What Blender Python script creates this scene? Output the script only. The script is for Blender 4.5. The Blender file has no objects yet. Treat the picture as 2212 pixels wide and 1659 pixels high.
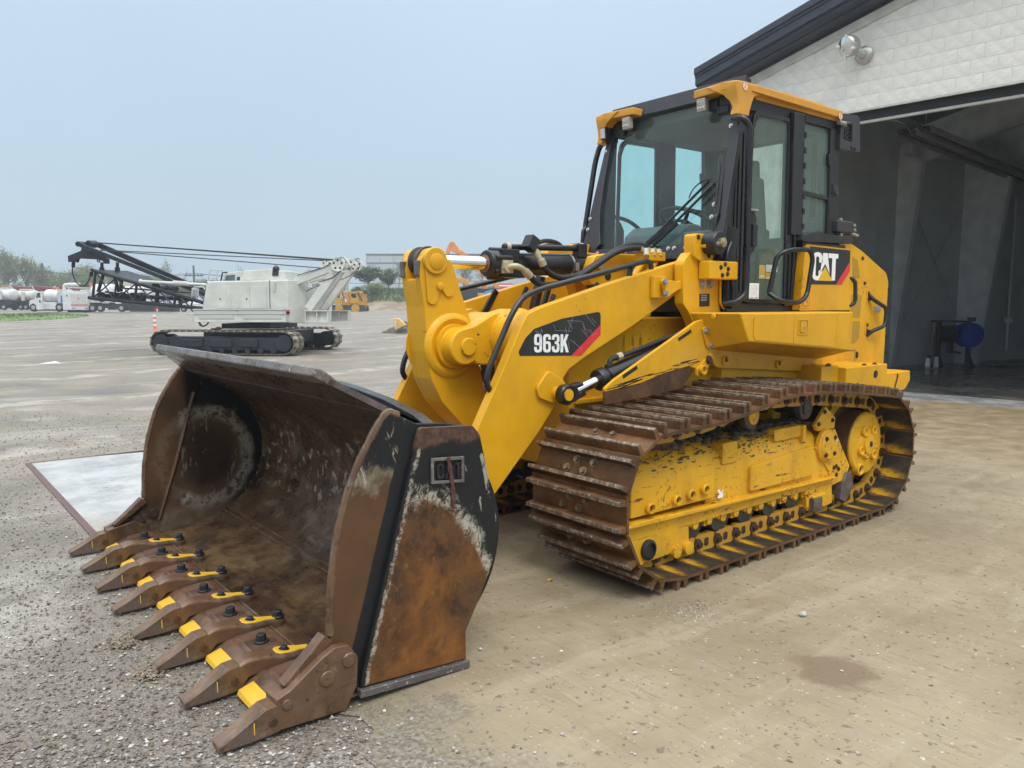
import bpy, math, random
import numpy as np
from mathutils import Vector, Matrix
random.seed(7)
rng = np.random.default_rng(7)
R = math.radians
sc = bpy.context.scene
col = sc.collection

# ------------------------------------------------------------------ camera
CAM = Vector((4.62, 4.082, 1.666)); YAW = R(50.876); PIT = R(5.99); FOC = 1667.9   # focal length in units of a 2212 wide frame
FW = Vector((-math.cos(YAW)*math.cos(PIT), -math.sin(YAW)*math.cos(PIT), -math.sin(PIT)))
RT = FW.cross(Vector((0, 0, 1))).normalized(); UP = RT.cross(FW)
cd = bpy.data.cameras.new('camera'); cam = bpy.data.objects.new('camera', cd); col.objects.link(cam)
cd.sensor_fit = 'HORIZONTAL'; cd.sensor_width = 36.0; cd.lens = FOC/2212*36.0
cd.clip_start = 0.05; cd.clip_end = 3000
mw = Matrix((RT, UP, -FW)).transposed().to_4x4(); mw.translation = CAM; cam.matrix_world = mw
sc.camera = cam

# ------------------------------------------------------------------ sky, sun, exposure
SUN_EL, SUN_AZ = R(58), R(62)
w = bpy.data.worlds.new('World'); sc.world = w; w.use_nodes = True
nt = w.node_tree; nt.nodes.clear()
out = nt.nodes.new('ShaderNodeOutputWorld'); add = nt.nodes.new('ShaderNodeAddShader')
b1 = nt.nodes.new('ShaderNodeBackground'); b2 = nt.nodes.new('ShaderNodeBackground')
sky = nt.nodes.new('ShaderNodeTexSky'); sky.sky_type = 'NISHITA'; sky.sun_disc = False
sky.sun_elevation = SUN_EL; sky.sun_rotation = R(90)-SUN_AZ; sky.dust_density = 4.0; sky.air_density = 1.0
b1.inputs['Strength'].default_value = 0.006
tc = nt.nodes.new('ShaderNodeTexCoord'); sx = nt.nodes.new('ShaderNodeSeparateXYZ')
rp = nt.nodes.new('ShaderNodeValToRGB'); rp.color_ramp.interpolation = 'LINEAR'
RAMP = [(0.0, (.47, .60, .69)), (1.0, (2.9, 2.95, 3.0)), (0.16, (.505, .655, .775)), (0.36, (.575, .735, .885)), (0.60, (1.55, 1.66, 1.76))]
for k_, (p_, c_) in enumerate(RAMP):
    e_ = rp.color_ramp.elements[k_] if k_ < 2 else rp.color_ramp.elements.new(p_)
    e_.color = (*c_, 1)
cn = nt.nodes.new('ShaderNodeTexNoise'); cn.inputs['Scale'].default_value = 2.2; cn.inputs['Detail'].default_value = 3.0
cm = nt.nodes.new('ShaderNodeMapRange'); cm.inputs['From Min'].default_value = .25; cm.inputs['From Max'].default_value = .75
cm.inputs['To Min'].default_value = .965; cm.inputs['To Max'].default_value = 1.03
ml = nt.nodes.new('ShaderNodeVectorMath'); ml.operation = 'SCALE'
L_ = nt.links.new
L_(tc.outputs['Generated'], sx.inputs[0]); L_(sx.outputs['Z'], rp.inputs[0]); L_(tc.outputs['Generated'], cn.inputs['Vector'])
L_(cn.outputs['Fac'], cm.inputs['Value']); L_(rp.outputs[0], ml.inputs[0]); L_(cm.outputs[0], ml.inputs['Scale'])
L_(ml.outputs[0], b2.inputs['Color']); L_(sky.outputs[0], b1.inputs['Color'])
L_(b1.outputs[0], add.inputs[0]); L_(b2.outputs[0], add.inputs[1]); L_(add.outputs[0], out.inputs[0])
sd = bpy.data.lights.new('sun', 'SUN'); so = bpy.data.objects.new('sun', sd); col.objects.link(so)
sd.energy = 1.5; sd.angle = R(18); sd.color = (1.0, .965, .91)
sdir = Vector((math.cos(SUN_AZ)*math.cos(SUN_EL), math.sin(SUN_AZ)*math.cos(SUN_EL), math.sin(SUN_EL)))
so.rotation_euler = sdir.to_track_quat('Z', 'Y').to_euler()
so.location = (20, 40, 60)
sc.view_settings.view_transform = 'Standard'; sc.view_settings.look = 'None'
sc.view_settings.gamma = 1.0; sc.view_settings.exposure = 0.0; sc.view_settings.use_curve_mapping = False
sc.cycles.max_bounces = 8; sc.cycles.transparent_max_bounces = 12

# ------------------------------------------------------------------ helpers
def at(u, v, d):
    """world point seen in direction (u, v) at the horizontal distance d from the camera"""
    r = FW + RT*((u-1106)/FOC) - UP*((v-829.5)/FOC)
    h = -r.x*math.cos(YAW) - r.y*math.sin(YAW)
    return CAM + r*(d/h)
HF = Vector((-math.cos(YAW), -math.sin(YAW), 0))      # straight ahead on the ground
def sstep(a, b, x):
    t = min(1, max(0, (x-a)/(b-a))); return t*t*(3-2*t)
def gz(x, y):
    """height of the yard"""
    d = (x-CAM.x)*HF.x + (y-CAM.y)*HF.y
    return .06*sstep(1.5, 2.9, x) + .55*sstep(38, 105, d)

def props(o, label=None, cat=None, group=None, kind=None):
    if label: o['label'] = label
    if cat: o['category'] = cat
    if group: o['group'] = group
    if kind: o['kind'] = kind
    return o
def thing(name, label, cat, loc=(0, 0, 0), rz=0, group=None):
    o = bpy.data.objects.new(name, None); col.objects.link(o); o.empty_display_size = .2
    o.location = loc; o.rotation_euler = (0, 0, rz)
    return props(o, label, cat, group)
def link(name, me, parent=None, loc=None, rot=None):
    o = bpy.data.objects.new(name, me); col.objects.link(o)
    if parent: o.parent = parent
    if loc is not None: o.location = loc
    if rot is not None: o.rotation_euler = rot
    return o
def copy_tree(o, parent=None):
    c = o.copy(); col.objects.link(c); c.parent = parent
    for ch in list(o.children): copy_tree(ch, c)
    return c

AX = {'x': 0, 'y': 1, 'z': 2}
class MB:
    def __init__(s): s.v = []; s.f = []; s.m = []; s.mi = 0
    def add(s, vs, fs):
        k = len(s.v); s.v += [tuple(p) for p in vs]
        for f in fs: s.f.append([k+i for i in f]); s.m.append(s.mi)
        return s
    def box(s, x0, x1, y0, y1, z0, z1):
        x0, x1 = sorted((x0, x1)); y0, y1 = sorted((y0, y1)); z0, z1 = sorted((z0, z1))
        return s.add([(x, y, z) for z in (z0, z1) for x, y in ((x0, y0), (x1, y0), (x1, y1), (x0, y1))],
            [(3, 2, 1, 0), (4, 5, 6, 7), (0, 1, 5, 4), (1, 2, 6, 5), (2, 3, 7, 6), (3, 0, 4, 7)])
    def obox(s, c, dx, dy, dz, sx, sy, sz):
        """box with its own axes"""
        c, dx, dy, dz = Vector(c), Vector(dx).normalized(), Vector(dy).normalized(), Vector(dz).normalized()
        vs = [c+dx*(x*sx/2)+dy*(y*sy/2)+dz*(z*sz/2) for z in (-1, 1) for x, y in ((-1, -1), (1, -1), (1, 1), (-1, 1))]
        return s.add(vs, [(3, 2, 1, 0), (4, 5, 6, 7), (0, 1, 5, 4), (1, 2, 6, 5), (2, 3, 7, 6), (3, 0, 4, 7)])
    def bar(s, p0, p1, wd, ht, up=(0, 0, 1)):
        p0, p1 = Vector(p0), Vector(p1); d = (p1-p0); up = Vector(up)
        sd = d.cross(up)
        if sd.length < 1e-6: sd = d.cross(Vector((1, 0, 0)))
        u = sd.cross(d)
        return s.obox((p0+p1)/2, d, sd, u, d.length, wd, ht)
    def prism(s, poly, ax, a, b):
        """polygon in the two other axes (in xyz order), extruded along ax from a to b"""
        i = AX[ax]; n = len(poly)
        def P(q, t):
            q = list(q); q.insert(i, t); return tuple(q)
        vs = [P(q, a) for q in poly]+[P(q, b) for q in poly]
        fs = [tuple(range(n))[::-1], tuple(range(n, 2*n))]+[(j, (j+1) % n, n+(j+1) % n, n+j) for j in range(n)]
        ar = sum(poly[j][0]*poly[(j+1) % n][1]-poly[(j+1) % n][0]*poly[j][1] for j in range(n))
        flip = (ar < 0) != (b < a)
        if ax == 'y': flip = not flip
        if flip: fs = [f[::-1] for f in fs]
        return s.add(vs, fs)
    def ring(s, outer, inner, ax, a, b):
        """frame: two outlines with the same number of points"""
        i = AX[ax]; n = len(outer)
        def P(q, t):
            q = list(q); q.insert(i, t); return tuple(q)
        vs = [P(q, a) for q in outer]+[P(q, a) for q in inner]+[P(q, b) for q in outer]+[P(q, b) for q in inner]
        fs = []
        for j in range(n):
            k = (j+1) % n
            fs += [(j, k, n+k, n+j), (2*n+k, 2*n+j, 3*n+j, 3*n+k), (k, j, 2*n+j, 2*n+k), (n+j, n+k, 3*n+k, 3*n+j)]
        return s.add(vs, fs)
    def tube(s, pts, r, seg=8, caps=True, closed=False):
        pts = [Vector(p) for p in pts]; n = len(pts)
        rr = r if isinstance(r, (list, tuple)) else [r]*n
        T = []
        for i in range(n):
            a = pts[(i-1) % n] if (i > 0 or closed) else pts[0]; b = pts[(i+1) % n] if (i < n-1 or closed) else pts[-1]
            T.append((b-a).normalized())
        nrm = T[0].orthogonal().normalized(); vs = []; fs = []
        for i in range(n):
            if i > 0:
                nrm = (nrm-T[i]*nrm.dot(T[i]))
                nrm = nrm.normalized() if nrm.length > 1e-6 else T[i].orthogonal().normalized()
            bn = T[i].cross(nrm)
            for k in range(seg):
                a = 2*math.pi*k/seg; vs.append(pts[i]+(nrm*math.cos(a)+bn*math.sin(a))*rr[i])
        for i in range(n if closed else n-1):
            for k in range(seg):
                i2 = (i+1) % n
                fs.append((i*seg+k, i*seg+(k+1) % seg, i2*seg+(k+1) % seg, i2*seg+k))
        if caps and not closed: fs += [tuple(range(seg))[::-1], tuple(range((n-1)*seg, n*seg))]
        return s.add(vs, fs)
    def cyl(s, p0, p1, r, r1=None, seg=16): return s.tube([p0, p1], [r, r if r1 is None else r1], seg)
    def lathe(s, prof, o, axis, seg=20):
        """prof: (radius, distance along axis)"""
        o = Vector(o); a = Vector(axis).normalized(); n1 = a.orthogonal().normalized(); n2 = a.cross(n1); vs = []; fs = []
        for r, h in prof:
            for k in range(seg):
                t = 2*math.pi*k/seg; vs.append(o+a*h+(n1*math.cos(t)+n2*math.sin(t))*r)
        for i in range(len(prof)-1):
            for k in range(seg): fs.append((i*seg+k, i*seg+(k+1) % seg, (i+1)*seg+(k+1) % seg, (i+1)*seg+k))
        fs += [tuple(range(seg))[::-1], tuple(range((len(prof)-1)*seg, len(prof)*seg))]
        return s.add(vs, fs)
    def hexbolt(s, p, axis, r=.016, h=.016):
        p = Vector(p); a = Vector(axis).normalized()
        s.cyl(p-a*.004, p+a*h*.25, r*1.45, seg=10); return s.cyl(p, p+a*h, r, r*.93, 6)
    def ball(s, c, r, seg=10, sq=(1, 1, 1)):
        c = Vector(c); vs = []; fs = []; m = max(4, seg//2)
        for i in range(m+1):
            t = math.pi*i/m
            for k in range(seg):
                a = 2*math.pi*k/seg
                vs.append((c.x+r*sq[0]*math.sin(t)*math.cos(a), c.y+r*sq[1]*math.sin(t)*math.sin(a), c.z+r*sq[2]*math.cos(t)))
        for i in range(m):
            for k in range(seg): fs.append((i*seg+k, (i+1)*seg+k, (i+1)*seg+(k+1) % seg, i*seg+(k+1) % seg))
        return s.add(vs, fs)
    def mesh(s, name, mats, smooth=38):
        me = bpy.data.meshes.new(name); me.from_pydata(s.v, [], s.f)
        for m in (mats if isinstance(mats, (list, tuple)) else [mats]): me.materials.append(m)
        me.polygons.foreach_set('material_index', s.m)
        if smooth:
            me.polygons.foreach_set('use_smooth', [True]*len(me.polygons)); me.set_sharp_from_angle(angle=R(smooth))
        me.update(); return me
    def build(s, name, mats, parent=None, bevel=0, seg=2, smooth=38, loc=None, rot=None, norm=True):
        me = s.mesh(name, mats, smooth)
        o = link(name, me, parent, loc, rot)
        if bevel:
            md = o.modifiers.new('bevel', 'BEVEL'); md.width = bevel; md.segments = seg; md.limit_method = 'ANGLE'; md.angle_limit = R(32)
            md.harden_normals = True; md.use_clamp_overlap = True
            for p in me.polygons: p.use_smooth = True
        return o

def fillet(poly, rad, n=4):
    """round the corners of a polygon; rad is one number or a list"""
    out = []; N = len(poly)
    for i in range(N):
        p = Vector(poly[i]); a = Vector(poly[i-1]); b = Vector(poly[(i+1) % N])
        r = rad[i] if isinstance(rad, (list, tuple)) else rad
        if r <= 0: out += [tuple(p)]*1; continue
        d1 = (a-p); d2 = (b-p); L1, L2 = d1.length, d2.length; d1.normalize(); d2.normalize()
        ang = d1.angle(d2); t = min(r/math.tan(ang/2), L1*.48, L2*.48)
        q1 = p+d1*t; q2 = p+d2*t
        for k in range(n+1):
            u = k/n; out.append(tuple(q1*(1-u)**2+p*2*u*(1-u)+q2*u*u))
    return out
def smoothpath(pts, n=6):
    """Catmull-Rom through points"""
    P = [Vector(p) for p in pts]; out = []
    for i in range(len(P)-1):
        a = P[max(i-1, 0)]; b = P[i]; c = P[i+1]; d = P[min(i+2, len(P)-1)]
        for k in range(n):
            t = k/n
            out.append(.5*((2*b)+(c-a)*t+(2*a-5*b+4*c-d)*t*t+(3*b-a-3*c+d)*t**3))
    out.append(P[-1]); return out
def roundpath(pts, r, n=5):
    """polyline in space with rounded bends"""
    P = [Vector(p) for p in pts]; out = [P[0]]
    for i in range(1, len(P)-1):
        d1 = P[i-1]-P[i]; d2 = P[i+1]-P[i]; t = min(r, d1.length*.48, d2.length*.48)
        a = P[i]+d1.normalized()*t; b = P[i]+d2.normalized()*t
        for k in range(n+1):
            u = k/n; out.append(a*(1-u)**2+P[i]*2*u*(1-u)+b*u*u)
    out.append(P[-1]); return out

# ------------------------------------------------------------------ materials
class NT:
    def __init__(s, name):
        s.mat = bpy.data.materials.new(name); s.mat.use_nodes = True; s.t = s.mat.node_tree; s.t.nodes.clear()
        s.out = s.t.nodes.new('ShaderNodeOutputMaterial'); s.b = s.t.nodes.new('ShaderNodeBsdfPrincipled'); s.l(s.b.outputs[0], s.out.inputs[0])
        s.tc = s.t.nodes.new('ShaderNodeTexCoord'); s.co = s.tc.outputs['Object']
    def l(s, a, b): s.t.links.new(a, b)
    def n(s, k): return s.t.nodes.new(k)
    def map(s, scale=(1, 1, 1), rot=(0, 0, 0), loc=(0, 0, 0), co=None):
        m = s.n('ShaderNodeMapping'); m.inputs['Scale'].default_value = scale; m.inputs['Rotation'].default_value = rot; m.inputs['Location'].default_value = loc
        s.l(co or s.co, m.inputs[0]); return m.outputs[0]
    def noise(s, scale, detail=4, rough=.55, co=None, dist=0):
        m = s.n('ShaderNodeTexNoise'); m.inputs['Scale'].default_value = scale; m.inputs['Detail'].default_value = detail
        m.inputs['Roughness'].default_value = rough; m.inputs['Distortion'].default_value = dist
        s.l(co or s.co, m.inputs['Vector']); return m.outputs['Fac']
    def vor(s, scale, co=None, feat='F1', out='Distance'):
        m = s.n('ShaderNodeTexVoronoi'); m.inputs['Scale'].default_value = scale; m.feature = feat; s.l(co or s.co, m.inputs['Vector']); return m.outputs[out]
    def rng(s, x, a, b, c=0., d=1., smooth=True):
        m = s.n('ShaderNodeMapRange'); m.interpolation_type = 'SMOOTHSTEP' if smooth else 'LINEAR'
        for k, v_ in zip(('From Min', 'From Max', 'To Min', 'To Max'), (a, b, c, d)): m.inputs[k].default_value = v_
        s.l(x, m.inputs['Value']); return m.outputs[0]
    def math(s, op, a, b=None, c=None):
        m = s.n('ShaderNodeMath'); m.operation = op
        for i, q in enumerate((a, b, c)):
            if q is None: continue
            if isinstance(q, (int, float)): m.inputs[i].default_value = q
            else: s.l(q, m.inputs[i])
        return m.outputs[0]
    def mix(s, f, a, b, mode='MIX'):
        m = s.n('ShaderNodeMix'); m.data_type = 'RGBA'; m.blend_type = mode
        for k, q in ((0, f), (6, a), (7, b)):
            if isinstance(q, (int, float)): m.inputs[k].default_value = q
            elif isinstance(q, tuple): m.inputs[k].default_value = (*q, 1)
            else: s.l(q, m.inputs[k])
        return m.outputs[2]
    def xyz(s, co=None):
        m = s.n('ShaderNodeSeparateXYZ'); s.l(co or s.co, m.inputs[0]); return m.outputs
    def col(s, c):
        if isinstance(c, tuple): s.b.inputs['Base Color'].default_value = (*c, 1)
        else: s.l(c, s.b.inputs['Base Color'])
    def set(s, k, v_):
        if isinstance(v_, (int, float)): s.b.inputs[k].default_value = v_
        else: s.l(v_, s.b.inputs[k])
    def bump(s, h, strength=.3, dist=.01):
        m = s.n('ShaderNodeBump'); m.inputs['Strength'].default_value = strength; m.inputs['Distance'].default_value = dist
        s.l(h, m.inputs['Height']); s.l(m.outputs[0], s.b.inputs['Normal'])

def flat(name, c, rough=.5, metal=0., var=.1, scale=6., bump=0., coat=0.):
    """one colour with slight mottling"""
    m = NT(name); f = m.noise(scale, 5)
    m.col(m.mix(m.rng(f, .3, .7), tuple(x*(1-var) for x in c), tuple(min(1, x*(1+var)) for x in c)))
    m.set('Roughness', m.rng(f, .3, .7, max(.03, rough-.08), min(1, rough+.08))); m.set('Metallic', metal)
    if coat: m.set('Coat Weight', coat)
    if bump: m.bump(m.noise(scale*8, 4), bump, .004)
    return m.mat

def paint(name, c, rough=.38, chips=0., dirt=0., dirtcol=(.12, .085, .05), chipcol=(.055, .03, .018), scratch=0.):
    """painted steel with chips, dust film and scratches"""
    m = NT(name)
    f = m.noise(2.3, 6, .65); base = m.mix(m.rng(f, .3, .7), tuple(x*.88 for x in c), tuple(min(1, x*1.06) for x in c)); base = m.mix(m.math('MULTIPLY', m.rng(m.noise(1.3, 5, .7, None, .8), .52, .70), .22), base, tuple(x*.8+.09 for x in c))
    r = m.rng(m.noise(9, 5), .3, .7, rough-.08, rough+.12)
    if dirt:
        st = m.noise(3.0, 6, .65, m.map((1.6, 1.6, .5)))
        d = m.math('MULTIPLY', m.rng(st, .45, .78), dirt)
        base = m.mix(d, base, dirtcol); r = m.math('ADD', r, m.math('MULTIPLY', d, .4))
    if scratch:
        a = m.noise(16, 3, .6, m.map((.28, 1, 3.2), (0, .35, 0)), .6); b = m.noise(1.7, 3)
        d = m.math('MULTIPLY', m.rng(a, .63, .66), m.rng(b, .5-.12*scratch, .6))
        base = m.mix(d, base, chipcol)
    if chips:
        a = m.noise(34, 4, .7); b = m.noise(2.1, 4, .6)
        d = m.math('MULTIPLY', m.rng(a, .60-.04*(chips > .9), .645-.04*(chips > .9)), m.rng(b, .62-.18*chips, .68))
        base = m.mix(d, base, chipcol); r = m.math('ADD', r, m.math('MULTIPLY', d, .3))
    m.col(base); m.set('Roughness', r); m.set('Specular IOR Level', .38); m.bump(m.noise(60, 3), .06, .002)
    return m.mat

YEL = (.69, .350, .007)
M = {}
M['yellow'] = paint('yellow_paint', YEL, .38, chips=.35, dirt=.16)
M['yellow_worn'] = paint('worn_yellow_paint', (.71, .37, .010), .45, chips=1., dirt=.30, scratch=1.)
M['yellow_roof'] = paint('faded_yellow_plastic', (.62, .30, .035), .5, dirt=.12)
M['yellow_bright'] = paint('bright_yellow_paint', (.74, .43, .02), .45, chips=.3)
M['black'] = flat('black_paint', (.011, .012, .014), .32, var=.25)
M['black_satin'] = flat('black_satin_trim', (.016, .017, .02), .5, var=.2)
M['dark_grey'] = flat('dark_grey_plastic', (.035, .037, .042), .55)
M['rubber'] = flat('black_rubber', (.013, .013, .014), .62, var=.2)
M['chrome'] = flat('chrome_rod', (.78, .79, .80), .12, 1., var=.04, scale=20)
M['steel'] = flat('zinc_steel', (.45, .44, .41), .38, .85, var=.15, scale=30)
M['cream'] = flat('cream_fitting', (.42, .38, .26), .45, .2)
M['bolt'] = flat('rusty_bolt', (.10, .06, .04), .5, .6, var=.3, scale=30)
M['oldrubber'] = flat('muddy_rubber_steel', (.045, .04, .035), .6, .2, var=.3, scale=14)
M['white'] = paint('white_paint', (.62, .63, .635), .35, dirt=.12)
M['white_dirty'] = paint('dirty_white_paint', (.54, .53, .49), .5, dirt=.35)
M['red'] = flat('red_sticker', (.62, .03, .035), .4)
M['sticker_white'] = flat('white_sticker', (.80, .80, .78), .5, var=.03)
M['sticker_black'] = flat('black_sticker', (.018, .018, .02), .42, var=.2)
M['lens'] = flat('lamp_lens', (.62, .60, .55), .15, .3)
# ------------------------------------------------------------------ ground
def grid(name, xs, ys, zf, mat, dz=0., keep=None):
    vs = [(x, y, zf(x, y)+dz) for y in ys for x in xs]; nx = len(xs); fs = []
    for j in range(len(ys)-1):
        for i in range(nx-1):
            if keep is None or keep((xs[i]+xs[i+1])/2, (ys[j]+ys[j+1])/2): fs.append((j*nx+i, j*nx+i+1, (j+1)*nx+i+1, (j+1)*nx+i))
    me = bpy.data.meshes.new(name); me.from_pydata(vs, [], fs); me.materials.append(mat)
    me.polygons.foreach_set('use_smooth', [True]*len(fs)); return me
def spread(lo, hi, step, far, k):
    a = list(np.arange(lo, hi+1e-6, step)); s = step
    b = [lo]; 
    while b[-1] > -far: s *= k; b.append(b[-1]-s)
    s = step; c = [hi]
    while c[-1] < far: s *= k; c.append(c[-1]+s)
    return sorted(b[1:])+a+c[1:]

m = NT('gravel_yard')
big = m.noise(.55, 5, .6); streak = m.noise(.9, 5, .6, m.map((.16, 1.1, 1), (0, 0, R(51))))
c = m.mix(m.rng(big, .3, .7), (.150, .131, .106), (.226, .200, .166))
c = m.mix(m.math('MULTIPLY', m.rng(streak, .53, .72), .6), c, (.31, .292, .262))
far = m.noise(.16, 6, .68); far2 = m.noise(.75, 6, .7, m.map((1, 1, 1), (0, 0, R(20)), (7, 3, 0)))
c = m.mix(m.math('MULTIPLY', m.rng(far, .50, .64), .6), c, (.095, .085, .075))
c = m.mix(m.math('MULTIPLY', m.rng(far2, .56, .68), .6), c, (.325, .30, .268))
c = m.mix(m.math('MULTIPLY', m.rng(far2, .44, .33), .45), c, (.085, .076, .068))
wv = m.n('ShaderNodeTexWave'); wv.inputs['Scale'].default_value = .075; wv.inputs['Distortion'].default_value = 7.; wv.inputs['Detail'].default_value = 3.; wv.inputs['Detail Scale'].default_value = .35; m.l(m.map((1, 1, 1), (0, 0, R(62))), wv.inputs['Vector'])
c = m.mix(m.math('MULTIPLY', m.math('MULTIPLY', m.rng(wv.outputs['Fac'], .90, .985), m.rng(m.noise(1.6, 4), .42, .6)), .6), c, (.38, .355, .32))
v1 = m.vor(95, out='Color'); v2 = m.vor(42, out='Color'); d2 = m.vor(42)
g1 = m.xyz(v1)[0]; g2 = m.xyz(v2)[1]
c = m.mix(.8, c, m.mix(g1, (.36, .355, .35), (.70, .70, .685)), 'OVERLAY')
sel = m.math('MULTIPLY', m.rng(g2, .80, .84), m.rng(d2, .014, .010))
c = m.mix(m.math('MULTIPLY', sel, .8), c, m.mix(g1, (.26, .235, .20), (.50, .49, .46)))
m.col(c); m.set('Roughness', m.rng(big, .35, .7, .5, .85))
h = m.math('ADD', m.math('MULTIPLY', m.vor(95), .5), m.math('MULTIPLY', m.noise(7, 5), 1.6))
m.bump(h, .5, .02); M['gravel'] = m.mat

xs = spread(-8, 8, .4, 1500, 1.16)
props(link('ground', grid('ground', xs, xs, gz, M['gravel'])), kind='structure')

# concrete apron: mud-stained in front of the camera, pale and wet at its far end
m = NT('apron_concrete'); X, Y, Z = m.xyz()
n1 = m.noise(.8, 6, .6); n2 = m.noise(3.2, 6, .65); n3 = m.noise(1.0, 6, .6, m.map((.5, 4.5, 1), (0, 0, R(-38))))
mud = m.mix(m.rng(n1, .3, .7), (.215, .172, .107), (.300, .250, .166))
br = m.noise(5.0, 5, .7, m.map((3.4, .42, 1), (0, 0, R(3)))); br2 = m.noise(16, 3, .6, m.map((3.0, .30, 1), (0, 0, R(4))))
mud = m.mix(m.math('MULTIPLY', m.rng(n3, .5, .68), .5), mud, (.345, .295, .205))
mud = m.mix(m.math('MULTIPLY', m.rng(br, .5, .78), .4), mud, (.155, .115, .068))
mud = m.mix(m.math('MULTIPLY', m.rng(br2, .58, .70), m.rng(n2, .42, .68, .0, .65)), mud, (.135, .102, .062))
mud = m.mix(m.math('MULTIPLY', m.math('MULTIPLY', m.rng(br2, .42, .32), .35), m.rng(n1, .4, .6)), mud, (.38, .335, .245))
mud = m.mix(m.math('MULTIPLY', m.rng(n2, .58, .70), .55), mud, (.150, .110, .066))
mud = m.mix(m.math('MULTIPLY', m.rng(m.noise(26, 3), .62, .68), .7), mud, (.105, .082, .055))
mud = m.mix(m.math('MULTIPLY', m.rng(m.noise(38, 2), .68, .73), .7), mud, (.46, .43, .36))
px_ = m.math('SUBTRACT', X, 1.38); py_ = m.math('SUBTRACT', Y, 2.40); pd = m.math('SQRT', m.math('ADD', m.math('MULTIPLY', m.math('MULTIPLY', px_, px_), 1.0), m.math('MULTIPLY', m.math('MULTIPLY', py_, py_), 1.0)))
pd = m.math('ADD', pd, m.math('MULTIPLY', m.math('SUBTRACT', m.noise(6, 5, .7), .5), .35))
mud = m.mix(m.math('MULTIPLY', m.rng(pd, .22, .12), .8), mud, (.145, .10, .06))
back = m.math('MULTIPLY', m.rng(X, -3.6, -5.5), m.rng(n2, .3, .6, .5, 1))
mud = m.mix(back, mud, m.mix(m.rng(n2, .35, .65), (.185, .130, .070), (.27, .205, .122)))
clean = m.mix(m.rng(n2, .35, .7), (.30, .305, .30), (.43, .43, .42))
clean = m.mix(m.math('MULTIPLY', m.rng(m.noise(17, 3), .62, .7), .7), clean, (.19, .17, .14))
side = m.rng(m.math('ADD', Y, m.math('MULTIPLY', n1, 1.6)), -1.6, -.6)
c = m.mix(side, clean, mud)
edge = m.rng(m.math('ADD', X, m.math('MULTIPLY', m.math('SUBTRACT', n2, .5), 1.3)), 2.75, 3.45)
edge = m.math('MULTIPLY', edge, m.rng(Y, -1.9, -1.0))
c = m.mix(edge, c, m.mix(m.xyz(m.vor(80, out='Color'))[0], (.11, .092, .07), (.26, .23, .185)))
m.col(c); m.set('Roughness', m.math('MULTIPLY', m.rng(n2, .3, .7, .45, .8), m.rng(side, 0, 1, .55, 1.)))
m.bump(m.math('ADD', m.math('ADD', m.noise(9, 6, .7), m.math('MULTIPLY', br2, .4)), m.math('MULTIPLY', m.noise(70, 3), .3)), .45, .012); M['apron'] = m.mat
ye = list(np.arange(-4.87, 14.1, .12))
def apron_end(y): return 3.55 if y < -1.2 else 3.42+.16*math.sin(y*2.3)+.09*math.sin(y*7.1+1)+.05*math.sin(y*15.)
vs, fs = [], []; fr = [0, .2, .4, .55, .66, .74, .8, .84, .88, .92, .96, 1.]
for y in ye:
    for t in fr:
        x = -9.25+(apron_end(y)+9.25)*t; vs.append((x, y, gz(x, y)+.006))
n_ = len(fr)
for j in range(len(ye)-1):
    for i in range(n_-1): fs.append((j*n_+i, j*n_+i+1, (j+1)*n_+i+1, (j+1)*n_+i))
me = bpy.data.meshes.new('concrete_apron'); me.from_pydata(vs, [], fs); me.materials.append(M['apron']); me.polygons.foreach_set('use_smooth', [True]*len(fs))
ap = props(link('pavement', me), kind='structure')
M['edge_iron'] = flat('rusty_edge_angle', (.13, .075, .065), .5, .4, .25, 12)
mb = MB(); mb.box(3.55, 3.60, -4.92, -.9, -.05, .068); mb.box(-9, 3.55, -4.92, -4.87, -.05, .0085)
mb.box(1.6, 3.55, -4.918, -4.872, .0, .068)
mb.build('edge_angle', M['edge_iron'], ap)

# loose stones
def stones(name, pts, sizes, mat, label=None):
    base = np.array([(1, 0, 0), (-1, 0, 0), (0, 1, 0), (0, -1, 0), (0, 0, 1), (0, 0, -1)], float)
    tri = np.array([(0, 2, 4), (2, 1, 4), (1, 3, 4), (3, 0, 4), (2, 0, 5), (1, 2, 5), (3, 1, 5), (0, 3, 5)])
    n = len(pts); V_ = np.zeros((n, 6, 3))
    an = rng.uniform(0, 6.28, n); ca, sa = np.cos(an), np.sin(an)
    b = base[None]*rng.uniform(.55, 1.3, (n, 6, 1))*np.array([1, .8, .55]) + rng.uniform(-.18, .18, (n, 6, 3))
    V_[..., 0] = b[..., 0]*ca[:, None]-b[..., 1]*sa[:, None]; V_[..., 1] = b[..., 0]*sa[:, None]+b[..., 1]*ca[:, None]; V_[..., 2] = b[..., 2]
    V_ = V_*np.array(sizes)[:, None, None]+np.array(pts)[:, None, :]
    F_ = (tri[None]+6*np.arange(n)[:, None, None]).reshape(-1, 3)
    me = bpy.data.meshes.new(name); me.from_pydata(V_.reshape(-1, 3).tolist(), [], F_.tolist())
    for q in (mat if isinstance(mat, list) else [mat]): me.materials.append(q)
    if isinstance(mat, list): me.polygons.foreach_set('material_index', np.repeat(rng.integers(0, len(mat), n), 8).tolist())
    return link(name, me)
M['st1'] = flat('grey_stone', (0.216, 0.205, 0.187), .75, 0, .3, 20); M['st2'] = flat('pale_stone', (0.423, 0.410, 0.378), .75, 0, .25, 20)
M['st3'] = flat('brown_stone', (0.165, 0.135, 0.101), .8, 0, .3, 20); M['st4'] = flat('dark_stone', (0.112, 0.105, 0.098), .8, 0, .3, 20)
pts, sz = [], []
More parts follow.
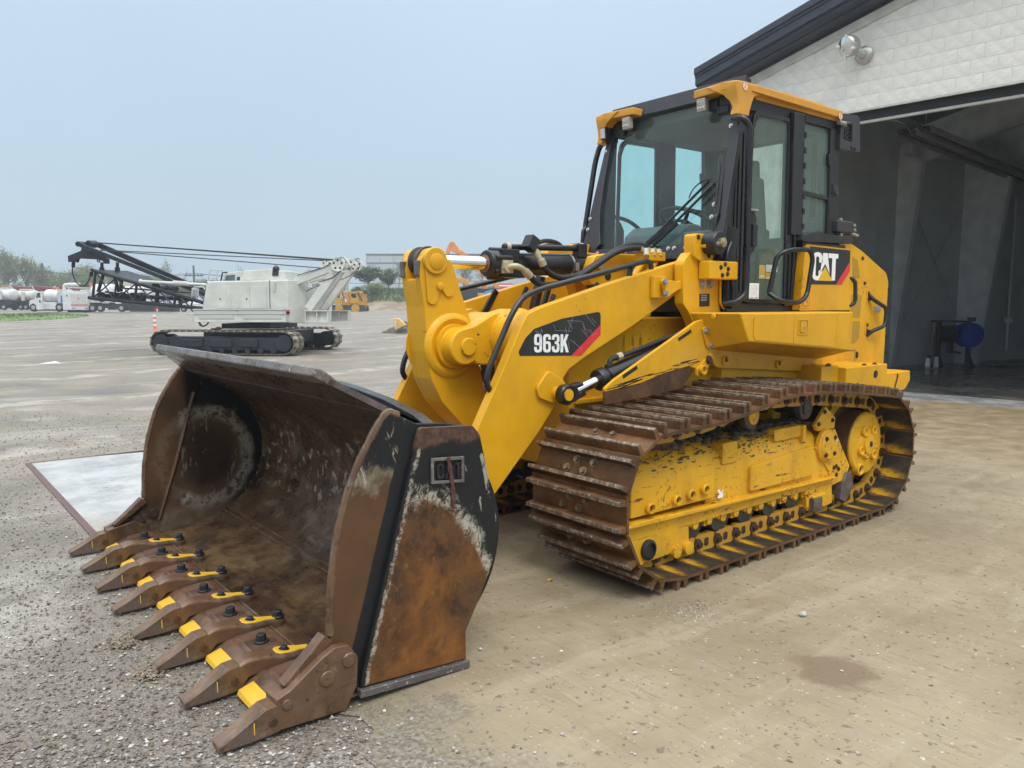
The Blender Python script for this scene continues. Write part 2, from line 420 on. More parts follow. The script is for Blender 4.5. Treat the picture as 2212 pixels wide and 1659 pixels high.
while len(pts) < 15000:
    d = 2.4+9.*random.random()**2.0; u = random.uniform(-.72, .5)*d
    x = CAM.x+HF.x*d+RT.x*u; y = CAM.y+HF.y*d+RT.y*u
    if y > -4.95 and x < apron_end(y)+.04-random.random()**3*.35*(y > -1.2): continue
    s = .0035+.011*random.random()**2.6
    pts.append((x, y, gz(x, y)+.003+s*.2)); sz.append(s*.9)
props(stones('gravel', pts, sz, [M['st1'], M['st1'], M['st2'], M['st3'], M['st3'], M['st4']]), kind='stuff')
pts, sz = [], []
while len(pts) < 1500:
    d = 2.6+11*random.random()**1.6; u = random.uniform(-.4, .68)*d
    x = CAM.x+HF.x*d+RT.x*u; y = CAM.y+HF.y*d+RT.y*u
    if not (-9 < x < apron_end(y)-.02 and y > -4.8): continue
    s = .003+.009*random.random()**4
    pts.append((x, y, gz(x, y)+.008+s*.2)); sz.append(s)
for k in range(260):      # crushed bits by the front of the near track
    x, y = random.gauss(1.36, .10), random.gauss(1.56, .08); s = random.uniform(.003, .008)
    pts.append((x, y, gz(x, y)+.008)); sz.append(s)
props(stones('grit', pts, sz, [M['st2'], M['st1'], M['st3']]), kind='stuff')
# dirt ridges pushed up by the bucket teeth
M['dirt'] = flat('loose_dirt', (.26, .215, .155), .9, 0, .3, 30, .6)
# ------------------------------------------------------------------ workshop building (local x = out of the wall, local y = to the right along it)
m = NT('split_face_block'); f = m.noise(7, 6, .65); g = m.noise(.9, 4)
c = m.mix(m.rng(f, .3, .72), (.66, .645, .585), (.76, .745, .685)); c = m.mix(m.math('MULTIPLY', m.rng(g, .5, .75), .3), c, (.74, .70, .645))
m.col(c); m.set('Roughness', .85); m.bump(m.noise(24, 6, .75, m.map((1, 1, 1.8))), .45, .012); M['block'] = m.mat
M['mortar'] = flat('mortar', (.72, .705, .645), .9, 0, .05, 10)
M['slate_trim'] = flat('slate_blue_trim', (.040, .047, .062), .38, .1, .12, 3)
M['pale_trim'] = flat('pale_painted_trim', (.52, .51, .47), .6, 0, .1, 5)
M['frame_grey'] = flat('grey_frame_paint', (.46, .485, .48), .6, 0, .12, 3)
m = NT('inside_block'); bt = m.n('ShaderNodeTexBrick'); m.l(m.map((1, 1, 1), (R(90), 0, 0)), bt.inputs[0])
bt.inputs['Scale'].default_value = 1.0; bt.inputs['Brick Width'].default_value = .41; bt.inputs['Row Height'].default_value = .205; bt.inputs['Mortar Size'].default_value = .006
bt.inputs['Color1'].default_value = (.36, .385, .38, 1); bt.inputs['Color2'].default_value = (.375, .40, .395, 1); bt.inputs['Mortar'].default_value = (.44, .465, .455, 1)
m.col(m.mix(m.rng(m.noise(1.2, 5), .3, .75, 0, .45), bt.outputs[0], (.22, .23, .22))); m.set('Roughness', .8); M['inside'] = m.mat
M['insul'] = flat('roof_sheet', (.24, .24, .23), .7, 0, .2, 2)
m = NT('wet_floor'); f = m.noise(.9, 6, .6)
m.col(m.mix(m.rng(f, .35, .7), (.06, .058, .052), (.14, .13, .115))); m.set('Roughness', m.rng(f, .3, .7, .06, .38)); m.bump(m.noise(20, 4), .08, .004); M['wetfloor'] = m.mat
M['sill'] = flat('pale_wet_sill', (.33, .33, .315), .25, 0, .25, 2)

shop = thing('workshop_building', 'pale split-face block workshop with dark roof edge and open doorway', 'building', (-9.313, -.959, 0), R(4.0))
def rake(y): return 6.16+(4.55+y)*.2655          # soffit line on the wall (local y)
def roofz(y): return 6.47+(5.4+y)*.28            # top of the fascia
def P(o, y, z): return (o, y, z)
# wall above the doorway and beside it
wl = MB()
wl.prism([(-4.75, 5.17), (9.5, 5.17), (9.5, 5.6), (7.0, 9.2), (-4.75, 6.11)], 'x', -.52, -.312)
wl.box(-.52, -.312, -4.75, -3.7, 0, 5.169); wl.box(-.52, -.312, 5.2, 9.5, 0, 5.169)
wl.box(-30, -.521, -4.75, -4.55, 0, 6.0)
wall = wl.build('wall', M['mortar'], shop)
def block_mesh(L_, H_, seed, face=.006):
    r = random.Random(seed); nx, nz = 6, 4; vs = []; fs = []
    for j in range(nz+1):
        for i in range(nx+1):
            e = i in (0, nx) or j in (0, nz)
            vs.append((.002 if e else face*(.45+.8*r.random()), -L_/2+L_*i/nx, -H_/2+H_*j/nz))
    for j in range(nz):
        for i in range(nx): fs.append((j*(nx+1)+i, j*(nx+1)+i+1, (j+1)*(nx+1)+i+1, (j+1)*(nx+1)+i))
    k = len(vs)
    for (i, j) in ((0, 0), (nx, 0), (nx, nz), (0, nz)): vs.append((-.02, -L_/2+L_*i/nx, -H_/2+H_*j/nz))
    q = [0, nx, (nz+1)*(nx+1)-1, nz*(nx+1)]
    fs += [[k, *range(nx, -1, -1), ][0:1]+[k+1]+list(range(nx, -1, -1))]
    fs += [[k+2, k+3]+[nz*(nx+1)+i for i in range(nx+1)]]
    me = bpy.data.meshes.new('block'); me.from_pydata(vs, [], fs); me.materials.append(M['block']); return me
BL, BH = .412, .236
variants = [block_mesh(BL-.003, BH-.004, s) for s in range(7)]
half = block_mesh(BL*.75, BH-.008, 50)
for row in range(12):
    z = 5.175+BH*(row+.5); y = -4.75+(BL/2 if row % 2 == 0 else 0)
    k = 0
    while y < 2.6:
        if z+BH*.5 < rake(y)+.02 and y-BL/2 > -4.76:
            o = link('block', variants[(row*5+k*3+(k*k) % 4) % 7], wall, (-.306, y, z))
        y += BL; k += 1
# frieze under the eave, roof edge, lintel
fz = MB(); fz.prism([(-4.76, rake(-4.76)-.17), (7.0, rake(7)-.17), (7.0, rake(7)+.12), (-4.76, rake(-4.76)+.12)], 'x', -.300, -.262)
fz.build('frieze', M['pale_trim'], shop)
sec = [(.25, 0), (.27, -.02), (.27, -.13), (.235, -.15), (.235, -.19), (.215, -.20), (.215, -.34), (.15, -.36), (.14, -.42), (.02, -.455), (.02, -.475), (-.25, -.49), (-.25, -.53), (-.40, -.53), (-.40, .0)]
y0, y1 = -5.4, 7.0
def rz0(y, dz, x):
    t = min(1, max(0, (x+.3)/.55)); top = roofz(y); so = rake(y)+.52
    return (top*t+so*(1-t))+dz if dz < -.3 else top+dz
vs = [(x, y0, rz0(y0, dz, x)) for x, dz in sec]+[(x, y1, rz0(y1, dz, x)) for x, dz in sec]; n_ = len(sec)
rf = MB(); rf.add(vs, [tuple(range(n_)), tuple(range(n_, 2*n_))[::-1]]+[(i, n_+i, n_+(i+1) % n_, (i+1) % n_) for i in range(n_)])
rf.build('roof_edge', M['slate_trim'], shop, smooth=20)
rs = MB(); rs.prism([(-5.4, roofz(-5.4)-.06), (7.0, roofz(7)-.06), (16, roofz(7)-2.5), (16, roofz(7)-2.62), (7.0, roofz(7)-.18), (-5.4, roofz(-5.4)-.18)], 'x', -30, -.405)
roof = rs.build('roof', M['insul'], shop)
for k in range(9):        # purlins under the roof sheet
    y = -4.3+1.25*k; p = MB(); p.box(-29, -.55, y, y+.06, roofz(y)-.36, roofz(y)-.165); p.build('purlin', M['frame_grey'], roof)
ln = MB(); ln.box(-.33, -.283, -3.7, 5.2, 5.135, 5.168); lintel = ln.build('lintel_flashing', M['pale_trim'], shop)
lb = MB(); lb.box(-.60, -.45, -3.7, 5.2, 4.99, 5.168); lb.build('door_header', M['black_satin'], shop)
la = MB(); la.box(-.50, -.43, -3.7, 5.2, 4.945, 4.987); la.build('door_track', M['pale_trim'], shop)
jm = MB(); jm.box(-.56, -.285, -3.72, -3.63, 0, 4.94); jm.box(-.56, -.285, 5.12, 5.21, 0, 4.94); jm.build('door_jamb', M['pale_trim'], shop)
# inside
iw = MB(); iw.prism([(-.7, -4.4), (-6.4, -4.02), (-16.5, -1.2), (-16.6, -1.45), (-6.45, -4.2), (-.7, -4.54)], 'z', 0, 6.2)
iw.box(-16.7, -16.5, -1.3, 11.8, 0, 10.5); iw.box(-16.6, -.6, 11.6, 11.8, 0, 7.5)
iw.build('inside_wall', M['inside'], shop)
fl = MB(); fl.add([(-.95, -4.5, .012), (-16.55, -4.5, .012), (-16.55, 11.7, .012), (-.95, 11.7, .012)], [(0, 1, 2, 3)]); fl.build('shop_floor', M['wetfloor'], shop)
sl = MB(); sl.add([(.02, -4.5, .012), (-.95, -4.5, .012), (-.95, 11.7, .012), (.02, 11.7, .012)], [(0, 1, 2, 3)]); sl.box(.02, .07, -4.5, 11.7, -.05, .011); sl.build('door_sill', M['sill'], shop)
for (n_, ya, yb, top, yt) in ((-6.75, -4.02, -3.86, 5.75, -3.34), (-9.4, -2.92, -2.62, 5.9, -2.05)):
    c_ = MB(); c_.prism([(ya-.3, .0), (yb, .0), (yt, top-.55), (yt+.1, top), (ya-.3, top+.3)], 'x', n_-.02, n_+.02)
    c_.prism([(yb, .0), (yb+.03, .0), (yt+.03, top-.55), (yt, top-.55)], 'x', n_-.13, n_+.13)
    c_.build('frame_column', M['frame_grey'], shop)
    r_ = MB(); r_.prism([(yt-1.3, top), (yt, top-.55), (6.5, top+2.2), (6.5, top+2.75)], 'x', n_-.02, n_+.02); r_.prism([(yt, top-.55), (6.5, top+2.2), (6.5, top+2.17), (yt, top-.58)], 'x', n_-.12, n_+.12)
    r_.build('rafter', M['frame_grey'], shop)
gr = MB(); gr.bar((-6.6, -3.75, 5.55), (-14.5, -1.6, 5.55), .22, .25); gr.build('wall_girt', M['frame_grey'], shop)
br = MB(); br.cyl((-7.0, -3.70, 4.3), (-9.1, -3.1, 1.3), .004, seg=5); br.cyl((-7.0, -3.70, 1.2), (-9.1, -3.1, 4.2), .003, seg=5); br.build('brace_rod', M['dark_grey'], shop)
cdt = MB(); cdt.cyl((-11.2, -2.40, .3), (-11.2, -2.40, 4.6), .035, seg=6); cdt.box(-11.25, -11.1, -2.48, -2.28, 1.1, 1.25); cdt.cyl((-11.2, -2.3, 1.18), (-13.2, -1.85, 1.18), .015, seg=5)
cdt.build('conduit', M['frame_grey'], shop)

# radiant tube heater under the roof
BMAT = Matrix.Translation((-9.313, -.959, 0)) @ Matrix.Rotation(R(4.0), 4, 'Z')
def bl(x, y, z): return BMAT @ Vector((x, y, z))
M['heater'] = flat('heater_steel', (.34, .33, .30), .45, .6, .2, 4)
ht = thing('tube_heater', 'long twin-tube radiant heater hung under the workshop roof', 'heater', bl(-2.0, -1.9, 4.9), R(4.0))
for y_ in (-.16, .22):
    a = MB()
    for k in range(4):
        x0, x1 = -2.5*k, -2.5*k-2.47
        sec_ = [(y_-.15, .02), (y_-.09, .17), (y_+.09, .17), (y_+.15, .02), (y_+.135, .02), (y_+.08, .155), (y_-.08, .155), (y_-.135, .02)]
        a.prism(sec_, 'x', x0, x1)
    a.build('reflector', M['heater'], ht)
    b_ = MB(); b_.cyl((.2, y_, .09), (-10, y_, .09), .05, seg=10); b_.build('burner_tube', M['oldrubber'], ht)
hg = MB()
for k in range(5): hg.cyl((-.6-2.2*k, .03, .17), (-.6-2.2*k, .03, 1.9+.0*k), .008, seg=4); hg.box(-.62-2.2*k, -.58-2.2*k, -.2, .26, .17, .19)
hg.build('hanger', M['frame_grey'], ht)

# wall lamp
lm = thing('wall_lamp', 'round caged flood lamp on an arm high on the pale block wall', 'lamp', bl(-.27, -2.16, 6.11), R(4.0))
a = MB(); a.lathe([(.155, 0), (.155, .02), (.12, .045), (.07, .06)], (0, 0, 0), (1, 0, 0), 20); a.build('base_plate', M['steel'], lm)
a = MB(); a.tube([(.03, 0, 0), (.16, -.03, .03), (.30, -.09, .09)], .062, 14); a.build('arm', M['frame_grey'], lm)
dv = Vector((.8, -.35, -.35)).normalized(); hc = Vector((.34, -.12, .12))
a = MB(); a.lathe([(.06, -.16), (.13, -.13), (.185, -.02), (.19, .06), (.175, .09)], hc, dv, 24); a.build('lamp_head', M['steel'], lm)
a = MB(); a.lathe([(.165, .09), (.13, .11), (.06, .125), (.01, .128)], hc, dv, 24); a.build('lens', M['chrome'], lm)
a = MB(); n1 = dv.orthogonal().normalized(); n2 = dv.cross(n1)
for k in range(4):
    q = (n1*math.cos(k*math.pi/2+.5)+n2*math.sin(k*math.pi/2+.5)); a.bar(hc+dv*.10+q*.12, hc+dv*.095+q*.205, .03, .03, dv)
a.build('clip', M['sticker_white'], lm)

# hose reel stand, broom and shovel inside
M['blue'] = flat('blue_drum_paint', (.010, .028, .26), .4, .1, .15, 6)
hr = thing('hose_reel', 'blue hose reel drum on a black steel stand in the dark workshop', 'hose reel', bl(-8.0, -2.95, .012), R(4.0))
def hb(n, p): return p
a = MB()
for y_ in (-.22, .50):
    a.box(-.05, .05, y_-.05, y_+.05, 0, 1.17); a.bar((.0, y_, .35), (.22, y_+.2, 0), .07, .05)
    a.box(-.25, .25, y_-.05, y_+.05, 0, .05)
a.box(-.04, .04, -.42, .55, 1.15, 1.20); a.build('stand', M['black_satin'], hr)
a = MB(); a.lathe([(.30, 0), (.31, .015), (.31, .04), (.16, .06), (.16, .30), (.31, .32), (.31, .345), (.30, .36)], (.05, .40, .84), (.62, .78, 0), 26); a.build('drum', M['blue'], hr)
a = MB(); a.lathe([(.16, 0), (.24, .02), (.24, .22), (.16, .24)], (.10, .46, .84), (.62, .78, 0), 20); a.build('hose', M['rubber'], hr)
a = MB(); a.cyl((.05, -.12, .85), (.1, .3, .85), .2, .24, 16); a.box(-.1, .1, .02, .12, .35, .8); a.bar((0, .1, .4), (.05, .36, .36), .05, .05); a.cyl((.06, -.2, .86), (.06, -.1, .86), .1, seg=10); a.build('motor', M['rubber'], hr)
a = MB(); a.box(-.1, .06, .46, .62, 1.18, 1.29); a.build('control_valve', M['dark_grey'], hr)
bm_ = thing('push_broom', 'wooden-handled broom leaning beside the hose reel stand', 'broom', bl(-7.6, -3.22, .012), R(4.0))
a = MB(); a.tube([(0, 0, .22), (-.05, .06, 1.15)], .014, 6); a.build('handle', flat('broom_wood', (.35, .23, .09), .6), bm_)
a = MB(); a.prism([(-.10, 0), (.02, 0), (.0, .22), (-.07, .22)], 'x', -.03, .03); a.build('bristles', M['sticker_white'], bm_)
a = MB(); a.box(-.035, .035, -.08, .02, .22, .30); a.build('broom_head', M['blue'], bm_)
sv = thing('flat_shovel', 'pale flat shovel standing beside the broom at the hose reel', 'shovel', bl(-7.55, -3.05, .012), R(4.0))
a = MB(); a.prism([(-.05, 0), (.07, 0), (.06, .26), (-.03, .26)], 'x', -.012, .012); a.build('blade', M['white_dirty'], sv)
a = MB(); a.tube([(0, .015, .25), (-.1, .02, 1.0)], .013, 6); a.build('handle', M['black_satin'], sv)
a = MB(); a.tube(smoothpath([bl(-8.5, -2.1, .03), bl(-9.0, -1.4, .03), bl(-8.6, -.6, .03), bl(-9.2, .4, .03), bl(-8.8, 1.6, .03)], 6), .018, 6)
props(a.build('air_hose', M['rubber']), 'black hose lying across the wet workshop floor', 'hose')
# ------------------------------------------------------------------ the track loader: undercarriage
LD = thing('track_loader', 'big yellow tracked loader with rusty toothed bucket and black cab on the concrete apron', 'track loader', (0, 0, 0))

m = NT('shoe_steel'); f = m.noise(5, 6, .65); g = m.noise(22, 5, .7)
c = m.mix(m.rng(f, .3, .7), (.058, .029, .013), (.165, .078, .032)); c = m.mix(m.math('MULTIPLY', m.rng(g, .5, .75), .6), c, (.19, .13, .075))
wn = m.noise(3.3, 4); c = m.mix(m.math('MULTIPLY', m.rng(wn, .56, .7), .5), c, (.035, .030, .030))
oi = m.n('ShaderNodeObjectInfo'); c = m.mix(1.0, c, m.mix(oi.outputs['Random'], (.36, .36, .38), (.66, .63, .58)), 'OVERLAY')
m.col(c); m.set('Roughness', m.rng(f, .3, .7, .30, .58)); m.set('Metallic', .05); m.set('Specular IOR Level', .35); m.bump(m.noise(40, 5), .25, .004); M['shoe'] = m.mat
m = NT('shoe_worn_edge'); f = m.noise(26, 6, .75); c = m.mix(m.rng(f, .45, .62), (.12, .078, .050), (.29, .24, .185)); c = m.mix(m.rng(m.noise(60, 3), .64, .7), c, (.52, .49, .44))
m.col(c); m.set('Roughness', .45); m.set('Metallic', .35); m.bump(m.noise(45, 4), .3, .004); M['shoe_edge'] = m.mat
m = NT('shoe_inside'); X, Y, Z = m.xyz(); f = m.noise(6.5, 6, .75); g_ = m.noise(2.2, 4, .6, m.map((1, 1, 1), (0, 0, 0), (3.3, 0, 0), m.tc.outputs['Generated']))
oi = m.n('ShaderNodeObjectInfo'); rnd_ = oi.outputs['Random']
yl = m.rng(m.math('ADD', X, m.math('MULTIPLY', m.math('SUBTRACT', f, .5), .13)), .010, .062)
ed = m.rng(m.math('ADD', m.math('ABSOLUTE', Y), m.math('MULTIPLY', m.math('SUBTRACT', f, .5), .30)), .40, .22)
c = m.mix(m.math('MULTIPLY', m.math('MULTIPLY', yl, ed), m.rng(rnd_, 0, 1, .75, 1.0)), (.024, .021, .017), (.60, .325, .012))
c = m.mix(m.math('MULTIPLY', m.rng(m.noise(3.0, 4), .48, .66), .55), c, (.40, .22, .015)); c = m.mix(m.math('MULTIPLY', m.rng(m.noise(19, 5), .50, .66), .75), c, (.05, .040, .026))
m.col(c); m.set('Roughness', .55); m.set('Specular IOR Level', .3); M['shoe_in'] = m.mat
M['shoe_bolt'] = flat('worn_bolt_head', (.22, .155, .10), .42, .4, .3, 30)
M['mud'] = flat('caked_mud', (.085, .072, .05), .9, 0, .35, 30, .8)
M['roller'] = flat('roller_steel', (.075, .068, .058), .5, .4, .3, 12)

YC = .947; SW = .774
def tpath():
    P_ = []
    for k in range(25):
        a = R(-90+145*k/24); P_.append((1.127+.442*math.cos(a), .535+.442*math.sin(a)))
    P_ += [(x, z-.034) for x, z in ((1.25, .952), (1.0, .950), (.75, .960), (.5, .990), (.25, 1.032), (.05, 1.062), (-.2, 1.066), (-.5, 1.05), (-.8, 1.03), (-1.05, 1.0), (-1.25, .975))]
    for k in range(22):
        a = R(88+182*k/21); P_.append((-1.40+.417*math.cos(a), .511+.417*math.sin(a)))
    return P_
TP = tpath()
def resample(P_, n, start):
    P_ = [Vector((x, 0, z)) for x, z in P_]; Q = P_+[P_[0]]
    L_ = [0]
    for i in range(len(Q)-1): L_.append(L_[-1]+(Q[i+1]-Q[i]).length)
    tot = L_[-1]; out_ = []
    for k in range(n):
        s = (start+k*tot/n) % tot
        for i in range(len(Q)-1):
            if L_[i] <= s <= L_[i+1]:
                t = (s-L_[i])/max(1e-9, L_[i+1]-L_[i]); out_.append(Q[i].lerp(Q[i+1], t)); break
    return out_, tot
tot = resample(TP, 10, 0)[1]; NS = round(tot/.2028)
PINS, tot = resample(TP, NS, tot-.028)
pitch = tot/NS
s_ = MB(); hp = pitch/2; w2 = SW/2
s_.mi = 0
s_.prism([(-hp-.004, -.018), (hp-.012, -.018), (hp+.010, -.004), (hp+.010, .004), (hp-.02, 0.), (-hp+.012, 0.), (-hp-.004, -.008)], 'y', -w2, w2)
for gx in (-.0755, .0735):
    for mi_, z0_, z1_, a0, a1 in ((0, -.001, .046, .018, .013), (1, .0455, .060, .0132, .0105)):
        s_.mi = mi_
        s_.prism([(gx-a0, z0_), (gx+a0, z0_), (gx+a1, z1_), (gx-a1, z1_)], 'y', -w2+.004, w2-.004)
s_.mi = 2
s_.add([(-hp+.004, -w2+.002, -.0195), (hp-.014, -w2+.002, -.0195), (hp-.014, w2-.002, -.0195), (-hp+.004, w2-.002, -.0195)], [(0, 3, 2, 1)][0:1])
s_.mi = 3
for bx in (-.028, .030):
    for by in (-.135, .0): s_.hexbolt((bx, by+(.03 if bx > 0 else -.03)+.05, 0), (0, 0, 1), .0185, .021)
s_.mi = 2
for by in (-.13, .13): s_.box(-.012, .012, by-.006, by+.006, -.0205, -.0185)
s_.v = [(x, y, z+.034) for x, y, z in s_.v]
SHOE = s_.mesh('track_shoe', [M['shoe'], M['shoe_edge'], M['shoe_in'], M['shoe_bolt']])
l_ = MB()
M['link'] = paint('link_paint', (.52, .28, .03), .5, chips=.8, dirt=.8)
for sy in (-1, 1):
    y_ = sy*.135
    out_ = fillet([(-.098, -.02), (.085, -.02), (.098, -.055), (.098, -.105), (.06, -.125), (-.09, -.125), (-.098, -.09)], .018, 3)
    l_.mi = 0; l_.prism([(x, z-.0) for x, z in out_], 'y', y_-.022, y_+.022)
    l_.mi = 1; l_.prism(fillet([(-.035, -.045), (.012, -.045), (.012, -.1), (-.035, -.1)], .018, 3), 'y', y_+.0225*sy, y_+.0235*sy)
    l_.cyl((.085, y_-.035, -.075), (.085, y_+.035, -.075), .036, seg=10)
l_.cyl((.085, -.19, -.075), (.085, .19, -.075), .022, seg=8)
l_.v = [(x, y, z+.034) for x, y, z in l_.v]
LINK = l_.mesh('track_link', [M['link'], M['bolt']])

def track(side):
    tk = MB()
    for p in PINS[::1]: pass
    for i, p in enumerate(PINS):
        q = PINS[(i+1) % NS]; t = (q-p).normalized(); nrm = Vector((t.z, 0, -t.x)); c = (p+q)/2-nrm*.041
        tk.cyl((c.x, side*YC-.09, c.z), (c.x, side*YC+.09, c.z), .034, seg=7)
    T_ = tk.build('track', M['bolt'], LD)
    for i, p in enumerate(PINS):
        q = PINS[(i+1) % NS]; t = (q-p).normalized(); nrm = Vector((t.z, 0, -t.x)); c = (p+q)/2
        ang = math.atan2(-t.z, t.x)
        mat = Matrix(((t.x, 0, nrm.x), (0, 1, 0), (t.z, 0, nrm.z))).to_4x4(); mat = mat @ Matrix.Diagonal((1, -1, 1, 1)) if False else mat
        mat.translation = (c.x, side*YC, c.z)
        for nm_, me_ in (('track_shoe', SHOE), ('track_link', LINK)):
            o = link(nm_, me_, T_); o.matrix_local = mat
    return T_
track(1); track(-1)

def hubdisc(mb, c, r, t, axis=(0, 1, 0), seg=26, lip=.012): mb.lathe([(r, 0), (r, t-lip), (r-lip, t), (0.001, t)], c, axis, seg)
def undercarriage():
    YF = 1.13
    a = MB()
    # lower rail with its ledge, main barrel
    a.prism([(1.40, .285), (1.425, .36), (1.40, .405), (-.92, .352), (-.92, .30), (.85, .285)], 'y', .80, YF+.012)
    a.prism([(1.40, .395), (1.36, .412), (-.90, .360), (-.92, .345), (1.40, .380)], 'y', 1.0, YF+.05)
    sec2 = lambda y, top: [(.72, .36), (y, .36), (y, top-.17), (y-.03, top-.08), (y-.09, top-.03), (y-.16, top), (.72, top)]
    a.prism(sec2(YF-.01, .775), 'x', -.70, .62)
    a.prism(sec2(YF+.0, .74), 'x', -.98, -.64)
    fr = a.build('track_frame', M['yellow_worn'], LD, bevel=.008)
    a = MB(); a.prism([(.70, .43), (YF+.03, .43), (YF+.03, .60), (YF+.005, .69), (YF-.05, .755), (YF-.13, .80), (.70, .80)], 'x', .575, 1.365); a.build('idler_cover', M['yellow_worn'], fr, bevel=.012)
    a = MB(); a.prism(fillet([(-.63, .405), (.165, .405), (.165, .575), (-.61, .62)], .02, 3), 'y', YF-.02, YF+.016); a.build('access_panel', M['yellow_worn'], fr, bevel=.006)
    a = MB(); a.box(.30, .46, YF-.13, YF+.0, .62, .765); a.build('lug', M['yellow_worn'], fr, bevel=.01)
    a = MB(); a.box(-.52, -.16, YF-.10, YF-.02, .70, .785); a.box(-.54, -.50, YF-.10, YF+.0, .66, .785); a.build('top_guard', M['yellow_worn'], fr, bevel=.006)
    for x, z in ((1.215, .475), (.975, .485), (.84, .497), (.70, .510)):
        a = MB(); a.lathe([(.037, 0), (.037, .026), (.030, .034), (.024, .034), (.022, .012), (.001, .012)], (x, YF+.028, z), (0, 1, 0), 14); a.build('bolt_boss', M['yellow_worn'], fr)
        a = MB(); a.hexbolt((x, YF+.038, z), (0, 1, 0), .014, .012); a.build('bolt', M['bolt'], fr)
    a = MB(); hubdisc(a, (-.80, YF-.005, .605), .125, .04); hubdisc(a, (-.80, YF+.03, .605), .105, .02); a.build('pivot_cap', M['yellow_worn'], fr)
    for k in range(4):
        t = .8+k*math.pi/2; a = MB(); a.hexbolt((-.80+.085*math.cos(t), YF+.05, .605+.085*math.sin(t)), (0, 1, 0), .013, .012); a.build('bolt', M['bolt'], fr)
    a = MB(); a.prism([(-.66, .60), (-.93, .72), (-1.06, .545), (-1.18, .40), (-1.12, .30), (-.92, .28), (-.86, .40)], 'y', YF-.06, YF+.012); a.build('pivot_bracket', M['yellow_worn'], fr, bevel=.008)
    a = MB(); a.prism([(-.66, .765), (-.80, .90), (-.95, .80), (-.94, .72), (-.70, .72)], 'y', YF-.03, YF+.0); a.build('gusset', M['yellow_worn'], fr, bevel=.006)
    for x, z, y_ in ((-.70, .775, .005), (-.90, .785, .005), (-.78, .86, .005), (-.93, .42, .014), (-.965, .425, .014), (-.97, .36, .014), (-1.0, .40, .014)):
        a = MB(); a.hexbolt((x, YF+y_, z), (0, 1, 0), .012, .01); a.build('bolt', M['bolt'], fr)
    M.setdefault('scraper', flat('bare_worn_steel', (.16, .13, .115), .45, .5, .3, 14))
    a = MB(); a.prism([(-1.10, .36), (-1.17, .36), (-1.22, .24), (-1.10, .12), (-1.02, .16), (-1.04, .28)], 'y', YF-.05, YF+.03); a.build('rock_guard', M['scraper'], fr, bevel=.006)
    # idler guard at the front, rear guard
    a = MB(); a.prism([(1.40, .285), (.81, .305), (.80, .145), (1.22, .135), (1.25, .12), (1.40, .12)], 'y', YF-.16, YF+.012)
    a.box(1.25, 1.43, .72, YF+.01, .29, .38); a.build('front_roller_guard', M['yellow_worn'], fr, bevel=.008)
    a = MB(); a.lathe([(.062, 0), (.062, .02), (.045, .028), (.045, .012), (.001, .012)], (1.195, YF+.010, .215), (0, 1, 0), 20); a.build('end_collar', M['black_satin'], fr)
    for x in (.945, .83):
        a = MB(); a.lathe([(.042, 0), (.042, .03), (.03, .034), (.001, .03)], (x, YF+.008, .155), (0, 1, 0), 14); a.build('bolt_boss', M['yellow_worn'], fr)
    a = MB(); a.prism([(-.55, .30), (-.92, .30), (-.94, .14), (-.80, .125), (-.58, .14)], 'y', YF-.14, YF+.010); a.box(-.62, -.80, YF-.02, YF+.035, .15, .25); a.build('rear_roller_guard', M['yellow_worn'], fr, bevel=.01)
    a = MB(); a.box(-.60, -.72, YF+.0, YF+.05, .13, .235); a.build('wear_block', M['scraper'], fr, bevel=.006)
    # bottom rollers and their brackets
    for k in range(7):
        x = 1.02-.29*k
        a = MB(); a.lathe([(.07, -.17), (.098, -.165), (.098, -.12), (.08, -.11), (.08, .09), (.098, .10), (.098, .155), (.07, .16)], (x, YC, .272), (0, 1, 0), 18); a.build('track_roller', M['roller'], fr)
        if .75 > x > -.62:
            a = MB(); a.box(x-.05, x+.05, YF-.07, YF-.005, .265, .31); a.cyl((x, YF-.05, .272), (x, YF+.006, .272), .028, seg=12); a.build('roller_bracket', M['yellow_worn'], fr, bevel=.006)
        if .80 > x > -.62:
            a = MB(); a.lathe([(.030, 0), (.030, .01), (.018, .016), (.001, .016)], (x-.145, YF-.01, .278), (0, 1, 0), 12); a.box(x-.185, x-.105, YF-.07, YF-.012, .245, .30); a.build('roller_cap', M['yellow_worn'], fr)
    a = MB(); a.lathe([(.30, -.13), (.375, -.125), (.375, -.06), (.34, -.05), (.34, .05), (.375, .06), (.375, .125), (.34, .13), (.30, .10), (.12, .10), (.12, .16)], (1.127, YC, .535), (0, 1, 0), 40); a.build('idler', M['shoe'], fr)
    for x, z, hubm in ((.10, .905, 'yellow_worn'), (-.58, .905, 'roller')):
        a = MB(); a.lathe([(.05, -.20), (.088, -.20), (.088, -.14), (.06, -.12), (.06, .08), (.088, .10), (.088, .15), (.08, .155)], (x, YC, z-.0), (0, 1, 0), 22); cr = a.build('carrier_roller', M['roller'], fr)
        a = MB(); a.lathe([(.056, .155), (.056, .166), (.03, .170), (.028, .166), (.001, .166)], (x, YC, z), (0, 1, 0), 18); a.build('roller_hub', M[hubm], fr)
        a = MB(); a.box(x-.05, x+.05, .70, .86, .74, z); a.build('roller_arm', M['yellow_worn'], fr)
    # sprocket and final drive
    a = MB(); nT = 21; po = []
    for k in range(nT*4):
        r_ = (.372, .405, .405, .372)[k % 4]; t = 2*math.pi*(k+.5)/(nT*4); po.append((-1.40+r_*math.cos(t), .535+r_*math.sin(t)))
    a.prism(po, 'y', YC-.03, YC+.03); a.build('sprocket', M['yellow_worn'], fr, bevel=.004)
    a = MB(); a.lathe([(.30, -.28), (.30, .03), (.252, .035), (.252, .175), (.25, .18)], (-1.405, YC, .552), (0, 1, 0), 48); fd = a.build('final_drive', M['shoe'], fr)
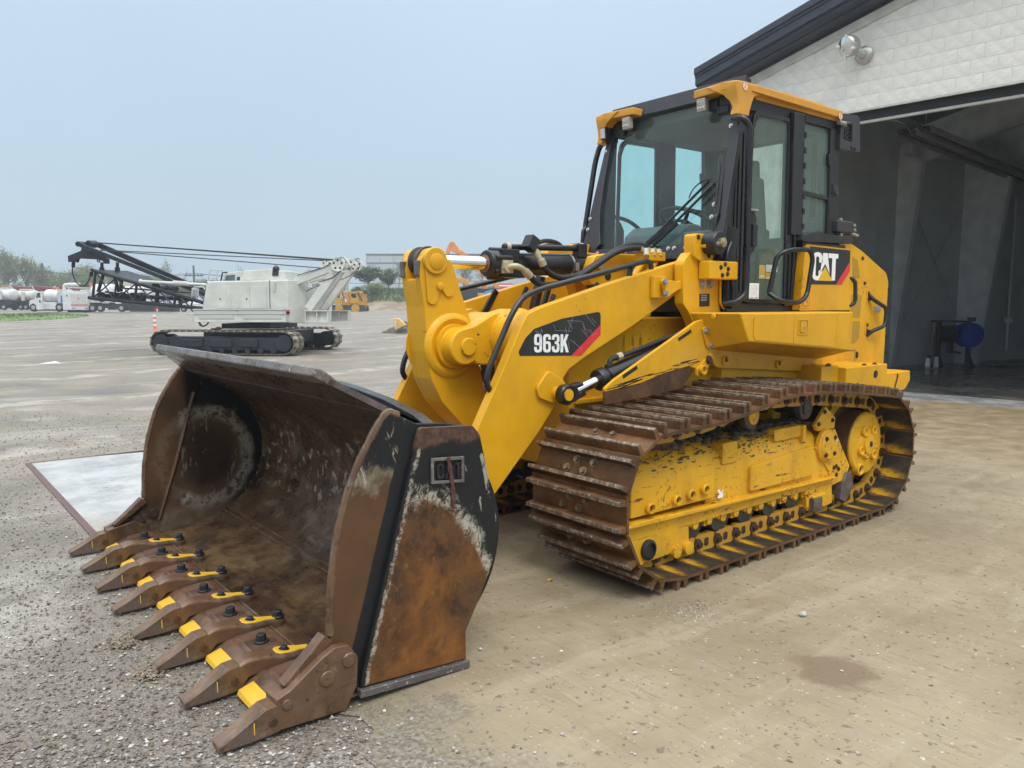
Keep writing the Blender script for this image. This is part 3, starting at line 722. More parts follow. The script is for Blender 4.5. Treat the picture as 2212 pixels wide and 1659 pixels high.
    a = MB(); a.lathe([(.250, .18), (.250, .192), (.236, .206), (.14, .212), (.132, .205), (.125, .212), (.115, .224), (.001, .224)], (-1.405, YC, .552), (0, 1, 0), 48)
    a.lathe([(.085, .22), (.082, .24), (.04, .245), (.001, .245)], (-1.405, YC, .552), (0, 1, 0), 28)
    a.build('drive_cover', M['yellow_worn'], fr)
    for t, r_, rad in ((2.2, .125, .032), (1.0, .125, .034), (-.35, .125, .030), (-2.3, .13, .032), (3.3, .10, .016), (-1.2, .10, .016)):
        x, z = -1.405+r_*math.cos(t), .552+r_*math.sin(t)
        a = MB(); a.lathe([(rad*1.25, .205), (rad*1.25, .232), (rad, .238), (rad*.7, .232), (rad*.65, .222), (.001, .222)], (x, YC, z), (0, 1, 0), 16); a.build('cover_boss', M['yellow_worn'], fr)
    a = MB(); a.lathe([(.05, .16), (.05, .228), (.038, .235), (.032, .228), (.03, .21), (.001, .21)], (-1.29, YC, .36), (0, 1, 0), 20); a.build('drain_boss', M['yellow_worn'], fr)
    a = MB(); a.lathe([(.026, .212), (.026, .216), (.001, .216)], (-1.29, YC, .36), (0, 1, 0), 16); a.lathe([(.024, .246), (.02, .249), (.001, .249)], (-1.405, YC, .552), (0, 1, 0), 16); a.build('drain_plug', M['rubber'], fr)
    # caked mud on top of the frame
    r_ = random.Random(3); a = MB()
    for k in range(420):
        x = r_.choice([r_.uniform(-.75, .62), r_.uniform(-.55, .1), r_.uniform(.5, 1.2)]); y_ = r_.uniform(.78, YF-.06); s = r_.uniform(.006, .028)
        a.ball((x, y_, .78+r_.uniform(-.005, .015)+(.02 if x > .57 else 0)-.12*max(0, y_-1.02)*3.2), s, 6, (1.4, 1.1, .7))
    fl = [(YF-.012, .62), (YF-.045, .698), (YF-.10, .748), (YF-.17, .777)]
    for k in range(520):
        x = r_.choice([r_.uniform(-.62, .56), r_.uniform(.58, 1.30), r_.uniform(-.3, .35)]); t = (r_.random()**.6)*2.9; i_ = int(t); t -= i_; up_ = .025 if x > .575 else 0; ou_ = .035 if x > .575 else 0
        y_ = fl[i_][0]+(fl[i_+1][0]-fl[i_][0])*t+ou_; z_ = fl[i_][1]+(fl[i_+1][1]-fl[i_][1])*t+up_; s = r_.uniform(.003, .011)
        a.ball((x, y_, z_), s, 5, (r_.uniform(.8, 3.), .55, .6))
    mo = a.build('caked_mud', M['mud'], fr); mo['kind'] = 'stuff'
    for x, z, fl_ in ((.50, .445, 1), (-.93, .625, 0)):
        a = MB()
        a.prism([(x-.03, z-.03), (x+.025, z-.03), (x+.025, z-.015), (x+.005, z-.008), (x+.03, z+.022), (x+.012, z+.03), (x-.015, z+.0), (x-.03, z+.025)], 'y', YF+(.013 if fl_ else .0135), YF+(.0155 if fl_ else .016)); a.build('arrow_sticker', M['sticker_white'], fr)
    return fr
fr1 = undercarriage()
fr2 = copy_tree(fr1, LD); fr2.scale = (1, -1, 1)
# ------------------------------------------------------------------ bucket
def bucket_mat(name, mode):
    m = NT(name); X, Y, Z = m.xyz()
    f = m.noise(2.4, 6, .62); g = m.noise(11, 6, .68); k = m.noise(42, 4, .6)
    brown = m.mix(m.rng(f, .3, .7), (.036, .019, .009), (.108, .053, .022))
    rust = m.mix(m.rng(g, .3, .72), (.135, .050, .010), (.265, .100, .018))
    mudc = m.mix(m.rng(g, .35, .7), (.13, .10, .065), (.24, .20, .145)); blk = (.010, .0105, .012)
    pale = (.37, .35, .29)
    def dist(cx, cz, sxx, szz):
        dx = m.math('MULTIPLY', m.math('SUBTRACT', X, cx), sxx); dz = m.math('MULTIPLY', m.math('SUBTRACT', Z, cz), szz)
        return m.math('SQRT', m.math('ADD', m.math('MULTIPLY', dx, dx), m.math('MULTIPLY', dz, dz)))
    def band(x, a, b, w_): return m.math('MULTIPLY', m.rng(x, a-w_, a+w_), m.rng(x, b+w_, b-w_))
    scr = m.noise(15, 5, .65, m.map((1, 1, .34), (0, R(22), 0)), .7)
    if mode == 'out':          # outer reinforcing plate: black at the top, orange rust below, pale scuffed border between
        d = m.math('ADD', dist(2.95, .26, 1.28, .82), m.math('MULTIPLY', m.math('SUBTRACT', m.noise(9, 6, .7), .5), .17))
        drip = m.noise(5.5, 6, .72, m.map((1.6, 1, .34)), .5); mot = m.noise(6.5, 6, .72)
        c = m.mix(m.rng(f, .34, .62), rust, m.mix(m.rng(mot, .35, .65), (.030, .016, .009), (.115, .052, .020)))
        c = m.mix(m.math('MULTIPLY', m.rng(drip, .52, .74), .4), c, (.25, .095, .020)); c = m.mix(m.math('MULTIPLY', m.rng(drip, .46, .30), .5), c, (.060, .028, .013))
        c = m.mix(m.math('MULTIPLY', m.rng(mot, .56, .68), .5), c, (.030, .017, .010)); c = m.mix(m.math('MULTIPLY', m.rng(m.noise(44, 4), .60, .70), .5), c, (.17, .11, .06))
        edge = m.rng(d, .475, .51); c = m.mix(m.math('MULTIPLY', band(d, .468, .520, .022), m.rng(m.noise(22, 6, .8, None, 1.2), .44, .56)), m.mix(edge, c, blk), pale)
        c = m.mix(m.math('MULTIPLY', m.rng(scr, .60, .63), m.rng(d, .50, .56, 0, .8)), c, pale)
        s2 = m.math('ADD', m.math('ADD', m.math('MULTIPLY', m.math('SUBTRACT', X, 3.23), .9606), m.math('MULTIPLY', m.math('SUBTRACT', Z, .14), .2783)), m.math('MULTIPLY', m.math('SUBTRACT', m.noise(12, 6, .75), .5), .06))
        c = m.mix(m.rng(s2, -.032, -.022), c, m.mix(m.rng(s2, -.014, -.006), m.mix(m.rng(m.noise(40, 5, .8), .40, .58), c, (.34, .31, .24)), blk))
        tp = m.math('ADD', Z, m.math('MULTIPLY', m.math('SUBTRACT', g, .5), .12)); c = m.mix(m.rng(tp, 1.055, 1.085), c, m.mix(m.rng(k, .3, .7), (.05, .028, .02), (.12, .06, .04)))
        rough = .5
    elif mode == 'cheek':      # side plate ahead of it: rust strip, then bare black paint along the seam
        s = m.math('ADD', m.math('MULTIPLY', m.math('SUBTRACT', X, 3.23), .9606), m.math('MULTIPLY', m.math('SUBTRACT', Z, .14), .2783))
        s = m.math('ADD', s, m.math('MULTIPLY', m.math('SUBTRACT', g, .5), .012))
        c = m.mix(m.rng(f, .3, .65), m.mix(m.rng(g, .4, .7), (.085, .045, .020), (.15, .072, .024)), brown)
        up = m.math('ADD', Z, m.math('MULTIPLY', m.math('SUBTRACT', g, .5), .22))
        c = m.mix(m.rng(up, .90, .97), c, mudc); c = m.mix(m.math('MULTIPLY', m.rng(up, .97, 1.03), m.rng(scr, .58, .53)), c, blk)
        c = m.mix(m.math('MULTIPLY', m.rng(scr, .57, .61), m.rng(up, .92, 1.02, 0, .9)), c, (.42, .40, .33))
        c = m.mix(m.rng(s, .068, .060), c, blk); rough = .48
    elif mode == 'cheek_in':   # inside of the far side plate
        d = m.math('ADD', dist(2.94, .60, 1.0, .92), m.math('MULTIPLY', m.math('SUBTRACT', g, .5), .10))
        c = m.mix(m.rng(d, .14, .25), m.mix(m.rng(f, .35, .65), (.022, .013, .009), (.05, .026, .014)), (.085, .05, .03))
        c = m.mix(m.math('MULTIPLY', band(d, .255, .335, .025), m.rng(m.noise(20, 6, .7), .40, .52)), c, (.25, .23, .18))
        c = m.mix(m.math('MULTIPLY', m.rng(d, .335, .36), m.rng(X, 3.08, 3.03)), c, blk)
        c = m.mix(m.math('MULTIPLY', m.rng(scr, .62, .65), .7), c, (.22, .19, .14))
        c = m.mix(m.math('MULTIPLY', m.rng(X, 3.08, 3.13), .8), c, brown)
        c = m.mix(m.math('MULTIPLY', m.rng(m.math('ADD', Z, m.math('MULTIPLY', g, .2)), .42, .34), .7), c, m.mix(m.rng(g, .4, .7), (.12, .085, .05), (.20, .16, .11))); rough = .5
    elif mode == 'in':         # inside of the shell
        sy = m.noise(7, 6, .7, m.map((1.3, .55, 1.3), (R(0), 0, R(18))), .4)
        c = m.mix(m.rng(f, .3, .7), (.026, .0135, .0075), (.085, .043, .020))
        a_ = m.math('MULTIPLY', m.rng(sy, .46, .68), m.rng(m.noise(1.2, 4), .38, .60)); c = m.mix(m.math('MULTIPLY', a_, .75), c, (.17, .125, .08))
        fl_ = m.rng(Z, .26, .16); c = m.mix(m.math('MULTIPLY', fl_, m.rng(m.noise(2.1, 6, .68, m.map((1.0, .8, 1), (0, 0, R(-25)))), .42, .72)), c, (.150, .092, .042))
        c = m.mix(m.math('MULTIPLY', fl_, m.math('MULTIPLY', m.rng(m.noise(2.6, 6, .7), .50, .66), .85)), c, (.020, .013, .009))
        mid = m.math('MULTIPLY', m.rng(Z, .35, .5), m.rng(Z, 1.0, .8)); c = m.mix(m.math('MULTIPLY', mid, m.rng(m.noise(26, 6, .75, m.map((1, .6, .45), (R(20), 0, 0))), .55, .63)), c, (.33, .29, .23))
        c = m.mix(m.math('MULTIPLY', m.rng(m.noise(13, 6, .7, m.map((1, .22, 1), (0, 0, 0))), .53, .66), .5), c, (.016, .010, .007)); top = m.rng(m.math('ADD', Z, m.math('MULTIPLY', g, .1)), 1.02, 1.16); c = m.mix(top, c, m.mix(m.rng(g, .35, .7), (.038, .025, .02), (.075, .045, .033))); rough = .33
    elif mode == 'black':
        c = m.mix(m.rng(g, .55, .7), blk, (.03, .024, .02)); c = m.mix(m.rng(m.noise(16, 5, .7), .64, .7), c, (.12, .11, .10)); rough = .33
    elif mode == 'lip':
        c = m.mix(m.rng(f, .3, .7), (.085, .08, .08), (.185, .165, .15)); c = m.mix(m.math('MULTIPLY', m.rng(g, .52, .65), .7), c, (.10, .055, .035)); c = m.mix(m.rng(m.noise(55, 4), .62, .68), c, (.42, .40, .37)); rough = .4
    else:                      # castings: teeth, adapters
        c = m.mix(m.rng(f, .3, .7), (.075, .040, .022), (.150, .082, .044)); c = m.mix(m.math('MULTIPLY', m.rng(g, .5, .7), .6), c, (.20, .130, .065)); c = m.mix(m.math('MULTIPLY', m.rng(m.noise(5, 4), .55, .68), .4), c, (.17, .15, .14)); c = m.mix(m.math('MULTIPLY', m.rng(m.noise(7, 6, .75), .54, .66), .65), c, (.032, .020, .013)); c = m.mix(m.math('MULTIPLY', m.rng(m.noise(17, 6, .75), .58, .68), .6), c, (.26, .185, .11)); c = m.mix(m.rng(m.noise(50, 4), .63, .70), c, (.05, .03, .02)); rough = .36
    m.col(c); m.set('Roughness', m.rng(g, .3, .7, rough-.12, rough+.15)); m.set('Metallic', .15 if mode in ('lip', 'cast') else 0.); m.set('Specular IOR Level', .5 if mode in ('lip', 'black', 'in', 'cast') else .32)
    m.bump(m.math('ADD', m.noise(30, 5), m.math('MULTIPLY', f, 2.)), .28, .006); return m.mat
for md_ in ('out', 'cheek', 'cheek_in', 'in', 'black', 'lip', 'cast'): M['bk_'+md_] = bucket_mat('bucket_'+md_, md_)
M['yel_edge'] = paint('edge_yellow', (.72, .42, .035), .5, chips=.55, dirt=.25)

BW = 1.365      # half inner width
prof = smoothpath([(p[0], 0, p[1]) for p in [(3.47, .118), (3.30, .128), (3.10, .142), (2.93, .172), (2.78, .238), (2.65, .345), (2.57, .475), (2.535, .63), (2.55, .78), (2.615, .92), (2.73, 1.035), (2.88, 1.125), (3.065, 1.222)]], 4)
prof = [(p.x, p.z) for p in prof]
def normal_out(i):
    a = Vector(prof[max(0, i-1)]); b = Vector(prof[min(len(prof)-1, i+1)]); t = (b-a).normalized(); return Vector((-t.y, t.x))
# profile runs from the cutting edge back and up; (-t.y, t.x) points into the bucket or out of it
sgn = 1 if (normal_out(len(prof)//2).x < 0) else -1
outer = [(p[0]+normal_out(i).x*sgn*.028, p[1]+normal_out(i).y*sgn*.028) for i, p in enumerate(prof)]
a = MB(); NY = 14
ys_ = [-BW+2*BW*k/NY for k in range(NY+1)]; n_ = len(prof)
a.mi = 0; a.add([(x, y, z) for y in ys_ for x, z in prof], [(j*n_+i, (j+1)*n_+i, (j+1)*n_+i+1, j*n_+i+1) for j in range(NY) for i in range(n_-1)])
a.mi = 1; a.add([(x, y, z) for y in ys_ for x, z in outer], [(j*n_+i, j*n_+i+1, (j+1)*n_+i+1, (j+1)*n_+i) for j in range(NY) for i in range(n_-1)])
a.add([(*prof[-1][:1], y, prof[-1][1]) for y in (-BW, BW)]+[(outer[-1][0], y, outer[-1][1]) for y in (-BW, BW)], [(0, 1, 3, 2)])
BK = a.build('bucket', [M['bk_in'], M['bk_black']], LD, smooth=50)
# spill guard: the raised middle of the top edge
def quadslab(mb, pts, d):
    """thin slab from 4 points, thickness vector d"""
    d = Vector(d); p = [Vector(q) for q in pts]; mb.add(p+[q+d for q in p], [(0, 1, 2, 3), (7, 6, 5, 4), (0, 4, 5, 1), (1, 5, 6, 2), (2, 6, 7, 3), (3, 7, 4, 0)])
a = MB(); N_ = 16; vs = []
for k in range(N_+1):
    t = -1+2*k/N_; y = t*BW; s = min(1, max(0, (BW-abs(y))/(BW-1.15)))
    x1, z1 = 3.072+(3.245-3.072)*s, 1.228+(1.352-1.228)*s
    vs += [(3.055, y, 1.218), (x1, y, z1), (x1-.012, y, z1+.022), (3.045, y, 1.246)]
fs = []
for k in range(N_):
    for i in range(4): fs.append((4*k+i, 4*k+(i+1) % 4, 4*k+4+(i+1) % 4, 4*k+4+i))
fs += [(3, 2, 1, 0), (4*N_, 4*N_+1, 4*N_+2, 4*N_+3)]
vs2, fs2 = vs, [f[::-1] for f in fs]
a.add(vs2, fs2); a.build('spill_guard', M['bk_in'], BK, smooth=30)
a = MB(); a.prism([(3.228, 1.338), (3.290, 1.372), (3.276, 1.408), (3.238, 1.398), (3.10, 1.295), (3.105, 1.27)], 'y', -1.155, 1.155); a.build('top_lip', M['bk_lip'], BK, bevel=.008)
a = MB(); a.prism([(-1.25, 1.05), (1.25, 1.05), (1.18, 1.085), (1.0, 1.145), (.72, 1.192), (.35, 1.226), (0, 1.240), (-.35, 1.226), (-.72, 1.192), (-1.0, 1.145), (-1.18, 1.085)], 'x', 2.655, 2.715); a.build('back_plate', M['bk_black'], BK, bevel=.006)
# side plates
shell_rear = [q for q in outer if q[0] < 2.80 or q[1] > 1.0]
cheek = [(3.455, .088), (3.445, .14), (3.40, .23), (3.342, .374), (3.335, .52), (3.316, .683), (3.285, .82), (3.245, .940), (3.205, 1.03), (3.155, 1.115), (3.105, 1.19), (3.066, 1.228), (3.02, 1.212), (2.94, 1.172), (2.80, 1.16), (2.66, 1.135)]+[(outer[i][0], outer[i][1]) for i in range(len(outer)-1, -1, -1) if outer[i][1] < 1.02 and outer[i][0] < 2.86]+[(2.86, .15), (2.90, .088)]
for s in (1, -1):
    a = MB(); a.prism(cheek, 'y', s*BW, s*(BW+.027))
    o = a.build('side_plate', [M['bk_cheek'], M['bk_cheek_in']], BK, bevel=.006)
    for p in o.data.polygons:
        if abs(p.normal.y) > .9 and (p.center.y*s < BW+.01): p.material_index = 1
    a = MB(); a.tube(smoothpath([(x, s*(BW+.014), z) for x, z in cheek[3:13]], 4), [.0165+.0022*math.sin(k*1.9)*math.sin(k*.7) for k in range(37)], 8); a.build('front_edge_bar', M['bk_cast'], BK)
    plate = fillet([(2.938, 1.157), (2.668, 1.140), (2.630, 1.095), (2.535, .70), (2.55, .53), (2.63, .37), (2.713, .226), (2.712, .100), (3.230, .136), (3.222, .19)], [.02, .03, .03, .08, .06, .03, .02, .005, .005, .0], 4)
    a = MB(); a.prism(plate, 'y', s*(BW+.026), s*(BW+.050)); a.build('reinforcing_plate', M['bk_out'], BK, bevel=.006)
    a = MB(); a.prism([(2.705, .062), (3.24, .098), (3.238, .128), (2.703, .094)], 'y', s*(BW-.03), s*(BW+.068)); a.build('wear_strip', M['bk_lip'], BK, bevel=.004)
# embossed maker's plate with a rusty weld run across it
yo = BW+.0502
cx0, cx1, cz0, cz1 = 2.722, 2.890, .905, 1.017
a = MB(); a.ring([(cx1, cz0+.01), (cx1, cz1+.008), (cx0, cz1-.004), (cx0, cz0-.006)], [(cx1-.014, cz0+.022), (cx1-.014, cz1-.006), (cx0+.014, cz1-.018), (cx0+.014, cz0+.008)], 'y', yo, yo+.011)
a.build('emblem_frame', M['bk_lip'], BK, bevel=.003)
def letter_polys(ch):
    """condensed block capitals in a unit-high box: list of (outline) polygons"""
    if ch == 'C': return [[(0, .2), (.08, .05), (.2, 0), (.36, 0), (.48, .05), (.55, .18), (.55, .36), (.36, .36), (.36, .2), (.32, .15), (.23, .15), (.19, .2), (.19, .8), (.23, .85), (.32, .85), (.36, .8), (.36, .64), (.55, .64), (.55, .82), (.48, .95), (.36, 1), (.2, 1), (.08, .95), (0, .8)]]
    if ch == 'A': return [[(0, 0), (.19, 0), (.235, .2), (.405, .2), (.45, 0), (.64, 0), (.44, 1), (.20, 1)]]
    if ch == 'T': return [[(.16, 0), (.36, 0), (.36, .84), (.52, .84), (.52, 1), (0, 1), (0, .84), (.16, .84)]]
    return []
a = MB(); x = cx1-.028
for ch, wd_ in (('C', .55), ('A', .64), ('T', .52)):
    for po in letter_polys(ch): a.prism([(x-px_*.068, .930+pz_*.066-(2.88-x)*.06) for px_, pz_ in po], 'y', yo, yo+.008)
    x -= wd_*.068+.006
a.build('emblem_letters', M['bk_black'], BK, bevel=.002)
a = MB(); a.tube(smoothpath([(2.806, yo+.010, 1.02), (2.795, yo+.010, .95), (2.782, yo+.008, .87), (2.780, yo+.006, .80)], 5), [.010+.003*math.sin(k*2.1) for k in range(16)], 7); a.build('weld_scar', flat('weld_rust', (.10, .045, .03), .6, .2, .4, 40, .6), BK)
# weld seams inside
a = MB(); a.tube([(3.0, -BW+.006, 1.061), (3.145, -BW+.006, .562), (3.262, -BW+.006, .215)], .012, 6); a.build('side_seam', M['bk_cast'], BK)
a = MB()
for x_, z_ in ((2.80, .232), (2.835, .216)): a.tube([(x_, -BW, z_), (x_, BW, z_)], .006, 6)
a.build('floor_seam', M['bk_cast'], BK)
# base edge
a = MB(); a.prism([(3.26, .112), (3.30, .146), (3.325, .146), (3.50, .138), (3.585, .088), (3.575, .076), (3.30, .092), (3.2, .098)], 'y', -1.40, 1.40); a.build('base_edge', M['bk_cast'], BK, bevel=.004)
a = MB(); a.tube([(3.285, -1.38, .138), (3.285, 1.38, .138)], .008, 6); a.build('edge_weld', M['bk_cast'], BK)
TY = [1.389-.3969*k for k in range(8)]
def tooth_meshes():
    t = MB(); w0, w1 = .044, .037
    secs = [(3.575, w0, .086, .188), (3.625, w0, .082, .184), (3.66, w0*.98, .080, .166), (3.72, w1*1.05, .078, .132), (3.795, w1, .077, .096)]
    vs = []
    for x, wd_, z0, z1 in secs:
        dish = .014 if 3.65 < x < 3.78 else 0
        vs += [(x, -wd_, z0), (x, wd_, z0), (x, wd_, z1), (x, wd_*.62, z1-dish), (x, -wd_*.62, z1-dish), (x, -wd_, z1)]
    fs = [(5, 4, 3, 2, 1, 0), tuple(24+i for i in range(6))]
    for k in range(4):
        for i in range(6): fs.append((6*k+i, 6*k+(i+1) % 6, 6*k+6+(i+1) % 6, 6*k+6+i))
    t.mi = 0; t.add(vs, fs)
    for s in (1, -1): t.mi = 1; t.cyl((3.60, s*w0, .130), (3.60, s*(w0+.006), .130), .016, seg=10)
    t.mi = 2; t.box(3.668, 3.6715, w0*.94, w0*.98+.0022, .105, .150)
    T_ = t.mesh('tooth', [M['bk_cast'], M['bolt'], M['yel_edge']], 30)
    g_ = MB()
    vs = []; secs = [(3.580, .046, .084, .194), (3.545, .048, .13, .206), (3.49, .046, .135, .202), (3.44, .044, .135, .194), (3.40, .054, .135, .186), (3.35, .056, .135, .180), (3.31, .036, .132, .172), (3.27, .029, .130, .167), (3.235, .038, .125, .163), (3.205, .024, .122, .157)]
    for x, wd_, z0, z1 in secs: vs += [(x, -wd_, z0), (x, wd_, z0), (x, wd_, z1-.012), (x, wd_*.72, z1), (x, -wd_*.72, z1), (x, -wd_, z1-.012)]
    n_ = len(secs); fs = [tuple(range(6)), tuple(6*(n_-1)+i for i in range(6))[::-1]]
    for k in range(n_-1):
        for i in range(6): fs.append((6*k+(i+1) % 6, 6*k+i, 6*k+6+i, 6*k+6+(i+1) % 6))
    g_.mi = 0; g_.add(vs, fs)
    g_.mi = 1; p = []
    for x, wd_ in ((3.415, .020), (3.40, .038), (3.35, .038), (3.31, .022), (3.27, .019), (3.235, .026), (3.212, .014)): p.append((x, wd_))
    po = p+[(x, -y) for x, y in p[::-1]]
    zt = lambda x: .1605+(x-3.205)*.138
    k = len(po); g_.add([(x, y, zt(x)-.006) for x, y in po]+[(x, y, zt(x)+.0035) for x, y in po], [tuple(range(k))[::-1], tuple(range(k, 2*k))]+[(i, (i+1) % k, k+(i+1) % k, k+i) for i in range(k)])
    g_.mi = 2; g_.hexbolt((3.372, 0, zt(3.372)+.002), (-.1, 0, 1), .017, .016); g_.hexbolt((3.236, 0, zt(3.236)+.002), (0, 0, 1), .022, .032)
    A_ = g_.mesh('tooth_adapter', [M['bk_cast'], M['yel_edge'], M['black_satin']], 35)
    s_ = MB(); hw = .138
    s_.mi = 0; s_.prism([(3.325, .140), (3.335, .158), (3.462, .152), (3.478, .140), (3.478, .132)], 'y', -hw, hw)
    s_.mi = 2; s_.prism([(3.478, .1315), (3.478, .1390), (3.500, .130), (3.500, .118)], 'y', -hw, hw)
    s_.mi = 1; s_.prism([(3.500, .112), (3.500, .1290), (3.594, .100), (3.602, .080), (3.585, .074)], 'y', -hw*.99, hw*.99)
    s_.mi = 2; s_.hexbolt((3.395, 0, .155), (0, 0, 1), .024, .038)
    M['bk_seg'] = flat('edge_segment_steel', (.125, .066, .043), .33, .1, .28, 9, .15)
    S_ = s_.mesh('edge_segment', [M['bk_seg'], M['yel_edge'], M['black_satin']], 35)
    return T_, A_, S_
TM, AM, SM = tooth_meshes()
for k, y in enumerate(TY):
    o = link('tooth', TM, BK, (0, y, 0)); o.rotation_euler = (0, 0, 0)
    md_ = o.modifiers.new('bevel', 'BEVEL'); md_.width = .005; md_.segments = 2; md_.limit_method = 'ANGLE'
    if 0 < k < 7:
        o = link('tooth_adapter', AM, BK, (0, y, 0)); md_ = o.modifiers.new('bevel', 'BEVEL'); md_.width = .005; md_.segments = 2; md_.limit_method = 'ANGLE'
    if k < 7:
        o = link('edge_segment', SM, BK, (0, y-.19845, 0)); md_ = o.modifiers.new('bevel', 'BEVEL'); md_.width = .003; md_.segments = 2; md_.limit_method = 'ANGLE'
for s in (1, -1):          # corner adapters with side bolts
    po = fillet([(3.578, .088), (3.305, .074), (3.255, .16), (3.248, .275), (3.285, .335), (3.345, .342), (3.40, .315), (3.53, .228), (3.585, .208)], [.005, .02, .02, .03, .03, .03, .04, .02, .01], 4)
    y0_, y1_ = s*(BW-.04), s*(BW+.068)
    a = MB(); a.prism(po, 'y', s*(BW+.0275), y1_); a.prism([(3.578, .09), (3.34, .11), (3.34, .20), (3.42, .24), (3.585, .206)], 'y', y0_, s*(BW+.027)); ca = a.build('corner_adapter', M['bk_cast'], BK, bevel=.008)
    a = MB(); a.prism([(3.33, .35), (3.37, .385), (3.43, .33), (3.545, .232), (3.52, .215)], 'y', s*(BW-.03), s*(BW+.028)); a.build('adapter_rib', M['bk_cast'], BK, bevel=.008)
    for bx_, bz_, br_ in ((3.289, .276, .026), (3.382, .228, .028), (3.545, .180, .018)):
        a = MB(); a.lathe([(br_*1.15, 0), (br_*1.15, .004), (br_, .008), (.001, .010)], (bx_, y1_-.001*s, bz_), (0, s, 0), 18); a.build('adapter_bolt', M['bk_cast'], BK)
    for bx_, bz_ in ((3.30, .27), (3.385, .235)):
        a = MB(); a.hexbolt((bx_, s*(BW-.002), bz_), (0, -s, 0), .028, .03); a.build('adapter_nut', M['bolt'], BK)
# hinge ears behind
for y in (.41, .57, -.41, -.57):
    a = MB(); a.prism([(2.52, .95), (2.33, .58), (2.28, .40), (2.33, .27), (2.48, .24), (2.56, .30), (2.49, .55), (2.495, .80)], 'y', y-.02, y+.02); a.build('hinge_ear', M['bk_black'], BK, bevel=.005)
# ------------------------------------------------------------------ loader: frame, arms, linkage, body
def part(mb, name, mat, parent=LD, bevel=.006, **k): return mb.build(name, M[mat] if isinstance(mat, str) else mat, parent, bevel=bevel, **k)
def bolts(parent, pts, axis, r=.013, mat='steel', name='bolt'):
    for p in pts:
        a = MB(); a.hexbolt(p, axis, r, r*.9); a.build(name, M[mat], parent)
# main frame between the tracks
a = MB(); a.prism([(1.12, .55), (1.15, 1.30), (.60, 1.56), (-2.1, 1.56), (-2.3, 1.0), (-2.3, .60), (-1.6, .45), (.8, .45)], 'y', -.40, .40)
FR = part(a, 'main_frame', 'yellow', bevel=.01)
for x in (.75, -.75, -1.4): a = MB(); a.box(x-.12, x+.12, -.95, .95, .50, .72); part(a, 'cross_beam', 'yellow_worn', FR)
a = MB(); a.box(.55, .62, .40, .41, 1.0, 1.45); a.box(.2, 1.1, .4002, .43, 1.0, 1.03); part(a, 'frame_rib', 'yellow', FR, bevel=.004)
# pictogram sticker on the frame under the arm
for k in range(3):
    a = MB(); x = .62-.085*k; z = 1.37
    a.prism([(x-.02, z-.05), (x-.012, z-.05), (x-.008, z), (x+.008, z), (x+.012, z-.05), (x+.02, z-.05), (x+.014, z+.05), (x+.004, z+.055), (x+.006, z+.075), (x-.006, z+.075), (x-.004, z+.055), (x-.014, z+.05)], 'y', .4008, .4012)
    part(a, 'pictogram', flat('faded_print', (.36, .185, .02), .5), FR, bevel=0)

# lift arms with their rail, pins and maker's decal
arm = [(.02, 1.93), (.10, 1.975), (.16, 1.965), (.87, 1.800), (1.489, 1.640), (1.60, 1.602), (1.650, 1.530), (1.79, 1.271), (1.982, .935), (2.30, .375), (2.46, .40), (2.50, .30), (2.42, .22), (2.20, .215), (1.879, .507), (1.505, .872), (1.365, 1.034), (1.318, 1.110), (1.300, 1.20), (1.255, 1.247), (1.115, 1.317), (.676, 1.505), (.19, 1.737), (.05, 1.80)]
rad = [.03, .03, .03, 0, 0, .07, .05, 0, 0, .06, .08, .08, .06, .08, 0, 0, .03, .03, .04, .05, 0, 0, .03, .03]
armp = fillet(arm, rad, 4)
ARMS = []
for s in (1, -1):
    a = MB(); a.prism(armp, 'y', s*.450, s*.520)
    A_ = part(a, 'lift_arm', 'yellow', bevel=.006); ARMS.append(A_)
    # lift pin boss, cylinder eye and pin
    a = MB(); a.prism(fillet([(1.30, 1.17), (1.45, 1.255), (1.548, 1.15), (1.525, 1.085), (1.42, 1.045), (1.33, 1.05)], .04, 4), 'y', s*.518, s*.545); part(a, 'pin_plate', 'yellow', A_, bevel=.008)
    a = MB(); a.lathe([(.062, 0), (.064, .05), (.056, .058), (.052, .05), (.04, .052), (.001, .052)], (1.385, s*.60, 1.105), (0, s, 0), 24); part(a, 'cylinder_eye', 'black', A_, bevel=0)
    a = MB(); a.lathe([(.036, .05), (.036, .062), (.001, .062)], (1.385, s*.60, 1.105), (0, s, 0), 20); part(a, 'lift_pin', 'yellow', A_, bevel=0)
    a = MB(); a.cyl((1.385, s*.52, 1.105), (1.385, s*.61, 1.105), .042, seg=18); part(a, 'pin_sleeve', 'yellow', A_, bevel=0)
    # guard rail on the arm
    ys = s*.475
    a = MB(); a.tube(roundpath([(1.835, ys, 1.130), (1.885, ys, 1.190), (1.868, ys, 1.27), (1.690, ys, 1.600), (1.60, ys, 1.705), (1.45, ys, 1.752), (.93, ys, 1.860), (.49, ys, 1.955), (.440, ys, 1.945), (.432, ys, 1.87)], .06, 5), .0185, 10); part(a, 'guard_rail', 'black', A_, bevel=0)
    a = MB(); a.bar((1.205, ys, 1.81), (1.14, ys, 1.735), .03, .022, (1, 0, .6)) if False else a.bar((.64, ys, 1.925), (.66, ys, 1.845), .045, .012, (1, 0, 0)); part(a, 'rail_bracket', 'black', A_, bevel=.003)
    # bottom pivot
    a = MB(); a.lathe([(.10, -.005), (.10, .02), (.085, .03), (.06, .03), (.055, .04), (.001, .04)], (2.40, s*.518, .315), (0, s, 0), 24); part(a, 'arm_pin', 'yellow', A_, bevel=0)
A1, A2 = ARMS
a = MB()
a.bar((1.08, -.455, 1.76), (1.235, -.43, 1.555), .05, .018, (0, 1, 0)); part(a, 'rail_bracket', 'black', A2, bevel=.004)
yd = .5206
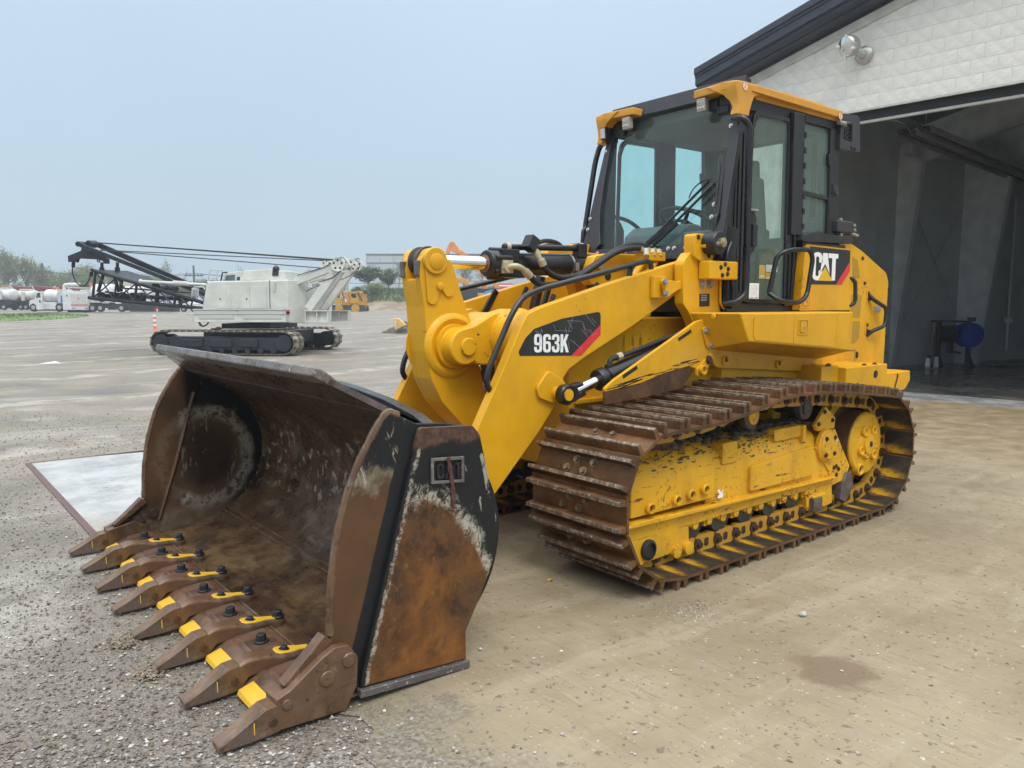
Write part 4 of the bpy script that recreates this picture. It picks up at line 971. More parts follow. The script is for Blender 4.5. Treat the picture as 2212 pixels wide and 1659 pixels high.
dec = fillet([(.977, 1.612), (1.324, 1.568), (1.549, 1.510), (1.619, 1.456), (1.673, 1.375), (1.664, 1.350), (1.153, 1.330), (.977, 1.459)], [.03, .0, .03, .03, .01, .01, 0, 0], 3)
a = MB(); a.prism(dec, 'y', yd, yd+.0012); DEC = part(a, 'model_decal', 'sticker_black', A1, bevel=0)
a = MB(); a.prism([(1.236, 1.3335), (1.158, 1.3305), (.977, 1.4585), (.977, 1.525)], 'y', yd+.0012, yd+.0020); part(a, 'decal_stripe', 'red', DEC, bevel=0)
def text_mesh(body, name, mat, size, offset=0., sx=1., spacing=1.):
    cu = bpy.data.curves.new(name, 'FONT'); cu.body = body; cu.size = size; cu.offset = offset; cu.extrude = .0005; cu.space_character = spacing; cu.resolution_u = 5; cu.align_x = 'LEFT'
    o = bpy.data.objects.new(name, cu); col.objects.link(o)
    dg = bpy.context.evaluated_depsgraph_get(); me = bpy.data.meshes.new_from_object(o.evaluated_get(dg)); bpy.data.objects.remove(o); bpy.data.curves.remove(cu)
    for v_ in me.vertices: v_.co.x *= sx
    me.materials.clear(); me.materials.append(mat); me.name = name; return me
def put_text(me, name, parent, origin, xdir, zdir):
    o = link(name, me, parent); x = Vector(xdir).normalized(); z_ = Vector(zdir).normalized(); n = x.cross(z_)
    m_ = Matrix((x, z_, n)).transposed().to_4x4(); m_.translation = Vector(origin); o.matrix_local = m_; return o
# heavy condensed figures 9 6 3 K, drawn as outlines
def ring_poly(w_, h, t, r): return fillet([(0, 0), (w_, 0), (w_, h), (0, h)], r, 4)
def figures(ch):
    """filled outlines in a 0.56 x 1 cell (holes bridged)"""
    W_, T_ = .54, .165
    if ch in '96':
        o_ = fillet([(0, 0), (W_, 0), (W_, 1), (0, 1)], .17, 4)
        six = [[(0, .17), (.05, .05), (.17, 0), (.37, 0), (.49, .05), (.54, .17), (.54, .46), (.49, .58), (.40, .61), (.26, .61), (.185, .57), (.185, .80), (.21, .85), (.33, .85), (.36, .80), (.36, .70), (.54, .70), (.54, .83), (.49, .95), (.37, 1), (.17, 1), (.05, .95), (0, .83), (0, .17), (.185, .2), (.185, .43), (.22, .47), (.32, .47), (.36, .43), (.36, .20), (.32, .15), (.22, .15), (.185, .2)]]
        return six if ch == '6' else [[(W_-x, 1-y) for x, y in six[0]]]
    if ch == '3': return [[(0, .33), (0, .17), (.05, .05), (.17, 0), (.37, 0), (.49, .05), (.54, .17), (.54, .40), (.50, .50), (.44, .53), (.50, .57), (.54, .66), (.54, .83), (.49, .95), (.37, 1), (.17, 1), (.05, .95), (0, .83), (0, .70), (.18, .70), (.18, .80), (.21, .85), (.32, .85), (.355, .80), (.355, .66), (.32, .60), (.20, .60), (.20, .46), (.32, .46), (.355, .41), (.355, .20), (.32, .15), (.21, .15), (.18, .20), (.18, .33)]]
    if ch == 'K': return [[(0, 0), (.19, 0), (.19, .30), (.25, .42), (.39, 0), (.60, 0), (.38, .60), (.58, 1), (.38, 1), (.19, .62), (.19, 1), (0, 1)]]
    return letter_polys(ch)
a = MB(); x = 1.551
for ch, wd_ in (('9', .54), ('6', .54), ('3', .54), ('K', .60)):
    for po in figures(ch): a.prism([(x-px_*.118, 1.366+pz_*.113+(x-px_*.118-1.55)*.035) for px_, pz_ in po], 'y', yd+.0012, yd+.0022)
    x -= wd_*.118+.009
part(a, 'model_number', 'sticker_white', DEC, bevel=0)
M['scratch'] = flat('scratched_vinyl', (.33, .33, .32), .6)
r_ = random.Random(11); a = MB()
for k in range(34):
    x, z = r_.uniform(1.02, 1.60), r_.uniform(1.36, 1.56); an = r_.gauss(.6, .7); ln_ = r_.uniform(.02, .15)
    if z > 1.60-.24*(max(0, x-1.2)) or z < 1.34+.1*(x < 1.15): continue
    d = Vector((math.cos(an), 0, math.sin(an)))*ln_/2
    if x+abs(d.x) > 1.62 or z+abs(d.z) > 1.60-.25*max(0, x+abs(d.x)-1.2) or z-abs(d.z) < 1.335: continue
    a.bar(Vector((x, yd+.0026, z))-d, Vector((x, yd+.0026, z))+d, .0006, .0018, (-d.z, 0, d.x))
part(a, 'decal_scratch', 'scratch', DEC, bevel=0)['kind'] = 'stuff'

# lift cylinders
for s in (1, -1):
    a = MB(); a.cyl((1.02, s*.62, 1.19), (.15, s*.62, 1.42), .062, seg=22); a.lathe([(.068, 0), (.072, .01), (.072, .06), (.066, .07)], (1.10, s*.62, 1.172), (-.966, 0, .255), 22)
    lc = part(a, 'lift_cylinder', 'black', bevel=0)
    a = MB(); a.cyl((1.30, s*.62, 1.122), (1.0, s*.62, 1.20), .036, seg=18); part(a, 'cylinder_rod', 'chrome', lc, bevel=0)
    a = MB(); a.prism([(1.37, 1.16), (1.25, 1.175), (1.22, 1.09), (1.36, 1.045)], 'y', s*.585, s*.65); part(a, 'rod_eye', 'black', lc, bevel=.01)
    a = MB(); a.tube(roundpath([(1.00, s*.62, 1.25), (.985, s*.62, 1.305), (.87, s*.63, 1.325), (.2, s*.63, 1.48)], .04, 5), .017, 10); a.cyl((1.0, s*.62, 1.22), (1.0, s*.62, 1.27), .026, seg=12); part(a, 'oil_pipe', 'rubber', lc, bevel=0)
    a = MB(); a.cyl((.93, s*.625, 1.314), (.89, s*.626, 1.323), .026, seg=8); part(a, 'pipe_clamp', 'cream', lc, bevel=0)

# bucket lever, its pins, the cross tube that carries it, the link
lev = [(2.085, 1.93), (2.105, 1.865), (2.068, 1.642), (2.049, 1.374), (2.024, 1.20), (1.943, 1.05), (1.794, .896), (1.69, .80), (1.56, .72), (1.48, .78), (1.56, .92), (1.598, 1.038), (1.656, 1.265), (1.715, 1.533), (1.80, 1.74), (1.851, 1.885), (1.878, 1.932), (1.92, 1.93), (1.955, 1.985), (2.0, 2.003), (2.05, 1.985)]
levp = fillet(lev, [.01, .01, .1, .1, .1, .1, .1, .1, .06, .06, .1, .1, .1, .1, .05, .02, .015, .02, .04, .05, .04], 3)
a = MB(); a.prism(levp, 'y', .052, .105); a.prism(levp, 'y', -.105, -.052)
body = [q for q in lev if q[1] < 1.80]
a.prism(fillet([(2.102, 1.83)]+[q for q in lev if q[1] < 1.80 and q[1] > .7][:8]+[(1.50, .80), (1.60, 1.038), (1.66, 1.265), (1.72, 1.533), (1.80, 1.72), (1.86, 1.80), (1.95, 1.77)], .03, 3), 'y', -.0519, .0519)
LV = part(a, 'tilt_lever', 'yellow', bevel=.010)
for s in (1, -1):
    o = fillet([(2.07, 1.93), (2.06, 1.80), (2.05, 1.66), (1.99, 1.655), (1.955, 1.76), (1.91, 1.70), (1.855, 1.71), (1.86, 1.77), (1.92, 1.88), (1.93, 1.95)], .03, 3)
    a = MB(); a.prism(o, 'y', s*.104, s*.118); a.lathe([(.083, 0), (.083, .024), (.078, .030), (.001, .030)], (1.996, s*.104, 1.920), (0, s, 0), 28); part(a, 'pin_keeper', 'yellow', LV, bevel=.005)
    a = MB(); a.lathe([(.050, .0), (.050, .034), (.046, .037), (.001, .037)], (1.996, s*.104, 1.915), (0, s, 0), 24); part(a, 'top_pin', 'yellow', LV, bevel=0); a = MB(); a.lathe([(.024, .01), (.024, .030), (.018, .034), (.001, .034)], (1.966, s*.104, 1.768), (0, s, 0), 16); part(a, 'keeper_bolt', 'yellow', LV, bevel=0)
    a = MB(); a.lathe([(.205, 0), (.205, .010), (.190, .028), (.170, .034), (.155, .028), (.140, .02), (.138, .05)], (1.868, s*.100, 1.400), (0, s, 0), 36); part(a, 'pivot_collar', 'yellow', LV, bevel=0)
a = MB(); a.prism([(2.112, 1.92), (2.112, 1.83), (2.10, 1.82), (2.09, 1.92)], 'y', .056, .106); a.prism([(2.112, 1.92), (2.112, 1.83), (2.10, 1.82), (2.09, 1.92)], 'y', -.106, -.056); part(a, 'worn_stop', 'scraper', LV, bevel=.004)
a = MB(); a.box(2.0535, 2.0575, .065, .098, 1.49, 1.56); part(a, 'paint_chip', 'bolt', LV, bevel=0)
a = MB(); a.lathe([(.06, -.05), (.092, -.05), (.092, -.035), (.080, -.03), (.080, .03), (.092, .035), (.092, .05), (.06, .05)], (1.996, 0, 1.920), (0, 1, 0), 30); part(a, 'rod_end', M['roller'], LV, bevel=0)
a = MB()
a.lathe([(.15, -.452), (.165, -.40), (.185, -.33), (.175, -.22), (.155, -.12), (.155, .12), (.175, .22), (.185, .33), (.165, .40), (.15, .452)], (1.51, 0, 1.45), (0, 1, 0), 30)
XT = part(a, 'cross_tube', 'yellow', bevel=0)
for s in (1, -1):
    o = [(1.868+.115*math.cos(t), 1.400+.115*math.sin(t)) for t in [R(q) for q in range(-125, 76, 16)]]+[(1.80, 1.53), (1.66, 1.60), (1.52, 1.632), (1.40, 1.58), (1.40, 1.35), (1.50, 1.278), (1.66, 1.272), (1.78, 1.285)]
    a = MB(); a.prism(o, 'y', s*.145, s*.255); a.lathe([(.115, .10), (.118, .15), (.112, .165)], (1.868, 0, 1.400), (0, s, 0), 30); part(a, 'lever_ear', 'yellow', XT, bevel=.016, seg=3)
    a = MB(); a.lathe([(.055, .25), (.055, .268), (.05, .272), (.001, .272)], (1.855, 0, 1.400), (0, s, 0), 26); part(a, 'lever_pin', 'yellow', XT, bevel=0)
a = MB(); a.bar((1.56, 0, .80), (2.40, 0, .70), .10, .12); a.cyl((1.56, -.12, .80), (1.56, .12, .80), .08, seg=16); part(a, 'bucket_link', 'yellow', LD, bevel=.01)

# tilt cylinder with pipes and hoses
a = MB(); a.cyl((1.42, 0, 1.925), (.52, 0, 1.943), .077, seg=28); TCY = part(a, 'tilt_cylinder', 'black', bevel=0)
a = MB(); a.cyl((1.98, 0, 1.922), (1.44, 0, 1.925), .044, seg=24); part(a, 'cylinder_rod', 'chrome', TCY, bevel=0)
a = MB(); a.lathe([(.05, 0), (.085, .006), (.09, .02), (.09, .15), (.082, .16)], (1.528, 0, 1.924), (-1, 0, .02), 26)
for k in range(6):
    t = k*math.pi/3+.4; a.cyl((1.50, .088*math.cos(t), 1.925+.088*math.sin(t)), (1.37, .088*math.cos(t), 1.927+.088*math.sin(t)), .02, seg=8)
a.box(1.30, 1.44, -.075, .085, 1.94, 2.02); a.box(1.24, 1.44, -.08, .075, 1.835, 1.92); part(a, 'gland', 'black', TCY, bevel=.006)
a = MB(); a.lathe([(.058, 0), (.058, .003), (.046, .004)], (1.531, 0, 1.924), (1, 0, 0), 24); part(a, 'rod_seal', flat('seal_orange', (.22, .09, .03), .5), TCY, bevel=0)
a = MB(); a.tube([(1.40, .03, 2.035), (.70, .03, 2.056)], .021, 12); a.box(.66, .74, .0, .07, 1.99, 2.085); part(a, 'oil_pipe', 'black', TCY, bevel=.004)
a = MB(); a.cyl((1.38, .03, 2.036), (1.35, .03, 2.037), .03, seg=10); part(a, 'pipe_clamp', 'cream', TCY, bevel=0)
a = MB(); a.obox((1.222, .10, 2.062), (1, 0, .55), (0, 1, 0), (-.55, 0, 1), .075, .085, .095); part(a, 'hose_block', 'black_satin', TCY, bevel=.006)
a = MB(); a.obox((1.196, .11, 2.012), (1, 0, .55), (0, 1, 0), (-.55, 0, 1), .06, .06, .03); a.tube([(1.197, .13, 2.0), (1.17, .15, 1.945)], [.022, .018], 10); a.cyl((1.172, .148, 1.955), (1.15, .15, 1.915), .027, seg=12); part(a, 'hose_fitting', 'cream', TCY, bevel=.002)
h1 = smoothpath([(1.155, .15, 1.925), (1.11, .152, 1.875), (1.03, .155, 1.842), (.94, .16, 1.840), (.817, .165, 1.868), (.664, .18, 1.951), (.526, .2, 2.030), (.384, .22, 2.082), (.26, .24, 2.085), (.19, .25, 2.06)], 6)
a = MB(); a.tube(h1, .0215, 10); part(a, 'hose', 'rubber', TCY, bevel=0)
a = MB(); a.cyl((1.425, .09, 1.90), (1.425, .125, 1.90), .038, seg=6); a.box(1.375, 1.46, .085, .105, 1.86, 1.945); a.tube(smoothpath([(1.425, .11, 1.90), (1.39, .15, 1.905), (1.34, .155, 1.89), (1.30, .155, 1.862)], 4), .020, 10); a.cyl((1.315, .155, 1.875), (1.27, .155, 1.84), .027, seg=12); part(a, 'hose_fitting', 'cream', TCY, bevel=0)
h2 = smoothpath([(1.28, .155, 1.848), (1.22, .155, 1.805), (1.14, .158, 1.785), (1.0, .165, 1.80), (.85, .175, 1.845), (.70, .19, 1.925), (.55, .21, 2.01), (.42, .235, 2.055), (.30, .26, 2.062), (.21, .27, 2.04)], 6)
a = MB(); a.tube(h2, .0215, 10); part(a, 'hose', 'rubber', TCY, bevel=0)
a = MB(); a.cyl((.80, 0, 1.937), (.785, 0, 1.9375), .0815, seg=26); a.box(.765, .80, .06, .10, 1.89, 1.95); part(a, 'hose_clip', 'steel', TCY, bevel=0)
# yellow clevis tower and pipe manifold between the arms
a = MB(); a.prism(fillet([(.66, 2.0), (.55, 2.02), (.10, 2.03), (.0, 1.95), (.05, 1.55), (.55, 1.60), (.58, 1.78), (.72, 1.80), (.70, 1.93)], .04, 3), 'y', .06, .15); a.prism(fillet([(.92, 2.0), (.86, 2.06), (.78, 2.085), (.66, 2.05), (.2, 2.03), (.05, 1.55), (.55, 1.60), (.62, 1.80)], .04, 3), 'y', -.20, -.10)
a.box(.05, .30, -.099, .059, 1.5, 1.98); TW = part(a, 'clevis_tower', 'yellow', bevel=.008)
a = MB(); a.cyl((.62, -.18, 1.94), (.62, .175, 1.94), .038, seg=20); part(a, 'cylinder_pin', 'steel', TW, bevel=0)
a = MB(); a.cyl((.53, .150, 1.86), (.53, .156, 1.86), .03, seg=16); part(a, 'hole', 'rubber', TW, bevel=0)
a = MB(); a.box(.12, .30, .20, .34, 1.97, 2.035); a.tube(smoothpath([(.26, .26, 1.98), (.40, .28, 1.86), (.48, .30, 1.80), (.60, .30, 1.68)], 5), .026, 10); a.tube(smoothpath([(.18, .30, 1.98), (.32, .32, 1.84), (.40, .33, 1.78), (.52, .33, 1.66)], 5), .026, 10); MF = part(a, 'pipe_manifold', 'yellow', bevel=.004)
for x in (.15, .22, .29):
    a = MB(); a.box(x-.027, x+.027, .20, .30, 2.036, 2.062); a.cyl((x, .3, 2.05), (x+.03, .33, 2.0), .022, seg=8); part(a, 'flange', 'cream', MF, bevel=.003)
    bolts(MF, [(x-.015, .225, 2.062), (x+.015, .275, 2.062)], (0, 0, 1), .011)
for k, y in enumerate((-.20, -.28)):
    a = MB(); a.tube(smoothpath([(.98-.16*k, y, 1.98), (.95-.14*k, y, 2.06), (.84-.12*k, y, 2.115-.02*k), (.70-.1*k, y, 2.105-.02*k), (.60-.1*k, y, 2.03)], 6), .016, 8); part(a, 'hose', 'rubber', MF, bevel=0)
# clutter seen between the arms
for q_ in (((.92, -.05, 1.78), (1.0, -.08, 1.50), .05, .03), ((.78, -.30, 1.86), (.86, -.32, 1.5), .09, .04), ((.66, .12, 1.80), (.50, .15, 1.58), .10, .05)):
    a = MB(); a.bar(*q_); part(a, 'hose_guard', 'black_satin', FR, bevel=.004)
a = MB(); a.tube(smoothpath([(1.0, -.2, 1.78), (1.05, -.22, 1.65), (1.12, -.25, 1.5), (1.3, -.2, 1.35)], 5), .016, 8); a.tube(smoothpath([(.92, .0, 1.72), (1.2, .1, 1.32), (1.5, .15, 1.2)], 5), .018, 8); part(a, 'hose', 'rubber', FR, bevel=0)

# front tower on the near and far side: hitch block, plates, rubber mount
for s in (1, -1):
    a = MB(); a.prism(fillet([(.26, 1.96), (.272, 1.93), (.262, 1.66), (.20, 1.60), (.13, 1.50), (.12, 1.28), (.30, 1.0), (-.62, 1.0), (-.62, 1.60), (-.16, 1.60), (-.16, 1.93), (.02, 2.02), (.20, 2.02)], [.03, .03, .04, .04, .08, .05, .02, .02, .02, .02, .02, .02, .04], 3), 'y', s*.545, s*.625)
    TO = part(a, 'front_tower', 'yellow', bevel=.008)
    a = MB(); a.prism(fillet([(.195, 2.150), (.19, 1.985), (.12, 1.96), (-.0, 1.96), (-.03, 1.985), (-.03, 2.150)], .03, 3), 'y', s*.56, s*.655); part(a, 'mount_block', 'yellow', TO, bevel=.01)
    a = MB(); a.cyl((.155, s*.655, 2.125), (.155, s*.662, 2.125), .016, seg=12); part(a, 'hole', 'rubber', TO, bevel=0)
    a = MB(); a.cyl((.11, s*.64, 2.065), (.11, s*.70, 2.065), .018, seg=12); part(a, 'stud', 'yellow', TO, bevel=0)
    a = MB(); a.lathe([(.07, 0), (.082, .006), (.082, .10), (.074, .11), (.05, .112), (.001, .10)], (.045, s*.655, 2.085), (0, s, 0), 28); part(a, 'rubber_mount', 'black_satin', TO, bevel=0)
    a = MB(); a.cyl((.045, s*.75, 2.085), (.045, s*.795, 2.085), .036, seg=6); a.cyl((.045, s*.795, 2.085), (.045, s*.803, 2.085), .022, seg=12); part(a, 'mount_nut', flat('brass_nut', (.48, .42, .24), .35, .8), TO, bevel=.002)
    bolts(TO, [(.085, s*.77, 2.075), (.0, s*.765, 2.08)], (0, s, 0), .012)
    a = MB(); a.box(-.215, .115, s*.63, s*.735, 1.832, 1.962); cb = part(a, 'cover_box', 'yellow', TO, bevel=.012)
    bolts(cb, [(-.055, s*.736, 1.94), (-.005, s*.736, 1.917), (-.092, s*.736, 1.908), (-.085, s*.736, 1.872), (-.025, s*.736, 1.862)], (0, s, 0), .012, 'bolt')
    bolts(TO, [(-.02, s*.626, 1.985), (-.085, s*.626, 1.985)], (0, s, 0), .016, 'bolt')
    bolts(TO, [(.055, s*.626, 1.80), (-.03, s*.626, 1.80)], (0, s, 0), .024)
    a = MB(); a.prism([(.086, 1.730), (-.030, 1.733), (-.032, 1.643), (.084, 1.640)], 'y', s*.6252, s*.628); sp = part(a, 'serial_plate', 'sticker_black', TO, bevel=0)
    a = MB()
    for k in range(3): a.box(.07, -.0, s*.6281, s*.6287, 1.682+.016*k, 1.692+.016*k)
    part(a, 'plate_print', 'steel', sp, bevel=0)
    a = MB(); a.tube(roundpath([(-.135, s*.64, 1.83), (-.14, s*.64, 1.66), (-.19, s*.64, 1.62)], .03, 4), .009, 8); part(a, 'wire', 'yellow', TO, bevel=0)
    # arm lock link
    a = MB(); a.prism(fillet([(.46, 1.83), (.415, 1.70), (.30, 1.755), (.12, 1.79), (.12, 1.83), (.16, 1.845), (.30, 1.815)], .02, 3), 'y', s*.575, s*.605); a.box(.38, .50, s*.525, s*.56, 1.70, 1.85); a.prism([(.16, 1.84), (.09, 1.95), (.12, 1.96), (.21, 1.84)], 'y', s*.575, s*.60); lk = part(a, 'arm_lock', 'yellow', TO, bevel=.006)
    bolts(lk, [(.44, s*.606, 1.81), (.43, s*.606, 1.73)], (0, s, 0), .017)
    # plate over the front of the track
    a = MB(); a.prism(fillet([(1.175, 1.140), (1.172, 1.118), (.85, 1.150), (.60, 1.205), (.36, 1.235), (.28, 1.215), (.10, 1.25), (-.02, 1.45), (.0, 1.56), (.187, 1.557), (.284, 1.542), (1.09, 1.190)], [.02, .0, .0, .0, .0, .02, .02, .05, .03, .02, .02, .04], 3), 'y', s*.735, s*.760)
    FP = part(a, 'fender_plate', 'yellow', LD, bevel=.004)
    a = MB(); a.prism([(1.172, 1.117), (1.172, 1.04), (.80, 1.055), (.42, 1.09), (.30, 1.205), (.36, 1.234), (.60, 1.204), (.85, 1.149)], 'y', s*.738, s*.757); part(a, 'rubbed_edge', 'shoe', FP, bevel=0)
    r_ = random.Random(21); a = MB()
    for k in range(26):
        x = r_.uniform(.30, 1.1); z = 1.243-.12*((x-.3)/.8)+r_.uniform(.002, .045)*(1-.5*(x-.3)); ln_ = r_.uniform(.04, .2)
        d = Vector((-1, 0, .13+r_.uniform(-.05, .1)))*ln_/2
        a.bar(Vector((x, s*.7606, z))-d, Vector((x, s*.7606, z))+d, .0008, r_.uniform(.002, .006), (.15, 0, 1))
    part(a, 'scrape', 'black_satin', FP, bevel=0)['kind'] = 'stuff'
    for p0, p1 in (((1.017, 1.202), (.883, 1.257)), ((.478, 1.42), (.343, 1.477))):
        a = MB(); a.bar((p0[0], s*.7607, p0[1]), (p1[0], s*.7607, p1[1]), .002, .024, (.4, 0, 1)); part(a, 'slot', 'rubber', FP, bevel=0)
    a = MB(); a.prism(fillet([(.240, 1.495), (.195, 1.505), (.165, 1.48), (.115, 1.385), (.122, 1.345), (.150, 1.338), (.185, 1.37)], .015, 3), 'y', s*.7605, s*.775); sb = part(a, 'hinge_strap', 'yellow', FP, bevel=.004)
    bolts(sb, [(.195, s*.776, 1.475), (.140, s*.776, 1.372)], (0, s, 0), .018)
    a = MB(); a.prism(fillet([(.292, 1.215), (.292, 1.165), (.215, 1.165), (.105, 1.28), (.13, 1.325), (.16, 1.30)], .012, 3), 'y', s*.7605, s*.778); a.lathe([(.036, 0), (.036, .03), (.026, .034), (.022, .01), (.001, .01)], (.245, s*.775, 1.205), (0, s, 0), 14); sb = part(a, 'towing_eye', 'yellow', FP, bevel=.003)
    bolts(sb, [(.165, s*.779, 1.272)], (0, s, 0), .022, 'bolt')

    # service box beside the cab (step), lower panel
    yo_ = 1.05
    a = MB()
    v_ = [(.245, s*.66, 1.600), (.205, s*yo_, 1.600), (-1.305, s*yo_, 1.598), (-1.33, s*.66, 1.598), (.130, s*.745, 1.340), (.092, s*yo_, 1.405), (-1.300, s*yo_, 1.292), (-1.33, s*.745, 1.205)]
    f_ = [(0, 1, 2, 3), (7, 6, 5, 4), (1, 0, 4, 5), (2, 1, 5, 6), (3, 2, 6, 7), (0, 3, 7, 4)]
    a.add(v_, f_ if s > 0 else [q[::-1] for q in f_]); SB = part(a, 'service_box', 'yellow', LD, bevel=.012)
    for x0, x1 in ((.035, -.445), (-.452, -1.045)):
        zb = lambda x: 1.43-.081*(.09-x)*1.02-.01
        a = MB(); a.prism(fillet([(x0, 1.588), (x0, zb(x0)), (x1, zb(x1)), (x1, 1.588)], .006, 2), 'y', s*yo_, s*(yo_+.004)); dp = part(a, 'box_door', 'yellow', SB, bevel=.0025)
    a = MB(); a.ring(fillet([(-.50, 1.55), (-.635, 1.55), (-.635, 1.435), (-.50, 1.435)], .004, 2), fillet([(-.51, 1.54), (-.622, 1.54), (-.622, 1.445), (-.51, 1.445)], .004, 2), 'y', s*(yo_+.004), s*(yo_+.010)); a.box(-.525, -.595, s*(yo_+.004), s*(yo_+.014), 1.455, 1.53); lt = part(a, 'latch', 'yellow', SB, bevel=.002)
    a = MB(); a.cyl((-.57, s*(yo_+.014), 1.49), (-.57, s*(yo_+.019), 1.49), .012, seg=12); part(a, 'lock', 'steel', lt, bevel=0)
    for x in (.045, -1.052):
        a = MB(); a.cyl((x, s*(yo_+.004), 1.565), (x, s*(yo_+.004), 1.44 if x > 0 else 1.35), .0075, seg=8); part(a, 'hinge', 'yellow', SB, bevel=0)
    a = MB(); a.lathe([(.020, 0), (.016, .006), (.001, .008)], (.235, s*.86, 1.575), (1, 0, 0), 14); part(a, 'plug', 'yellow', SB, bevel=0)
    a = MB(); a.prism(fillet([(.13, 1.35), (.045, 1.222), (.0, 1.205), (-1.47, 1.09), (-1.47, 1.25), (-.4, 1.36)], [.01, .05, .03, .01, .01, .01], 3), 'y', s*.70, s*.742); LP = part(a, 'side_panel', 'yellow', LD, bevel=.004)
    for x, z in ((-.07, 1.265), (-.755, 1.205), (-1.27, 1.150)):
        a = MB(); a.ring(fillet([(x-.038, z-.042), (x+.038, z-.042), (x+.038, z+.02), (x-.038, z+.02)], .025, 3), fillet([(x-.02, z-.022), (x+.02, z-.022), (x+.02, z+.018), (x-.02, z+.018)], .014, 3), 'y', s*.742, s*.762); lg = part(a, 'panel_lug', 'yellow', LP, bevel=.003)
        bolts(lg, [(x, s*.745, z)], (0, s, 0), .015, 'bolt')
    a = MB(); a.box(-1.40, -1.47, s*.742, s*.746, 1.10, 1.20); part(a, 'patch_plate', 'yellow', LP, bevel=.002)
    a = MB(); a.box(-.1, -1.7, s*.60, s*.70, 1.0, 1.25); part(a, 'tank_guard', 'yellow', LD, bevel=.004)

    # tall panel with the maker's decal behind the door
    a = MB(); a.prism(fillet([(-1.075, 1.605), (-1.885, 1.605), (-1.905, 1.80), (-1.872, 2.123), (-1.13, 2.134), (-1.12, 2.04)], [.01, .01, .02, .03, .03, .01], 3), 'y', s*.655, s*.722); TP_ = part(a, 'tank_panel', 'yellow', LD, bevel=.008)
    a = MB(); a.box(-1.06, -1.89, s*.655, s*.715, 1.583, 1.603); part(a, 'rubber_seal', 'rubber', TP_, bevel=0)
    if s > 0:
        y_ = .7228
        a = MB(); a.prism([(-1.192, 2.118), (-1.838, 2.112), (-1.842, 2.0), (-1.72, 1.820), (-1.222, 1.816)], 'y', y_, y_+.0012); MD = part(a, 'maker_decal', 'sticker_black', TP_, bevel=0)
        a = MB(); a.prism([(-1.842, 2.018), (-1.842, 1.935), (-1.715, 1.8202), (-1.622, 1.8195)], 'y', y_+.0012, y_+.002); part(a, 'decal_stripe', 'red', MD, bevel=0)
        a = MB()
        C_ = [(-1.236-x*.285, 1.850+z*.226) for x, z in letter_polys('C')[0]]
        a.prism(C_, 'y', y_+.0012, y_+.002)
        a.prism([(-1.352, 1.855), (-1.395, 2.074), (-1.470, 2.074), (-1.512, 1.905), (-1.508, 1.855)][:0] or [(-1.358, 1.905), (-1.398, 2.074), (-1.468, 2.074), (-1.512, 1.905), (-1.435, 1.988)], 'y', y_+.0012, y_+.002)
        a.prism([(-1.545, 1.853), (-1.602, 1.853), (-1.602, 2.036), (-1.640, 2.036), (-1.640, 2.074), (-1.480, 2.074), (-1.487, 2.036), (-1.545, 2.036)], 'y', y_+.0012, y_+.002)
        part(a, 'maker_letters', 'sticker_white', MD, bevel=0)
        a = MB(); a.prism([(-1.328, 1.848), (-1.435, 1.962), (-1.562, 1.848)], 'y', y_+.0014, y_+.0026); part(a, 'maker_triangle', 'yellow_bright', MD, bevel=0)
    a = MB(); a.ring([(-1.10, 1.735), (-1.225, 1.735), (-1.225, 1.622), (-1.10, 1.622)], [(-1.112, 1.725), (-1.213, 1.725), (-1.213, 1.634), (-1.112, 1.634)], 'y', s*.722, s*.727); a.box(-1.125, -1.20, s*.722, s*.730, 1.645, 1.715); lt = part(a, 'latch', 'yellow', TP_, bevel=.002)
    a = MB(); a.cyl((-1.17, s*.730, 1.68), (-1.17, s*.735, 1.68), .012, seg=12); part(a, 'lock', 'steel', lt, bevel=0)

